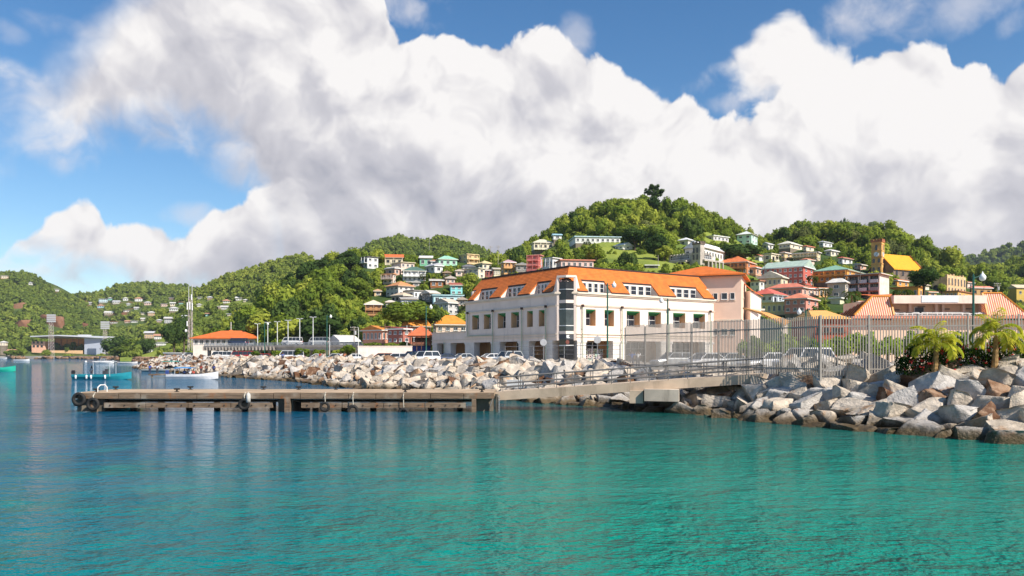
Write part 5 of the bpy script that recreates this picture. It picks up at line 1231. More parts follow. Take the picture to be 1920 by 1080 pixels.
def rock_material(name, base, light, rust, rust_amt):
    m = bpy.data.materials.new(name); m.use_nodes = True; g = G(m.node_tree); b = m.node_tree.nodes['Principled BSDF']
    tc = g.new('ShaderNodeTexCoord').outputs['Object']; p = g.new('ShaderNodeNewGeometry').outputs['Position']
    rn = g.new('ShaderNodeObjectInfo').outputs['Random']
    v = g.v('ADD', tc, g.v('SCALE', (13.0, 7.0, 5.0), scale=rn))
    c = g.mix(g.sm(g.noise(v, 1.6, 6, .62), .32, .68), rgb(base), rgb(light))
    c = g.mix(g.m('MULTIPLY', g.sm(g.noise(v, 4.5, 6, .7), .55, .75), .55), c, rgb([x*.5 for x in base]))
    st = g.sm(g.m('ADD', g.noise(v, .9, 5, .6), g.m('MULTIPLY', rn, .22)), .76-rust_amt, .90-rust_amt)
    c = g.mix(g.m('MULTIPLY', st, .85), c, rgb(rust))
    z = g.new('ShaderNodeSeparateXYZ', {0: p}).outputs[2]
    zz = g.m('ADD', z, g.m('MULTIPLY', g.m('SUBTRACT', g.noise(p, 1.1, 4, .6), .5), 1.0))
    c = g.mix(g.sm(zz, .15, .95, 1.0, 0.0), c, g.mix(g.noise(v, 2.2, 3), (.030,.023,.014), (.15,.10,.045)))   # wet, weedy tide band
    g.put(b.inputs['Base Color'], c); g.put(b.inputs['Roughness'], g.sm(zz, .2, .7, .45, .92)); b.inputs['Specular IOR Level'].default_value = .25
    hgt = g.m('ADD', g.noise(v, 5.0, 6, .65), g.m('MULTIPLY', g.noise(v, 1.8, 3, .5), .8))
    g.put(b.inputs['Normal'], g.new('ShaderNodeBump', {'Strength': 1.0, 'Distance': .14, 'Height': hgt}))
    return m
RM = [rock_material('pale_limestone', (.39,.33,.265), (.62,.53,.43), (.40,.23,.12), .05), rock_material('rusty_stone', (.17,.085,.042), (.36,.24,.16), (.10,.042,.02), .16), rock_material('grey_stone_rock', (.34,.32,.30), (.54,.50,.46), (.22,.11,.06), .05)]
ROCKS = {k: [rock_mesh(31*i+k*7+3, [RM[k]]) for i in range(9)] for k in range(3)}
rr_ = random.Random(5)
items = []
def slope_z(o): return float(np.interp(o, [q[0] for q in prof], [q[1] for q in prof]))
def near_ramp(x, y): 
    px = 960+F*x/y
    return 935 < px < 1420 and y < 58.5
s = 0.0
rows = [(-1.0,-.3,.95),(.2,.15,.9),(1.4,.65,1.0),(2.7,1.2,1.0),(3.9,1.75,1.05),(5.2,2.25,1.0),(6.5,2.7,.95),(7.7,3.0,.85),(8.9,3.05,.75)]
for ri, (o, z, kz) in enumerate(rows):
    s = 0.6*ri
    while s < SLEN[-1]-.5:
        p, n = shore(s)
        dist = math.hypot(*p)
        size = float(np.interp(s, [0, 30, 55, 75, 110, 200, 300], [.96, .98, .98, 1.0, 1.02, 1.08, 1.05]))
        r_ = size*rr_.uniform(.74, 1.2)*kz*(1 if ri < 7 else rr_.uniform(.8, 1))
        q = p+n*(o+rr_.uniform(-.35, .35))
        x, y = q; zz = z-.12+r_*.22+rr_.uniform(-.08, .12)
        if ri == 8 and s > 62: s += 2; continue
        if ri >= 6 and s > 62: zz -= .2
        if ri >= 6 and s < 36: zz += .22
        if ri >= 5 and 1175 < 960+F*q[0]/q[1] < 1480: zz -= .7; r_ *= .75
        if near_ramp(x, y): zz = min(zz, .55+rr_.uniform(-.2, .1)) if 935 < 960+F*x/y < 1290 else zz-.3
        items.append([x, y, zz, r_, ri])
        s += r_*rr_.uniform(1.25, 1.5)
def rpix(it): return it[3]/it[1]*F
def rvis(it):
    px, py = PX((it[0], it[1], it[2])); return -30 < px < 1950
items = [it for it in items if rvis(it) or it[1] < 60]
items.sort(key=lambda it: (not rvis(it), -rpix(it)))
single, rest = items[:290], items[290:]
ROWN = ['at the waterline','just above the waterline','low on the slope','below the middle of the slope','on the middle of the slope','high on the slope','below the crest','on the crest','behind the crest']
def landmark(px):
    if px < 1000: return 'behind the pier'
    if px < 1180: return 'behind the ramp railing'
    if px < 1330: return 'beside the concrete abutment'
    if px < 1560: return 'below the tall fence'
    if px < 1700: return 'below the fence gate'
    if px < 1800: return 'below the left palm'
    return 'below the right palm'
cnt = {}; single.sort(key=lambda it: PX(it)[0])
for it in single:
    x, y, z, r_, ri = it; px, py = PX(it)
    u = rr_.random(); k = 1 if u < .08 else (2 if u < .34 else 0)
    if 1170 < px < 1300 and ri < 3: k = 2
    sizew = 'large' if r_ > 1.3 else ('small' if r_ < .95 else 'medium')
    colw = {0: 'pale', 1: 'rust brown', 2: 'grey'}[k]
    lm = landmark(px); key = (sizew, colw, lm, ri); cnt[key] = cnt.get(key, 0)+1
    it += [k, sizew, colw, lm, cnt[key], key]
for it in single:
    x, y, z, r_, ri, k, sizew, colw, lm, c_, key = it
    o = link('boulder', ROCKS[k][rr_.randrange(9)], None, (x, y, z))
    o.rotation_euler = (rr_.uniform(-.5, .5)+(math.pi if rr_.random() < .5 else 0), rr_.uniform(-.45, .45), rr_.uniform(0, 6.28)); o.scale = (r_*rr_.uniform(.95, 1.3), r_*rr_.uniform(.85, 1.1), r_*rr_.uniform(.8, 1.05))
    lab = '%s %s boulder %s %s' % (sizew, colw, ROWN[ri], lm) if cnt[key] == 1 else '%s %s boulder %s %s, %s from left' % (sizew, colw, ROWN[ri], lm, ordinal(c_))
    tag(o, lab, 'boulder', 'boulders of the sea wall')
def rest_rocks():
    Vs, Fs, Ms, o = [], [], [], 0
    base = {}
    for k in range(3):
        for j, me in enumerate(ROCKS[k]):
            base[(k, j)] = (np.array([v.co[:] for v in me.vertices]), np.array([p.vertices[:] for p in me.polygons]))
    lowres = {}
    for it in rest:
        x, y, z, r_, ri = it
        u = rr_.random(); dark = y > 165
        k = (1 if u < .3 else 2) if dark and u < .75 else (1 if u < .10 else (2 if u < .34 else 0)); j = rr_.randrange(9)
        V, Fc = base[(k, j)]
        m = Matrix.Rotation(rr_.uniform(0, 6.28), 3, 'Z')@Matrix.Rotation(rr_.uniform(-.6, .6), 3, 'X')@Matrix.Rotation(rr_.uniform(-.6, .6), 3, 'Y')
        P = (V*np.array([r_*1.15, r_, r_*.9]))@np.array(m).T+np.array([x, y, z])
        Vs.append(P); Fs.append(Fc+o); Ms.append(np.full(len(Fc), k)); o += len(V)
    if Vs: tag(link('boulder_heap', grid_mesh('boulder_heap', np.concatenate(Vs), np.concatenate(Fs), RM, smooth=False, mi=np.concatenate(Ms))), 'far run of broken boulders along the sea wall beyond the pier', 'boulders', None, 'stuff')
rest_rocks()
# loose stones at the foot of the far bay
# ------------------------------------------------------------------ pier
def wood_material(name, col, rust=True):
    m = bpy.data.materials.new(name); m.use_nodes = True; g = G(m.node_tree); b = m.node_tree.nodes['Principled BSDF']
    tc = g.new('ShaderNodeTexCoord').outputs['Object']
    gr = g.noise(g.v('MULTIPLY', tc, (.6, 8, 9)), 2.0, 5, .65)
    c = g.mix(g.sm(gr, .3, .7), rgb([x*.45 for x in col]), rgb(col))
    c = g.mix(g.sm(g.noise(tc, .7, 5, .6), .5, .72), c, rgb((.30,.26,.21)))
    if rust: c = g.mix(g.m('MULTIPLY', g.sm(g.noise(g.v('MULTIPLY', tc, (1, 1, .4)), 1.3, 5, .65), .55, .7), .8), c, rgb((.26,.09,.022)))
    g.put(b.inputs['Base Color'], c); b.inputs['Roughness'].default_value = .85; b.inputs['Specular IOR Level'].default_value = .2
    g.put(b.inputs['Normal'], g.new('ShaderNodeBump', {'Strength': .6, 'Distance': .03, 'Height': gr}))
    return m
timber = wood_material('weathered_timber', (.24,.17,.115)); timber_d = wood_material('dark_timber', (.16,.115,.08), False)
deckm = mat('pier_deck', (.42,.31,.21), .9, 0, .22, .6, .3, 10, .15, dirt=(.2,.14,.09), dirt_amt=.5)
rubber = mat('rubber', (.022,.021,.020), .75, 0, .3, 5, .2, 30, .3); ropem = mat('rope', (.50,.46,.38), .9, 0, .3, 9); galv = metal((.30,.30,.31), .5, .3); weed = mat('wet_concrete', (.17,.145,.11), .8, 0, .5, .9, .3, 6, .3, dirt=(.05,.04,.02), dirt_amt=.7)
PY = 53.25; PX0, PX1 = -29.4, -1.2
def pier():
    t = thing('pier', 'low weathered concrete and timber pier with a tan deck and rusty side beams', 'pier', (PX0, PY, 0))
    x = lambda px: (px-960)/F*PY-PX0; Lp = PX1-PX0
    d = MB(); d.box(0, Lp, .0, 5.2, 1.02, 1.30); d.build('deck', deckm, t)
    e = (144, 226, 267, 372, 515, 565, 655, 706, 808, 870, 927)
    for i in range(len(e)-1):
        MB().box(x(e[i])+.02, x(e[i+1])-.02, -.28, -.003, .90, 1.27+.012*((i*5) % 3)).build('fender_beam', timber, t)
    c = MB(); c.box(.05, x(196), .05, 5.1, .02, 1.0); c.box(-.35, .05, .3, 4.5, .35, .8); c.build('end_block', weed, t)
    for a, b_ in ((518, 546), (886, 924)):
        MB().box(x(a), x(b_), .45, 5.0, -2.5, 1.0).build('support', weed, t)
    for a, b_ in ((175, 184), (536, 546), (885, 893)):
        MB().box(x(a), x(b_), -.34, .02, -.25, .895).build('fender_post', timber, t)
    for a, b_ in ((197, 275), (276, 354), (355, 434), (435, 512), (566, 642), (643, 720), (721, 797), (798, 874)):
        b = MB(); b.box(x(a), x(b_)-.02, -.16, .12, .28, .62)
        b.build('side_beam', timber, t)
        q = MB()
        for f in (.15, .5, .85):
            u = x(a)+(x(b_)-x(a))*f; q.cyl((u,-.163,.45),(u,-.215,.45),.045,n=6)
        q.build('bolt', rubber, t)
    for a, b_ in ((190, 518), (546, 886)):
        q = MB(); q.box(x(a), x(b_), .6, 4.9, .62, .70); q.build('cross_frame', timber_d, t)
        q = MB(); q.box(x(a), x(b_), .55, .62, .78, .84); q.build('pipe', metal((.5,.5,.48)), t)
        for k in range(6): u = x(a)+(x(b_)-x(a))*(k+.5)/6; MB().cyl((u, 2.5, -2.5), (u, 2.5, 1.0), .22, n=10).build('pile', weed, t)
    for px, back in ((172,.6),(217,4.3),(321,.9),(357,4.3),(494,4.3),(560,4.2),(630,4.3),(758,.5),(766,4.2),(903,.6)):
        u = x(px)*(1 if back < 2 else 1.0)+(0 if back < 2 else (px-960)/F*back)
        q = MB(); q.box(u-.12,u+.12,back-.12,back+.12,1.30,1.34); q.cyl((u,back,1.34),(u,back,1.50),.07,.06,8); q.cyl((u-.2,back,1.50),(u+.2,back,1.50),.055,n=8); q.build('bollard', rubber, t)
    q = MB(); q.tube([(x(176),.5,1.3),(x(176),.5,1.62),(x(178),.7,1.78),(x(183),1.0,1.78),(x(185),1.1,1.6),(x(185),1.1,1.3)], .035, 6); q.build('ladder_hoop', frame_white, t)
    q = MB(); q.cyl((Lp+.18,-.1,-.6),(Lp+.18,-.1,1.2),.1,n=8); q.build('mooring_pile', weed, t)
    q = MB()
    for i in range(16): q.torus((Lp+.33,-.25,1.05-i*.085), .05, .018, 'x' if i % 2 else 'y', 8, 5)
    q.build('chain', galv, t)
    q = MB(); q.obox((Lp-.35,.44,.2),(Lp-.1,.44,.85),.06,.04); q.build('brace', galv, t)
    m = MB(); m.box(0.02, .2, -.30, -.02, .85, 1.3); return t
pier()
def tyre(px, py, label, R0=.30, r=.10, rope_top=1.32, sink=0, fender=False):
    x = (px-960)/F*PY; z = H+(HOR-py)/F*PY
    t = thing('old_tyre', label, 'tyre', (x, PY-.46, z-sink), 0, 'tyres hung along the pier')
    m = MB(); m.torus((0,0,0), R0, r, 'y', 22, 10); m.build('rubber_ring', rubber, t, True)
    q = MB(); q.tube([(0,0,R0-.02),(.03,.0,R0+.12),(-.01,.03,rope_top-(z-sink)-.25),(0,.30,rope_top-(z-sink))], .03, 6); q.build('rope', ropem, t)
tyre(155,748,'black tyre with a pale rope loop at the left end of the pier',.36,.12)
tyre(181,757,'black tyre half in the water beside the left fender post',.34,.11)
tyre(462,757,'black tyre hanging under the white fender',.30,.11)
tyre(612,762,'round black tyre hanging free on one rope at the middle of the pier',.26,.09)
tyre(664,769,'black tyre half sunk beside the doubled rope right of the middle',.30,.11)
tyre(758,774,'black tyre almost sunk under the knotted rope near the right end',.29,.11)
x = (470-960)/F*PY
t = thing('boat_fender', 'grubby white cylindrical fender hanging from the pier above a tyre', 'fender', (x, PY-.46, .62))
m = MB(); m.loft([[(r_*math.cos(a), r_*math.sin(a), z) for a in [2*math.pi*i/12 for i in range(12)]] for z, r_ in ((0,.05),(.06,.15),(.5,.16),(.62,.12),(.68,.04))]); m.build('fender_body', mat('grubby_white', (.55,.52,.47), .7, 0, .35, 4), t, True)
m = MB(); m.tube([(0,0,.66),(-.05,.05,.72),(-.02,.42,.70)], .025, 6); m.build('rope', ropem, t)
# ------------------------------------------------------------------ ramp, railings, abutment, fence
A0, A1 = Vector((-1.15,55.2,1.24)), Vector((16.6,51.4,2.62))
rd = (A1-A0); rl = rd.length; ru = rd.normalized(); rn_ = Vector((-ru.y, ru.x, 0)).normalized()
conc = concrete((.54,.42,.31)); steel = metal((.17,.16,.15), .5, .2)
def ramp():
    t = thing('access_ramp', 'sloping concrete access ramp with double steel railings from the pier up to the quay', 'ramp')
    m = MB(); c = A0+rn_*1.4; m.obox(c-Vector((0,0,.3)), A1+rn_*1.4-Vector((0,0,.3)), 2.8, .6)
    m.build('deck', conc, t)
    for off, st_ in ((.12, .5), (2.6, -.2)):
        r = MB()
        for h_ in (.28, .55, 1.0): r.cyl(A0+ru*st_+rn_*off+Vector((0,0,h_)), A1+rn_*off+Vector((0,0,h_)), .034 if h_ < .9 else .045, n=7)
        n = 14
        for i in range(n+1):
            p = A0+ru*(st_+(rl-st_)*i/n)+rn_*off; r.cyl(p-Vector((0,0,.02)), p+Vector((0,0,1.0)), .03, n=6)
        p = A0+ru*(st_-.0)+rn_*off; r.cyl(p+Vector((0,0,.28))-ru*.25, p+Vector((0,0,1.0))-ru*.25, .03, n=6); 
        for h_ in (.28, 1.0): r.cyl(p+Vector((0,0,h_))-ru*.25, p+Vector((0,0,h_)), .03, n=6)
        r.build('railing', steel, t)
    a = thing('abutment', 'square pale concrete abutment block carrying the ramp', 'abutment')
    q = MB(); p = W(1208, 665, 52.3); p2 = W(1273, 665, 51.5)
    q.prism([(p.x,p.y),(p2.x,p2.y),(p2.x+.6,p2.y+2.6),(p.x+.6,p.y+2.6)], .78, 1.56); q.build('block', concrete((.60,.50,.40), 'abutment_concrete'), a)
    q = MB(); q.prism([(p.x-.9,p.y+.5),(p.x-.02,p.y+.3),(p.x+.5,p.y+2.5),(p.x-.4,p.y+2.5)], .6, 1.45); q.build('wing_wall', conc, a)
    b = thing('metal_box', 'pale grey metal box lying on the rocks behind the ramp railing', 'box', W(950, 724, 59.5)); b.rotation_euler = (0, 0, -.1)
    q = MB(); q.box(0, 1.1, 0, .6, -.1, .42); q.build('casing', metal((.62,.63,.64), .35), b); q = MB(); q.box(-.02, 1.12, -.02, .62, .422, .46); q.build('lid', metal((.7,.7,.7), .35), b)
ramp()
fence_m = metal((.34,.31,.275), .55, .1)
def fence():
    FP = [Vector((9.74,68,0)), Vector((18.3,46.8,0)), Vector((34.5,44.6,0))]
    zt, zb = 6.15, 2.55
    t = thing('palisade_fence', 'tall grey steel palisade fence with closely spaced pickets along the quay edge', 'fence')
    for k, (p, q) in enumerate(((FP[0],FP[1]),(FP[1],FP[2]))):
        L_ = (q-p).length; d = (q-p).normalized(); nb = 7 if k == 0 else 6
        for i in range(nb):
            a, b = p+d*L_*i/nb, p+d*L_*(i+1)/nb
            z0, z1 = zt+(.22 if k == 0 else 0)*(1-(i+.5)/nb), zt
            m = MB(); n = int((b-a).length/.16)
            for j in range(1, n): c = a.lerp(b, j/n); h_ = z0-.02*((j*7) % 3); m.obox(c+Vector((0,0,zb+.05)), c+Vector((0,0,h_)), .056, .036, up=(-d.y, d.x, 0))
            m.build('picket_panel', fence_m, t)
            for z in (zt-.62, zb+.45): MB().obox(a+Vector((0,0,z)), b+Vector((0,0,z)), .05, .07).build('rail', fence_m, t)
        for i in range(nb+(k == 1)):
            a = p+d*L_*i/nb; w = .06 if (k == 1 and i in (0, 1, 2)) else .045
            MB().box(a.x-w, a.x+w, a.y-w, a.y+w, zb-.9, zt+.04).build('post', fence_m, t)
fence()
def wire_fence():
    t = thing('wire_fence', 'low see through wire fence on thin posts before the corner of the white building', 'fence')
    pts = [W(947,665,84), W(1000,665,80), W(1058,665,76), W(1110,665,72.5), W(1162,665,69.5)]
    for p in pts: MB().cyl((p.x,p.y,2.3),(p.x,p.y,4.75),.035,n=6).build('post', galv, t)
    r = MB()
    for a, b in zip(pts, pts[1:]):
        for z in (2.9, 3.4, 3.9, 4.3, 4.7): r.cyl((a.x,a.y,z),(b.x,b.y,z),.012 if z < 4.6 else .022,n=4)
    r.build('wire', galv, t)
wire_fence()
# ------------------------------------------------------------------ vehicles
tyre_m = mat('tyre_rubber', (.02,.02,.02), .8); rim_m = metal((.45,.46,.48), .3, .8); lamp_m = metal((.75,.75,.72), .15); tail_m = metal((.45,.02,.02), .2)
_cars = {}
def car_proto(kind, col):
    if (kind, col) in _cars: return _cars[(kind, col)]
    cm = mat('car_paint', col, .22, .1, .04, 2, spec=.6); gl = glass((.025,.03,.035))
    if kind == 'sedan': L, Wd, hb, ht, g = 4.4, 1.72, .92, 1.43, (.25,.42,.70,.86)
    elif kind == 'suv': L, Wd, hb, ht, g = 4.5, 1.82, 1.08, 1.76, (.24,.36,.90,.985)
    elif kind == 'wagon': L, Wd, hb, ht, g = 4.4, 1.72, .95, 1.48, (.25,.40,.86,.97)
    else: L, Wd, hb, ht, g = 4.9, 1.78, 1.20, 2.05, (.05,.16,.955,.985)
    t = thing('parked_car' if kind != 'van' else 'minibus', '', 'car' if kind != 'van' else 'minibus')
    w2 = Wd/2
    def sec(x, z0, z1, w): return [(x,-w*.86,z0),(x,-w,z0+.18),(x,-w,z1-.12),(x,-w*.93,z1),(x,w*.93,z1),(x,w,z1-.12),(x,w,z0+.18),(x,w*.86,z0)]
    hood = hb*.84 if kind != 'van' else hb*.9
    b = MB(); b.loft([sec(.0,.38,hood*.78,w2*.88), sec(.12,.25,hood*.92,w2*.97), sec(L*.22,.22,hood,w2), sec(L*g[0]+.05,.22,hb,w2), sec(L*.8,.22,hb,w2), sec(L-.15,.26,hb*.97,w2*.97), sec(L,.4,hb*.88,w2*.9)])
    body = b.build('body', cm, t)
    c = MB(); x0, x1, x2, x3 = (L*v for v in g); k = w2*.93; kt = w2*.78
    c.add([(x0,-k,hb-.02),(x3,-k,hb-.02),(x3,k,hb-.02),(x0,k,hb-.02),(x1,-kt,ht-.09),(x2,-kt,ht-.09),(x2,kt,ht-.09),(x1,kt,ht-.09)], [(0,1,5,4),(1,2,6,5),(2,3,7,6),(3,0,4,7),(0,3,2,1),(4,5,6,7)])
    c.build('cabin_glass', gl, t)
    r = MB(); r.box(x1-.03, x2+.03, -kt-.02, kt+.02, ht-.095, ht)
    r.build('roof', cm, t)
    p = MB()
    for s_ in (-1, 1):
        for a, bq in ((x0, x1), (x3, x2)): p.obox((a, s_*k*1.005, hb-.03), (bq, s_*kt*1.01, ht-.06), .07, .08)
        for f in ((.5,) if kind != 'van' else (.28, .52, .76)): xm = x1+(x2-x1)*f; p.obox((xm, s_*k*1.005, hb-.03), (xm, s_*kt*1.012, ht-.06), .08, .04)
    p.build('pillar', cm, t)
    for s_ in (-1, 1):
        for xw in (L*.19, L*.80):
            q = MB(); q.cyl((xw, s_*(w2-.2), .32), (xw, s_*(w2+.02), .32), .32, n=16); o = q.build('wheel', tyre_m, t)
            q = MB(); q.cyl((xw, s_*(w2+.021), .32), (xw, s_*(w2+.035), .32), .19, n=12); q.build('rim', rim_m, o)
        q = MB(); q.box(-.02, .12, s_*w2*.62-.18, s_*w2*.62+.18, hood*.62, hood*.80); q.build('headlight', lamp_m, t)
        q = MB(); q.box(L-.1, L+.02, s_*w2*.72-.13, s_*w2*.72+.13, hb*.68, hb*.9); q.build('tail_light', tail_m, t)
    _cars[(kind, col)] = t; t['_used'] = 0
    return t
def car(kind, col, px, Y, yaw, label, z=2.6, group='cars parked on the quay'):
    p = car_proto(kind, col)
    if p['_used']: p = copy_tree(p)
    p['_used'] = 1
    p.location = ((px-960)/F*Y, Y, z); p.rotation_euler = (0, 0, R(yaw)); tag(p, label, None, group)
WHI = (.72,.72,.73); SIL = (.42,.44,.46); NAV = (.025,.04,.09); BLK = (.018,.018,.02); REDC = (.36,.03,.025); RUST = (.30,.10,.05)
car('wagon', RUST, 690, 118, -8, 'rust brown hatchback before the white boundary wall, leftmost there')
car('wagon', WHI, 714, 115, 4, 'white estate car side on before the boundary wall')
car('suv', NAV, 750, 113, 38, 'dark navy off-road car between the white estate and the white off-road car')
car('suv', WHI, 775, 109, 50, 'white off-road car with its dark rear window open to view by the lamp post')
car('sedan', NAV, 806, 112, 32, 'dark blue saloon in front of the low arcaded wing')
car('sedan', SIL, 842, 112, 34, 'silver saloon between the first two arcade piers')
car('sedan', WHI, 893, 112, 30, 'small white saloon before the arcade, left of the silver off-road car')
car('suv', SIL, 928, 108, 40, 'silver off-road car nearest the corner of the white building')
car('sedan', WHI, 1283, 66, 28, 'white saloon behind the left half of the palisade fence')
car('sedan', SIL, 1325, 68, 26, 'pale silver saloon directly behind the white one at the fence')
car('sedan', WHI, 1392, 60, 22, 'white saloon with dark windows left of the white off-road car by the fence gate')
car('suv', WHI, 1462, 56, 24, 'white off-road car parked behind the fence gate')
car('wagon', SIL, 1225, 76, 20, 'silver hatchback partly hidden at the left end of the palisade fence')
car('van', WHI, 523, 150, 2, 'white minibus with a long row of windows behind the sea wall', group='minibuses at the terminus')
car('van', REDC, 432, 172, 6, 'dark red minibus at the terminus under the viaduct', group='minibuses at the terminus')
car('van', WHI, 395, 182, 8, 'white minibus left of the dark red one under the viaduct', group='minibuses at the terminus')
car('wagon', REDC, 470, 165, 4, 'red estate car right of the dark red minibus')
car('sedan', WHI, 572, 146, 6, 'white saloon just right of the white minibus on the quay')
car('wagon', SIL, 604, 142, 10, 'silver hatchback behind the group of people on the quay')
car('sedan', WHI, 640, 138, 15, 'white saloon beside the left end of the boundary wall')
dz = H+(HOR-649.5)/F*190+.25
car('van', NAV, 430, 205, -8, 'dark blue minibus on the viaduct near the orange office', dz, 'minibuses on the viaduct')
car('van', WHI, 530, 194, -8, 'white minibus crossing the middle of the viaduct', dz, 'minibuses on the viaduct')
car('van', SIL, 580, 193, -8, 'silver minibus farthest right on the viaduct', dz, 'minibuses on the viaduct')
# ------------------------------------------------------------------ lamps, poles, masts, signs
green_pole = metal((.02,.10,.075), .45); white_pole = metal((.66,.67,.66), .5)
def lantern_lamp(px, top, Y, label, side=1):
    p = W(px, top, Y); t = thing('street_lamp', label, 'street lamp', (p.x, p.y, 2.4), 0, 'green lantern lamps along the quay'); h = p.z-2.4
    m = MB(); m.cyl((0,0,0),(0,0,h),.10,.075,8); m.cyl((0,0,0),(0,0,.8),.16,.13,8); m.cyl((0,0,h),(0,0,h+.12),.05,.02,6); m.build('pole', green_pole, t)
    m = MB(); m.tube([(0,0,h-.25),(side*.35,0,h-.1),(side*.62,0,h-.02)], .035, 6); m.build('arm', green_pole, t)
    m = MB(); x = side*.68; m.loft([[(x+r*math.cos(a), r*math.sin(a), z) for a in [2*math.pi*i/10 for i in range(10)]] for z, r in ((h-.42,.08),(h-.34,.20),(h-.12,.24),(h+.02,.16),(h+.16,.05),(h+.28,.02))]); m.build('lantern', metal((.80,.80,.78), .3), t, True)
lantern_lamp(799,574,112,'green lamp post with white lantern before the low arcaded wing')
lantern_lamp(1139,532,82,'green lamp post with white lantern in front of the right arcade of the white building')
lantern_lamp(1252,561,84,'green lamp post behind the palisade fence with its lantern to the left',-1)
lantern_lamp(1825,516,58,'tall green lamp post with white lantern standing before the pink terminal')
lantern_lamp(613,592,140,'green lamp post beside the people on the quay')
lantern_lamp(496,606,165,'green lamp post at the minibus terminus')
lantern_lamp(1511,582,80,'short green lamp post before the orange hipped market roof',-1)
def arm_lamp(px, top, Y, label, grp='white double armed lamps on the viaduct', z0=None):
    z0 = H+(HOR-649)/F*Y if z0 is None else z0
    p = W(px, top, Y); t = thing('double_lamp', label, 'street lamp', (p.x, p.y, z0), 0, grp); h = p.z-z0
    MB().cyl((0,0,0),(0,0,h),.11,.08,8).build('pole', white_pole, t)
    m = MB(); m.obox((-.62,0,h),(.62,0,h),.08,.08); m.build('cross_arm', white_pole, t)
    for s_ in (-1, 1): m = MB(); m.box(min(s_*.25,s_*.78), max(s_*.25,s_*.78), -.14, .14, h+.0405, h+.15); m.build('lamp_head', white_pole, t)
for i, (px, top) in enumerate(((483,607.5),(502,605),(520,603.5),(540,601),(562,598),(587,595))): arm_lamp(px, top, 205-i*4, 'white double armed lamp post on the viaduct, '+('leftmost of six' if i == 0 else 'rightmost of six' if i == 5 else ordinal(i+1)+' of six from the left'))
def pole(px, top, bot, Y, name, label, r=.09, col=None, cross=False, cat='pole', box_=False):
    p, q = W(px, top, Y), W(px, bot, Y); t = thing(name, label, cat, (p.x, p.y, q.z-1.5)); h = p.z-q.z+1.5
    MB().cyl((0,0,0),(0,0,h),r,r*.7,7).build('shaft', mat('pole_wood', col or (.34,.30,.26), .85), t)
    if cross:
        for d in (.3, .8): MB().obox((-.9,0,h-d),(.9,0,h-d),.09,.09).build('cross_arm', mat('pole_wood', col or (.34,.30,.26), .85), t)
        m = MB()
        for u in (-.8,-.3,.3,.8): m.cyl((u,0,h-.26),(u,0,h-.08),.05,n=6)
        m.build('insulator', white_pole, t)
    if box_: MB().cyl((.28,0,h-1.9),(.28,0,h-1.0),.22,n=10).build('transformer', metal((.5,.5,.5)), t)
pole(580,613,640,215,'utility_pole','grey utility pole with transformer behind the viaduct lamps',.12,None,True,'utility pole',True)
pole(555,619,640,220,'utility_pole','squat utility pole with cross arms left of the transformer pole',.12,None,True,'utility pole')
pole(664,612,650,180,'utility_pole','utility pole with cross arms beside the pink dormer house',.12,None,True,'utility pole',True)
pole(618,609,668,145,'flag_pole','slim white pole right of the green lamp by the people',.06,(.7,.7,.66))
pole(672,614,670,138,'flag_pole','white pole at the left end of the boundary wall',.07,(.7,.7,.66))
pole(763,610,655,150,'flag_pole','white pole before the dark rose house',.07,(.7,.7,.66))
pole(722,607,648,170,'utility_pole','brown pole before the orange end of the dormer house',.09,(.2,.13,.09))
pole(776,588,610,190,'flag_pole','slim pale mast above the orange dormer roofs',.06,(.6,.6,.58))
pole(934,460,500,330,'utility_pole','utility pole on the left of the sloping lawn',.12,None,True,'utility pole')
pole(920,461,492,345,'utility_pole','utility pole on the saddle behind the tan balcony house',.12,None,True,'utility pole')
pole(1303,424,446,350,'utility_pole','tall thin pole on the wooded hill above the gabled hall',.10)
pole(1353,420,444,360,'utility_pole','thin pole on the wooded hill above the low flat white house',.10)
pole(1234,478,505,250,'utility_pole','thin pole left of the crenellated house',.10)
pole(1434,478,505,240,'utility_pole','dark pole at the left end of the long red school',.10,(.15,.12,.1),True,'utility pole')
pole(1613,499,520,225,'utility_pole','dark pole in front of the green school roof',.10,(.15,.12,.1))
pole(1870,530,555,200,'utility_pole','utility pole with cross arms right of the tan pavilion',.10,None,True,'utility pole',True)
pole(805,440,478,820,'radio_mast','thin radio mast between the twin green peaks',.18,(.35,.33,.33))
pole(1845,528,556,150,'flag_pole','slim dark pole before the coral pavilion roof',.05,(.2,.15,.12))
def lattice(px, top, bot, Y, w0, w1, name, label, cat, heads):
    p, q = W(px, top, Y), W(px, bot, Y); t = thing(name, label, cat, (p.x, p.y, q.z)); h = p.z-q.z
    m = MB(); n = 10
    for sx in (-1, 1):
        for sy in (-1, 1): m.cyl((sx*w0,sy*w0,-1),(sx*w1,sy*w1,h),.05*w0+.03,n=5)
    m.build('leg', metal((.46,.44,.43)), t)
    m = MB()
    for i in range(n):
        z0, z1 = h*i/n, h*(i+1)/n; a, b = w0+(w1-w0)*i/n, w0+(w1-w0)*(i+1)/n
        for s_ in (-1, 1):
            m.cyl((-a,s_*a,z0),(b,s_*b,z1),.03*w0+.03,n=4); m.cyl((s_*a,-a,z0),(s_*b,b,z1),.03*w0+.03,n=4); m.cyl((-a,s_*a,z0),(a,s_*a,z0),.03*w0+.02,n=4)
    m.build('lattice', mat('mast_paint', (.50,.36,.33), .7, 0, .5, .35), t)
    heads(t, h)
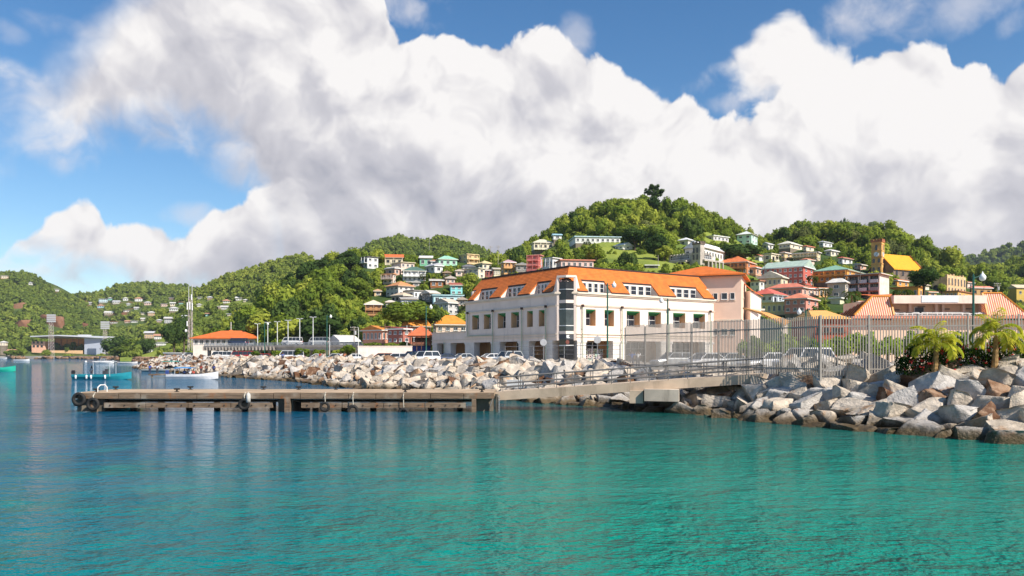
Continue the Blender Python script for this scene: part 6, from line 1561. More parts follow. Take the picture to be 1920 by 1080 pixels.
def tel(t, h):
    for i, (x, z, l) in enumerate(((-.75,h-4,2.2),(.75,h-4.2,2.2),(0,h-4,2.4),(-.8,h-9,1.5),(.5,h-1,1.6))):
        m = MB(); m.cyl((x,-.5,z),(x,-.5,z+l),.17,n=8); m.build('antenna_panel', metal((.78,.78,.78)), t)
    for x, l in ((-.5,3.2),(.5,3.6)): m = MB(); m.cyl((x,0,h-2),(x,0,h+l),.07,n=6); m.build('whip_antenna', white_pole, t)
    m = MB(); m.cyl((-1.3,-.3,h*.33),(-.9,-.3,h*.33),.5,.3,12); m.build('dish', metal((.78,.78,.78)), t)
lattice(357,556,652,240,.55,.4,'telecom_mast','tall red and white telecom mast with panel antennas beside the orange office','mast',tel)
def flood(t, h):
    for r_ in range(4): m = MB(); m.box(-4,4,-.4,.4,h+r_*1.9,h+r_*1.9+1.5); m.build('lamp_bank', metal((.46,.46,.46)), t)
lattice(96,604,667,730,1.8,1.2,'floodlight_tower','stadium floodlight tower in front of the orange stand','floodlight tower',flood)
lattice(197,617,662,740,1.7,1.1,'floodlight_tower','stadium floodlight tower right of the grey end screen','floodlight tower',flood)
def disc_sign(px, py, Y, label):
    p = W(px, py, Y); t = thing('round_sign', label, 'sign', (p.x, p.y, 2.4), 0, 'round road signs seen from behind'); h = p.z-2.4
    MB().cyl((0,0,0),(0,0,h+.9 if px < 1050 else h+.6),.04,n=6).build('pole', galv, t)
    m = MB(); m.cyl((0,-.05,h),(0,-.08,h),.43,n=24); m.build('disc', metal((.52,.52,.53), .4, .4), t)
disc_sign(1019,642,100,'round grey sign back on a pole before the pier left of the glass corner')
disc_sign(1120,637,92,'round grey sign back on a pole right of the glass corner')
# ------------------------------------------------------------------ boats
def hull(mb, L, beam, free, n=14, bow=1.0, mi=0):
    rings = []
    for i in range(n+1):
        u = i/n; x = L*u
        w = beam/2*(1-max(0, (u-.45)/.55)**2.2)*(.92+.08*min(1, u*5)); w = max(w, .02)
        g = free+bow*.42*max(0, (u-.5)/.5)**2; kz = -.18+.5*max(0, (u-.75)/.25)**2
        rings.append([(x,-w,g),(x,-w*.97,g*.55),(x,-w*.72,.02+kz*.3),(x,0,kz),(x,w*.72,.02+kz*.3),(x,w*.97,g*.55),(x,w,g),(x,w*.86,g),(x,w*.7,g*.55),(x,0,g*.42),(x,-w*.7,g*.55),(x,-w*.86,g)])
    return mb.loft(rings, mi)
def boat(px, py, L, beam, free, col, label, yaw=0, motor=None, canopy=None, group=None, name='boat', stripe=None, Y=None):
    Y = Y or H*F/(py-HOR); p = W(px, py, Y)
    t = thing(name, label, 'boat', (p.x, p.y, 0), R(yaw), group)
    m = MB(); hull(m, L, beam, free); m.build('hull', mat('boat_paint', col, .3, 0, .12, 1.2, spec=.5), t, False)
    m = MB(); m.box(L*.22, L*.30, -beam*.36, beam*.36, free*.40, free*.72); m.box(L*.48, L*.55, -beam*.36, beam*.36, free*.40, free*.72); m.build('thwart', timber_d if stripe is None else metal(stripe), t)
    if motor:
        q = MB(); q.loft([[(-.42+a,b*.9,z) for a, b in ((0,-.22),(.42,-.2),(.42,.2),(0,.22))] for z in (free+.05,free+.5)]+[[(-.36+a,b*.9,free+.62) for a, b in ((0,-.15),(.3,-.13),(.3,.13),(0,.15))]]); o = q.build('outboard_motor', mat('motor_cowl', motor, .35, spec=.5), t)
        q = MB(); q.box(-.26,-.12,-.05,.05,-.5,free+.05); q.build('motor_leg', galv, o)
    if canopy:
        x0, x1, h, cc, th_ = canopy
        q = MB(); q.loft([[(x, y, h+.10*math.sin(math.pi*(j)/6)*1.0+dz_) for j, y in enumerate(np.linspace(-beam*.46, beam*.46, 7))]+[(x, y, h-.06+.10*math.sin(math.pi*(6-j)/6)+dz_) for j, y in enumerate(np.linspace(beam*.46, -beam*.46, 7))] for x, dz_ in ((x0,0),((x0+x1)/2,.06),(x1,0))]); q.build('canopy', mat('canopy_cloth', cc, .8), t)
        q = MB()
        for x in (x0+.15, x1-.15):
            for s_ in (-1, 1): q.cyl((x,s_*beam*.42,free*.6),(x,s_*beam*.42,h-.02),.03,n=6)
        q.build('canopy_pole', white_pole, t)
    return t
bY = H*F/(711-HOR)
b1 = boat(140,711,9.0,2.2,.78,(.02,.26,.32),'teal open motorboat with white fenders and a canopy on posts, left of the pier',-1,BLK,(3.3,6.2,2.75,(.66,.66,.66),0))
q = MB(); q.box(4.6,5.1,-.35,.35,.4,1.35); q.box(4.95,5.15,-.4,.4,1.352,1.6); q.build('console', metal((.06,.06,.07)), b1)
for i, (px, nm) in enumerate(((150,'nearest the motor'),(170,'second from the motor'),(178.5,'third from the motor'),(204.5,'nearest the bow'))):
    p = W(px, 711, bY); f = MB(); f.loft([[(r_*math.cos(a), r_*math.sin(a), z) for a in [2*math.pi*j/10 for j in range(10)]] for z, r_ in ((.05,.05),(.12,.14),(.62,.14),(.7,.05))]); o = f.build('boat_fender', metal((.74,.74,.76)), None, True); o.location = (p.x, bY-1.24, 0); tag(o, 'white fender on the side of the teal motorboat, '+nm, 'fender', 'fenders of the teal boat')
b2 = boat(316,711,7.8,2.1,.80,(.72,.72,.74),'white open boat with a blue canopy full of passengers beside the floating dock',0,(.03,.06,.22),(1.2,3.9,1.75,(.03,.22,.52),0),stripe=(.5,.5,.5))
b3 = boat(268,697,9.0,2.2,.6,(.34,.36,.35),'grey boat with a green canopy moored behind the floating dock',2,None,(4.5,8.2,2.3,(.06,.30,.24),0))
boat(-30,697,7.0,2.2,.95,(.02,.42,.30),'bright green boat cut by the left edge of the picture',2,None,None)
boat(181,681.5,7.5,2.4,.9,(.72,.72,.72),'white cabin cruiser far out between the teal boat and the shore',3,BLK,(2.0,4.0,1.9,(.7,.7,.72),0))
boat(222,682,8.0,2.0,.6,(.68,.66,.66),'long white rowing boat with red gear by the far shore rocks',2,None,None,stripe=(.5,.06,.05))
boat(27,677,9.0,2.2,.9,(.70,.72,.74),'small white boat far out near the stadium, alone',1,None,None)
boat(-6,672,9.0,2.4,1.2,(.50,.52,.55),'grey boat moored by the far shore at the left edge',1,None,None,Y=700)
o = MB().ball((0,0,.1),.55,nu=10,nv=6).build('buoy', metal((.74,.74,.74)), None, True); p = W(161,677,420); o.location = (p.x, p.y, 0); tag(o, 'white mooring buoy left of the far cabin cruiser', 'buoy')
def dock():
    Y = 131; p = W(278, 665, Y); k = Y/F
    t = thing('floating_dock', 'low timber floating dock at the foot of the boulders behind the white boat', 'dock', (p.x, p.y, 0))
    MB().box(0, (365-278)*k, 0, 3, .42, .62).build('deck', timber, t)
    MB().box((365-278)*k+.02, (436-278)*k, .6, 3, .35, .52).build('gangway', timber_d, t)
    for i in range(6): MB().cyl((.5+i*2.6,.25,-1),(.5+i*2.6,.25,.42),.16,n=8).build('pile', weed, t)
    t2 = thing('steps', 'dark concrete steps with a handrail cut through the pale boulders', 'steps')
    a, b = W(437,702,136), W(478,672,142); a.z = .3; b.z = 2.9
    q = MB(); q.obox(a,b,1.6,.3); q.build('flight', concrete((.14,.12,.10), 'dark_concrete'), t2)
    q = MB()
    for z in (.6,1.0): q.cyl(a+Vector((0,0,z)), b+Vector((0,0,z)), .05, n=6)
    for i in range(6): c = a.lerp(b, i/5); q.cyl(c, c+Vector((0,0,1)), .04, n=5)
    q.build('handrail', rubber, t2)
    t3 = thing('slipway_shed', 'low grey flat roofed shed on the shore left of the orange roofed harbour office', 'shed', W(308,664,235))
    q = MB(); q.box(0,8.6,0,5,-2,.2); q.build('wall', wall((.50,.48,.46)), t3); q = MB(); q.box(-.3,8.9,-.3,5.3,.205,.5); q.build('roof', metal((.46,.47,.49)), t3)
dock()
# ------------------------------------------------------------------ people
def skin_mesh(name, pts, edges, radii, mats, sub=1):
    me = bpy.data.meshes.new(name); me.from_pydata(pts, edges, []); ob = bpy.data.objects.new(name, me); COL.objects.link(ob)
    ob.modifiers.new('skin', 'SKIN')
    for i, r_ in enumerate(radii): me.skin_vertices[0].data[i].radius = (r_, r_); me.skin_vertices[0].data[i].use_root = (i == 0)
    s_ = ob.modifiers.new('sub', 'SUBSURF'); s_.levels = sub; s_.render_levels = sub
    dg = bpy.context.evaluated_depsgraph_get(); dg.update()
    out = bpy.data.meshes.new_from_object(ob.evaluated_get(dg))
    bpy.data.objects.remove(ob); out.name = name
    out.materials.clear()
    for m in mats: out.materials.append(m)
    return out
_pm = {}
def pose_pts(sit):
    # pelvis, chest, neck, head base, head, then arms and legs
    P = [(0,0,.94),(0,0,1.18),(0,.01,1.38),(0,.0,1.50),(0,-.02,1.60),(0,-.01,1.70)]
    E = [(0,1),(1,2),(2,3),(3,4),(4,5)]; Rr = [.135,.13,.14,.055,.085,.075]
    for s_ in (-1, 1):
        b = len(P); P += [(s_*.19,.01,1.40),(s_*.25,.03,1.14),(s_*.24,-.12,.92),(s_*.23,-.17,.84)]; E += [(2,b),(b,b+1),(b+1,b+2),(b+2,b+3)]; Rr += [.062,.047,.036,.032]
        c = len(P)
        if sit: P += [(s_*.10,-.04,.90),(s_*.12,-.44,.90),(s_*.12,-.46,.48),(s_*.12,-.60,.44)]
        else: P += [(s_*.10,0,.86),(s_*.11,-.02,.48),(s_*.11,.02,.09),(s_*.11,-.12,.05)]
        E += [(0,c),(c,c+1),(c+1,c+2),(c+2,c+3)]; Rr += [.095,.062,.045,.038]
    return P, E, Rr
def person(p, label, shirt, trousers, skin=(.10,.05,.03), sit=False, rz=0.0, hat=None, group=None):
    key = sit
    if key not in _pm:
        P, E, Rr = pose_pts(sit)
        keep = {'shirt': ([0,1,2,6,7,14,15], 1.16), 'trousers': ([0,10,11,12,18,19,20], 1.18)}
        d = {}
        def sub(idx, k):
            mp = {v: i for i, v in enumerate(idx)}
            e = [(mp[a], mp[b]) for a, b in E if a in mp and b in mp]
            return [P[i] for i in idx], e, [Rr[i]*k for i in idx]
        d['body'] = (P, E, Rr)
        d['shirt'] = sub([1,0,2,6,7,14,15], 1.14); d['trousers'] = sub([0,10,11,12,18,19,20], 1.2)
        _pm[key] = d
    d = _pm[key]
    t = thing('person', label, 'person', p, rz, group)
    sm_ = mat('skin', skin, .6)
    for nm, mm in (('body', sm_), ('shirt', mat('cloth', shirt, .9)), ('trousers', mat('cloth', trousers, .9))):
        kk = (key, nm, tuple(skin) if nm == 'body' else tuple(mm.name))
        me = skin_mesh(nm, *d[nm], [mm])
        link(nm, me, t)
    q = MB(); q.ball((0,.01,1.70),.10,.11,.085,10,5); q.build('hair' if hat is None else 'hat', mat('hair', hat or (.01,.008,.007), .9), t, True)
def at(px, Y, z): return ((px-960)/F*Y, Y, z)
person(at(172,bY,.35),'person in a pale shirt standing at the console of the teal motorboat',(.55,.5,.5),(.06,.06,.08))
gp = 'passengers in the white boat'
for i, (px, c, la) in enumerate(((332,(.75,.30,.03),'person in an orange vest seated at the stern of the white boat'),(346,(.10,.2,.5),'person in a blue shirt seated under the blue canopy, left'),(356,(.7,.7,.72),'person in a white shirt seated under the blue canopy, middle'),(363,(.5,.08,.06),'person in a red shirt seated just right of the blue canopy'),(371,(.65,.5,.4),'person in a beige shirt seated amidships in the white boat'))):
    person(at(px, bY-.0+(.3 if i % 2 else -.2), -.12), la, c, (.05,.05,.07), sit=True, rz=.4*i, group=gp)
person(at(281,131,.62),'person in blue standing at the left end of the floating dock',(.03,.10,.45),(.04,.05,.1))
person(at(295,131.5,.62),'person in a white shirt on the floating dock',(.7,.7,.72),(.06,.06,.07))
person(at(377,131,.55),'person in a dark red shirt on the gangway by the white boat',(.35,.05,.04),(.05,.05,.06))
person(at(387,131.6,.55),'person in a brown shirt on the gangway',(.22,.12,.08),(.05,.05,.06))
person(at(401,131.4,.55),'person in dark blue at the foot of the concrete steps',(.03,.07,.28),(.03,.03,.05))
person(at(343,152,2.7),'person in white standing on the sea wall above the floating dock',(.7,.7,.7),(.3,.3,.32))
for px, c, la in ((600,(.45,.08,.05),'person in a red shirt at the left of the group on the quay'),(607,(.6,.55,.5),'person in a beige shirt beside the green lamp on the quay'),(639,(.75,.75,.78),'person in a bright white shirt on the quay'),(646,(.55,.2,.1),'person in an orange shirt right of the one in white on the quay'),(530,(.1,.15,.4),'person in blue before the white minibus')):
    person(at(px, 132, 2.6), la, c, (.05,.05,.07))
person(at(1184,72,2.6),'person in a blue shirt behind the left end of the palisade fence',(.04,.12,.42),(.05,.06,.12))
person(at(1196,74,2.6),'person in a white shirt behind the palisade fence',(.7,.68,.66),(.1,.1,.12))
person(at(962,104,2.6),'person in dark clothes by the silver off-road car',(.03,.03,.04),(.02,.02,.03))
# ------------------------------------------------------------------ trees
def hidden(P, Ymin=90):
    """True where nearer ground covers the point"""
    X, Y, Z = P[:, 0], P[:, 1], P[:, 2]; out = np.zeros(len(P), bool)
    for f in np.linspace(.2, .985, 44):
        y = Y*f; ok = y > Ymin
        out |= ok & (ground_z(X*f, y) > H+(Z-H)*f+.3)
    return out
CLEAR = [(1060,1120,412,440,.35),(1480,1530,448,470,.5),(1268,1300,470,500,.3),(1196,1256,300,392,.0),(1122,1236,478,506,.0),(1040,1180,452,474,.12),(572,640,478,506,.10),(470,540,545,600,.45),(20,46,568,596,.0),(22,58,604,622,.0),(78,122,596,628,.0),(146,164,604,622,.05),(200,235,592,612,.15)]
def keep(px, py, top, r_px, Y):
    if Y > 150 and ((885 < px < 1340 and top > 532) or (1340 <= px < 1405 and top > 522) or (px > 1600 and top > 566)): return False
    for x0, x1, y0, y1, pr in CLEAR:
        if x0 < px < x1 and y0 < py < y1 and rnd.random() > pr: return False
    for x0, x1, y0, y1, Yh in SCREEN:
        if px+r_px*.8 < x0 or px-r_px*.8 > x1: continue
        if Y < Yh and py > y0 and top < (y1-1.5 if x1-x0 > 125 else y0+.66*(y1-y0)): return False
        if abs(Y-Yh) < 9 and x0-r_px*.5 < px < x1+r_px*.5: return False
    return True
def sample(hname, n, rlo, rhi, ymax=.06, tries=60000, x0=-60, x1=1980, gap=1.0, small_near=False):
    h = [q for q in HILLS if q[0] == hname][0]; sk, Yr, Yf, Yb = h[1], h[2], h[3], h[4]
    r = np.random.RandomState(len(hname)*97+ord(hname[0])+n)
    a, b = max(x0, sk[0][0]), min(x1, sk[-1][0])
    pts = []; grid = {}; cs = rhi*1.2
    PXs = r.uniform(a, b, tries); Ys = Yf+(Yr-Yf)*(r.uniform(0, 1, tries)**.85)*(1+ymax); Xs = (PXs-960)/F*np.minimum(Ys, Yr)*np.where(Ys > Yr, Ys/np.minimum(Ys, Yr), 1)
    Zs = hill_z(h, Xs, Ys); gz = ground_z(Xs, Ys); Rs = rlo+(rhi-rlo)*r.uniform(0, 1, tries)**1.7
    good = (Zs > gz-.4) & (Zs > 2.3)
    for i in np.where(good)[0]:
        x, y, z, q = Xs[i], Ys[i], Zs[i], Rs[i]
        key = (int(x//cs), int(y//cs)); bad = False
        for dx in (-1, 0, 1):
            for dy in (-1, 0, 1):
                for (u, v, w) in grid.get((key[0]+dx, key[1]+dy), ()):
                    if (u-x)**2+(v-y)**2 < ((w+q)*.62*gap)**2: bad = True; break
                if bad: break
            if bad: break
        if bad: continue
        if y > Yr-(Yr-Yf)*.12: q = min(q, rlo+(rhi-rlo)*.45)
        px, py = PX((x, y, z)); rp = q/y*F
        if not keep(px, py, py-rp*1.9, rp, y): continue
        grid.setdefault(key, []).append((x, y, q)); pts.append((x, y, z, q))
        if len(pts) >= n: break
    P = np.array(pts)
    hid = hidden(np.stack([P[:, 0], P[:, 1], P[:, 2]+P[:, 3]*1.7], 1))
    return P[~hid]
LEAF_B = leaf_material('bright_foliage', (.09,.14,.02), (.20,.27,.035), (.36,.40,.06)); LEAF_O = leaf_material('olive_foliage', (.06,.075,.025), (.14,.16,.05), (.26,.27,.09))
TREE_T = []
for i in range(8):
    V, Fq, T = crown_np(300+i, 520, .112, 11, .74, .66) if i % 2 else crown_np(300+i, 560, .105, 14, .74, .80, lr=(.22,.44))
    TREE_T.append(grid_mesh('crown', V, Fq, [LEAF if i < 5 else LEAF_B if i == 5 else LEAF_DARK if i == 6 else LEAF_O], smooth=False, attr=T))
def trunk_mesh(seed, h=1.0, r=.09):
    q = random.Random(seed); m = MB(); p = Vector((0,0,-.6))
    pts = [Vector((0,0,-.6)), Vector((q.uniform(-.05,.05),q.uniform(-.05,.05),.35)), Vector((q.uniform(-.1,.1),q.uniform(-.1,.1),.8))]
    m.tube(pts, [r, r*.75, r*.5], 7)
    for k in range(5):
        a = k*1.257+q.uniform(-.3,.3); m.tube([pts[1+(k % 2)], pts[1+(k % 2)]+Vector((math.cos(a)*.32, math.sin(a)*.32, .30)), pts[1]+Vector((math.cos(a)*.55, math.sin(a)*.55, .62))], [r*.45, r*.3, r*.12], 5)
    return m.mesh('trunk', BARK)
TRUNKS = [trunk_mesh(40+i) for i in range(4)]
def tree(x, y, z, r, label, group=None, k=None, sq=1.0, name='tree', cat='tree', mesh=None, lift=.85):
    t = thing(name, label, cat, (x, y, z), rnd.uniform(0, 6.28), group)
    tr = link('trunk', TRUNKS[rnd.randrange(4)], t); tr.scale = (r, r, r*lift*1.0)
    c = link('crown', mesh or TREE_T[rnd.randrange(8) if k is None else k], t, (0, 0, r*lift)); c.scale = (r*rnd.uniform(.82, 1.22), r*rnd.uniform(.82, 1.22), r*sq*rnd.uniform(.85, 1.1))
    return t
REG = {'D': lambda px: 'on the wooded hill behind the viaduct' if px < 700 else 'among the stacked houses of the left hillside',
       'F': lambda px: 'on the hill above the white building' if px < 1400 else 'among the houses of the right hillside',
       'G': lambda px: 'on the right hillside around the church' if px > 1560 else 'on the right hilltop left of the church', 'I': lambda px: 'on the hill at the right edge'}
cand = []
for hn, n, lo, hi in (('D', 330, 1.9, 6.2), ('F', 460, 1.7, 5.6), ('G', 360, 1.9, 6.4), ('I', 130, 3.5, 8.0)):
    for p in sample(hn, n, lo, hi, gap=.86): cand.append((hn, *p))
cand.sort(key=lambda c: -c[4]/c[2])
solo, mass = cand[:262], cand[262:]
def band(hn, x, y):
    h = [q for q in HILLS if q[0] == hn][0]; g = (y-h[3])/(h[2]-h[3])
    return 'on the skyline' if g > .93 else 'high' if g > .72 else 'halfway up' if g > .45 else 'low'
tot = {}; lab = []
px_ = lambda x, y: 960+F*x/y
for c in sorted(solo, key=lambda c: 960+F*c[1]/c[2]):
    hn, x, y, z, r = c; px = 960+F*x/y
    key = ('large' if r > {'D':4.2,'F':3.8,'G':4.2,'I':6}[hn] else 'small' if r < {'D':3.3,'F':3.0,'G':3.3,'I':5}[hn] else 'leafy', band(hn, x, y), REG[hn](px)); tot[key] = tot.get(key, 0)+1; lab.append((c, key, tot[key]))
for (hn, x, y, z, r), key, k in lab:
    tree(x, y, z, r, '%s tree %s %s%s' % (key[0], key[1], key[2], '' if tot[key] == 1 else ', %s from left' % ordinal(k)), 'trees on the hillsides', k=(rnd.choice((6,6,0,1,2,3,4,6,5,7)) if hn == 'D' and px_(x, y) < 700 else rnd.choice((0,1,2,3,4,5,5,7,6))), sq=rnd.uniform(.8, 1.3))
def forest(hn, pts, label, templates, m, tintf=None, hf=(1.0, 1.35), lift=.55):
    it = []
    for x, y, z, r in pts:
        ti = rnd.random() if tintf is None else tintf(x, y)
        it.append((x, y, z+r*lift, r*rnd.uniform(.9, 1.2), rnd.uniform(*hf), rnd.uniform(0, 6.28), ti, rnd.randrange(len(templates))))
    if it: tag(link('forest', merge_crowns('forest', [m], it, templates)), label, 'forest', None, 'stuff')
def patchy(s, lo=.0, hi=1.0, k=0.0):
    return lambda x, y: min(1, max(0, lo+(hi-lo)*(.5+.42*float(lat_noise(x, y, s, k)))+rnd.uniform(-.24, .24)))
forest('DFG', [c[1:] for c in mass], 'smaller trees filling the near wooded hillsides', T_MID, LEAF_M, patchy(30))
for hn, n, lo, hi, lb in (('D', 1900, .8, 2.0, 'low bushes under the trees of the left wooded hill'), ('F', 1900, .8, 2.0, 'low bushes under the trees of the middle hill'), ('G', 1700, .8, 2.0, 'low bushes under the trees of the right hill'), ('I', 260, 2.5, 4.0, 'low bushes of the hill at the right edge')):
    forest(hn, sample(hn, n, lo, hi), lb, T_FAR, LEAF_M, patchy(22, .0, .9), hf=(.9, 1.3), lift=.3)
for hn, n, lo, hi, lb, rg in (('A', 1900, 3.5, 7.0, 'dense forest on the far left hill', (.0,.75)), ('B', 1900, 4.5, 8.5, 'dense forest on the far ridge dotted with small houses', (.0,.75)), ('C', 1700, 2.2, 5.2, 'scrub and forest on the bright green ridge', (.15,1.0)), ('E', 1300, 3.8, 6.8, 'dense forest on the twin green peaks', (.05,.72)), ('J', 500, 14, 24, 'forest on the distant blue mountain', (.1,.5))):
    forest(hn, sample(hn, n, lo, hi, ymax=.03), lb, T_FAR, LEAF_FAR, patchy(70, *rg), hf=(.85, 1.2))
# ---- trees that stand out
def special(px, base, top, wpx, label, Y=None, mat_=LEAF_DARK, seed=1, n=700, leaf=.10, nl=12, spread=.62, name='tree', lr=(.34,.52), trunkf=.5, cat='tree'):
    Y = Y or drop(px, base, 120); k = Y/F; z = H+(HOR-base)*k; hh = (base-top)*k; r = wpx*k/2
    V, Fq, T = crown_np(seed, n, leaf, nl, .74, spread, lr=lr)
    V = V.copy(); zmin, zmax = V[:, 2].min(), V[:, 2].max(); ch = hh*(1-trunkf*.55)
    V[:, :2] *= r/np.abs(V[:, :2]).max(); V[:, 2] = (V[:, 2]-zmin)/(zmax-zmin)*ch+hh-ch
    t = thing(name, label, cat, ((px-960)*k, Y, z))
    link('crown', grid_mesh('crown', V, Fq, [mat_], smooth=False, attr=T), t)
    m = MB(); m.tube([Vector((0,0,-1.5)), Vector((.1,0,hh-ch)), Vector((0,.1,hh-ch*.4))], [max(.12, r*.09), max(.1, r*.07), .05], 7)
    for i in range(6): a = i*1.05; m.tube([Vector((.1,0,hh-ch+.1)), Vector((math.cos(a)*r*.45, math.sin(a)*r*.45, hh-ch*.6))], [max(.07, r*.04), .04], 5)
    m.build('trunk', BARK, t)
special(1226,378,345,40,'lone flat topped tree standing alone on the hilltop skyline',392,LEAF_DARK,5,2600,.05,55,1.0,lr=(.13,.23),trunkf=.30)
special(1583,434,407,7,'tall pointed cypress on the right hilltop',None,LEAF_DARK,6,260,.16,6,.5,name='cypress',trunkf=.05); special(1577,434,411,7,'shorter cypress beside the tall pointed one',None,LEAF_DARK,7,260,.16,6,.5,name='cypress',trunkf=.05)
special(1640,443,414,30,'round crowned tree standing clear on the right skyline',None,LEAF,8,500)
special(650,500,470,44,'dark round tree on the skyline left of the first white house',None,LEAF_DARK,9)
special(1190,470,425,56,'broad dark tree between the lawn and the gabled hall',None,LEAF_DARK,10)
special(1235,488,440,64,'large dark green tree left of the white hipped house',None,LEAF_DARK,11)
special(1388,502,455,92,'very wide dark tree below the mint three storey house',None,LEAF_DARK,12,900,.08,14)
special(880,566,510,48,'pale flecked leafy tree beside the turquoise house',None,LEAF,13)
special(762,628,562,120,'large bright green tree in front of the stacked houses',178,LEAF,14,1200,.075,14)
special(806,626,568,52,'dark tree right of the large bright green tree',182,LEAF_DARK,15)
special(700,640,604,70,'thin leaved tree with orange blossom above the dormer house',185,LEAF,16,600)
special(1732,552,502,66,'dark tree between the church and the stone ruin',190,LEAF_DARK,17)
special(1765,556,530,20,'creeper covered tree against the stone ruin wall',186,LEAF,18,300)
special(215,676,628,52,'tall dark tree on the far bay shore right of the stadium',560,LEAF_DARK,19)
special(250,676,634,46,'green tree on the far bay shore, next to the tall dark one',540,LEAF,20)
special(234,678,648,60,'low spreading tree in front of the far shore trees',520,LEAF,21)
special(272,672,634,40,'dark tree behind the white walled shore house',500,LEAF_DARK,22)
special(326,668,600,46,'dark tree left of the telecom mast',330,LEAF_DARK,23)
special(345,662,590,40,'dark tree behind the telecom mast',345,LEAF_DARK,29)
special(85,673,655,24,'small round tree before the stadium stand',725,LEAF,24)
for i, (px, b, tp, w) in enumerate(((565,668,652,32),(598,668,654,26),(652,669,644,40),(628,668,655,22),(700,652,641,40),(735,652,642,36),(760,652,640,26),(480,668,658,20),(520,668,656,24))):
    special(px, b, tp, w, ['shrub before the viaduct wall','shrub between viaduct and people','tall shrub at the left end of the boundary wall','small shrub by the green lamp','shrub above the left half of the boundary wall','shrub above the middle of the boundary wall','shrub above the right end of the boundary wall','shrub under the viaduct beams, left','shrub under the viaduct, right of the other'][i], 150 if i < 4 else 152, LEAF, 60+i, 220, .16, 6, name='shrub', trunkf=.1, cat='shrub')
for i, (px, b, tp, w) in enumerate(((128,672,664,30),(165,671,666,24),(108,671,667,18),(20,668,655,26),(190,671,662,20),(44,667,652,18))):
    special(px, b, tp, w, 'shore bush below the stadium, '+ordinal(i+1)+' planted', 700, LEAF, 90+i, 160, .2, 6, name='shrub', trunkf=.1, cat='shrub') if False else special(px, b, tp, w, ['wide shore bush below the stadium end','shore bush below the grey end screen','little shore bush right of the stadium front','bush by the pole at the far left shore','shore bush right of the end screen','tall bush left of the stadium'][i], 705, LEAF, 90+i, 160, .2, 6, name='shrub', trunkf=.1, cat='shrub')
# green shrubs seen through the fence
fs_ = random.Random(3); xs = [1398,1416,1437,1458,1476,1496,1516,1536,1556,1574,1592,1610,1628,1645,1662,1680,1698,1714,1730,1746,1762,1778,1794,1812,1832,1852,1872,1892,1910]
SHRUB = leaf_material('yellow_green_shrub', (.08,.13,.016), (.18,.27,.03), (.34,.42,.055), objrand=.5)
for i, px in enumerate(xs):
    special(px, 672, 672-fs_.uniform(30, 56), fs_.uniform(32, 48), '%s of the yellow green shrubs behind the fence, counted from the left' % ordinal(i+1) if 0 < i < len(xs)-1 else ('leftmost' if i == 0 else 'rightmost')+' yellow green shrub behind the fence', fs_.uniform(60, 72), SHRUB, 120+i, 360, .12, 8, name='shrub', trunkf=.1, cat='shrub')
# ---- palms
PALM = leaf_material('palm_leaf', (.16,.25,.022), (.37,.45,.045), (.72,.63,.085), objrand=.35, transl=.52); PALM_D = leaf_material('palm_leaf_dark', (.03,.06,.012), (.06,.10,.018), (.13,.16,.03), objrand=.3)
def frond_mesh(seed, L=1.0, droop=.9, n=30, up=.9, m=None, wide=.25):
    q = random.Random(seed); V, Fq, T = [], [], []
    pts = []
    x = z = 0; a = up
    for i in range(13):
        pts.append((x, z, a)); ds = L/12; x += math.cos(a)*ds; z += math.sin(a)*ds; a -= droop*(1.5+i*.16)/12
    def P(u): k = min(11.999, u*12); i = int(k); f = k-i; return tuple(pts[i][j]*(1-f)+pts[i+1][j]*f for j in range(3))
    for i in range(12):
        o = len(V); w0, w1 = .016*L*(1-i/13), .016*L*(1-(i+1)/13)
        V += [(pts[i][0],-w0,pts[i][1]),(pts[i][0],w0,pts[i][1]),(pts[i+1][0],w1,pts[i+1][1]),(pts[i+1][0],-w1,pts[i+1][1])]; Fq.append([o,o+1,o+2,o+3]); T += [.8]*4
    for i in range(n):
        u = .12+.86*i/n; bx, bz, ba = P(u)
        ll = wide*L*math.sin(math.pi*min(1, .18+u*.8))**.7*q.uniform(.85, 1.15); tw = q.uniform(-.08, .08)
        for s_ in (-1, 1):
            ang = .75+.35*u+tw; dx, dy = math.cos(ang)*ll, math.sin(ang)*ll*s_
            dz = -ll*q.uniform(.25, .6); wv = .022*L; o = len(V)
            ca, sa = math.cos(ba), math.sin(ba)
            def tip(f, dw): return (bx+dx*f*ca+dw, dy*f, bz+dx*f*sa+dz*f*f)
            V += [tip(0, -wv*.5), tip(.5, -wv), tip(1, 0), tip(.5, wv)]; Fq.append([o,o+1,o+2,o+3]); t_ = min(1, max(0, q.uniform(.2, .75)+.35*(u-.5))); T += [t_*.8, t_, min(1, t_+.3), t_]
    return grid_mesh('frond', V, Fq, [m or PALM], smooth=False, attr=T)
FR = [frond_mesh(i, 1.0, d, 32, u) for i, (d, u) in enumerate(((.85,1.25),(1.1,1.05),(1.3,.9),(.95,.7),(1.5,1.1),(.6,1.4)))]
FRD = [frond_mesh(20+i, 1.0, d, 20, u, PALM_D, .36) for i, (d, u) in enumerate(((1.1,1.0),(1.5,.8),(1.3,.5)))]
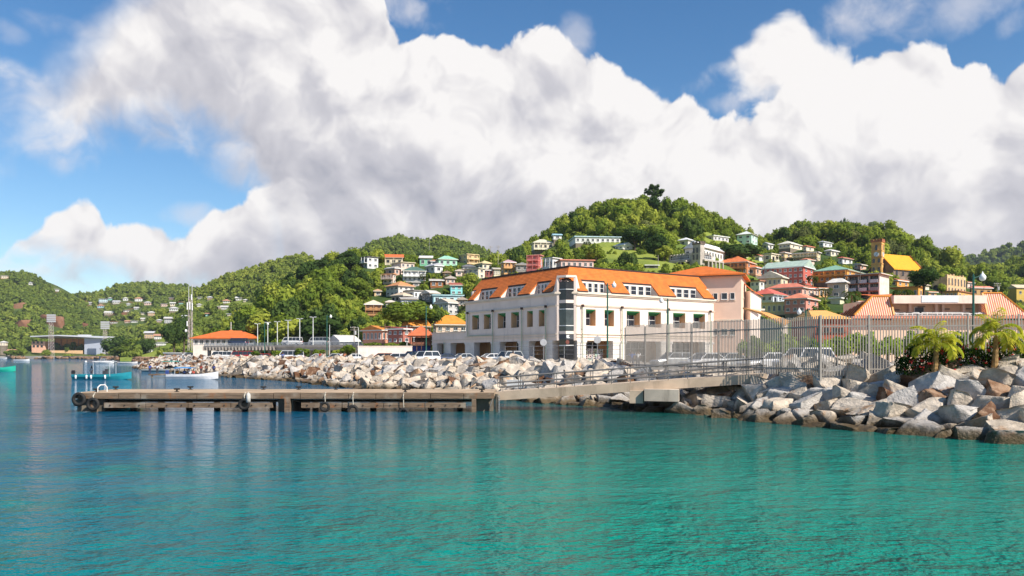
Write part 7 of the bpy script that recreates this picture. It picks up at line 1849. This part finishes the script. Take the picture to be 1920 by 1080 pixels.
def palm(p, h, L, label, nf=17, meshes=FR, group='palms before the fence', seed=0, tr=.14):
    q = random.Random(seed); t = thing('palm_tree', label, 'palm', p, 0, group)
    m = MB(); n = 8
    rings = []
    for i in range(n*2+1):
        u = i/(n*2); r_ = tr*(1.25-.5*u)*(1.0 if i % 2 else 1.12); rings.append([(.10*math.sin(u*1.6)+r_*math.cos(a), r_*math.sin(a), -.3+(h+.3)*u) for a in [2*math.pi*j/9 for j in range(9)]])
    m.loft(rings); m.build('trunk', mat('palm_bark', (.30,.19,.085), .9, 0, .4, 4, .6, 12, .1), t)
    for i in range(nf):
        tier = i/nf
        o = link('frond', meshes[q.randrange(len(meshes))] if tier > .3 else meshes[min(len(meshes)-1, 2+q.randrange(3))], t, (.10, 0, h-.05+.25*tier))
        o.rotation_euler = (q.uniform(-.15, .15), (1-tier)*.75-.30+q.uniform(-.12, .12), i*2.4+q.uniform(-.25, .25)); s_ = L*q.uniform(.82, 1.12); o.scale = (s_, s_, s_)
palm((23.0, 43.0, 2.95), 1.4, 1.85, 'bushy yellow green palm before the fence, left of the pair', 22, seed=4)
palm((26.2, 42.9, 3.0), 1.85, 1.95, 'taller yellow green palm before the fence, right of the pair', 21, seed=9)
for i, (px, b, h, L, Y) in enumerate(((795,533,3.0,2.6,None),(836,533,2.6,2.4,None),(1463,432,5.0,3.2,None),(1524,546,4.0,2.6,None),(1547,565,2.6,2.4,None),(1690,585,3.0,2.2,None),(1405,425,4.0,3.0,None),(1550,448,6.5,3.4,None),(1885,505,7.0,4.2,None),(1868,500,6.0,4.0,None),(1100,470,3.0,2.2,None),(1596,580,2.2,2.0,120),(1690,580,2.4,2.2,118),(730,492,3,2.6,None))):
    Y = Y or drop(px, b, 130); w = W(px, b, Y)
    palm((w.x, w.y, w.z), h, L, ['coconut palm below the villa with arcades','coconut palm left of the turquoise house','palm on the right hill skyline, left end','palm beside the small white three window house','palm before the beige tenement','palm under the striped roof end','palm on the saddle beside the mint house','palm high on the right hill above the guest house','tall palm on the skyline at the right edge','palm left of the tall skyline palm at the right edge','small palm on the lawn terrace','palm below the three storey apartment block, left','palm behind the left striped roof','palm behind the bright orange roofed cream house'][i], 14, FRD, 'palms among the houses', 30+i, .16)
# ---- hedge with red flowers at the foot of the fence
def hedge():
    r = np.random.RandomState(77)
    FL = mat('red_petals', (.62,.025,.02), .6, 0, .2, 8)
    HL = leaf_material('hedge_leaf', (.012,.032,.008), (.030,.065,.012), (.08,.13,.02), objrand=.2)
    for k, (x0, x1, hh, lb) in enumerate(((21.4,22.6,1.5,'dark hedge with a few red flowers left of the first palm'),(22.7,25.6,1.75,'long dark hedge full of red flowers between the two palms'),(25.7,29.5,1.85,'dark hedge with red flowers right of the second palm'))):
        t = thing('hedge', lb, 'hedge', ((x0+x1)/2, 43.75, 2.75), 0, 'flowering hedges at the fence')
        n = int((x1-x0)*950); w = (x1-x0)/2
        p = np.stack([r.uniform(-w, w, n), r.uniform(-.75, .5, n), r.uniform(0, 1, n)], 1)
        top = hh*(.84+.6*0+.22*np.sin(p[:, 0]*2.3+k)+.12*np.sin(p[:, 0]*6.1)); p[:, 2] = top*(1-(1-p[:, 2])**1.6)
        d = unit(r.normal(size=(n, 3))+np.array([0, -.6, .5])); a = unit(np.cross(d, r.normal(size=(n, 3)))); b = np.cross(d, a); s_ = r.uniform(.05, .11, (n, 1))
        V = np.stack([p-a*s_, p-b*s_*.5, p+a*s_, p+b*s_*.5], 1).reshape(-1, 3); T = np.repeat(np.clip(p[:, 2]/hh*.6+r.uniform(-.2, .35, n), 0, 1), 4)
        link('foliage', grid_mesh('foliage', V, np.arange(4*n).reshape(-1, 4), [HL], smooth=False, attr=T), t)
        m = int((x1-x0)*15); c = np.stack([r.uniform(-w, w, m), r.uniform(-.8, -.3, m), r.uniform(.15, 1.0, m)*hh*.95], 1)
        q = np.repeat(c, 9, 0)+r.normal(size=(m*9, 3))*.035; d = unit(r.normal(size=(m*9, 3))+np.array([0, -1, .3])); a = unit(np.cross(d, r.normal(size=(m*9, 3)))); b = np.cross(d, a); s_ = r.uniform(.025, .05, (m*9, 1))
        V = np.stack([q-a*s_, q-b*s_, q+a*s_, q+b*s_], 1).reshape(-1, 3)
        o = link('flowers', grid_mesh('flowers', V, np.arange(36*m).reshape(-1, 4), [FL], smooth=False), t); tag(o, kind='stuff')
hedge()
# ---- bare red brown rock faces on the far left hill, stony shore of the bay
cliff_m = hill_material((.16,.075,.045), (.26,.14,.085), (.10,.055,.035), .2, 'cliff_rock')
def cliff(px, py, w, h, label, seed):
    Y = drop(px, py, 700); k = Y/F; p = W(px, py, Y)
    me = rock_mesh(seed, [cliff_m]); o = link('rock_face', me, None, (p.x, p.y+w*k*.16, p.z), rnd.uniform(-.4, .4)); o.scale = (w*k*.55, w*k*.36, h*k*.62)
    tag(o, label, 'cliff', 'bare rock faces on the far hill')
cliff(32,578,30,26,'bare brown rock face highest on the far left hill',501); cliff(38,612,44,30,'dark red rock face low at the left end of the far hill',502); cliff(98,610,48,40,'largest rust red rock face behind the floodlight tower',503); cliff(154,613,20,22,'small orange rock face right of the largest one',504)
def shore_stones():
    r = random.Random(8); Vs, Fs, o = [], [], 0
    base = [(np.array([v.co[:] for v in me.vertices]), np.array([p.vertices[:] for p in me.polygons])) for me in [rock_mesh(700+i, [RM[1]], 2) for i in range(4)]]
    line = [(-540,714),(-400,702),(-330,640),(-246,520),(-212,450),(-150,335),(-128,292),(-116,262),(-104,240)]
    for (x0, y0), (x1, y1) in zip(line, line[1:]):
        n = int(math.hypot(x1-x0, y1-y0)/2.6)
        for i in range(n):
            u = r.random(); V, Fc = base[r.randrange(4)]; s_ = r.uniform(1.2, 2.6)
            Vs.append(V*np.array([s_*1.3, s_, s_*.8])+np.array([x0+(x1-x0)*u+r.uniform(-2, 1), y0+(y1-y0)*u+r.uniform(-2.5, .5), r.uniform(.0, 1.9)])); Fs.append(Fc+o); o += len(V)
    tag(link('shore_stones', grid_mesh('shore_stones', np.concatenate(Vs), np.concatenate(Fs), [RM[1]], smooth=False)), 'brown stones along the far bay shore', 'stones', None, 'stuff')
shore_stones()

# ------------------------------------------------------------------ clear but humid air
hz = bpy.data.materials.new('humid_air'); hz.use_nodes = True; hz.node_tree.nodes.clear(); g = G(hz.node_tree)
pv = g.new('ShaderNodeVolumePrincipled', {'Color': (.72, .84, 1.0, 1), 'Density': .00006, 'Anisotropy': .0})
g.new('ShaderNodeOutputMaterial', {'Volume': pv.outputs[0]})
tag(MB().box(-3400, 3400, -360, 4400, -12, 190).build('haze', hz), kind='stuff')
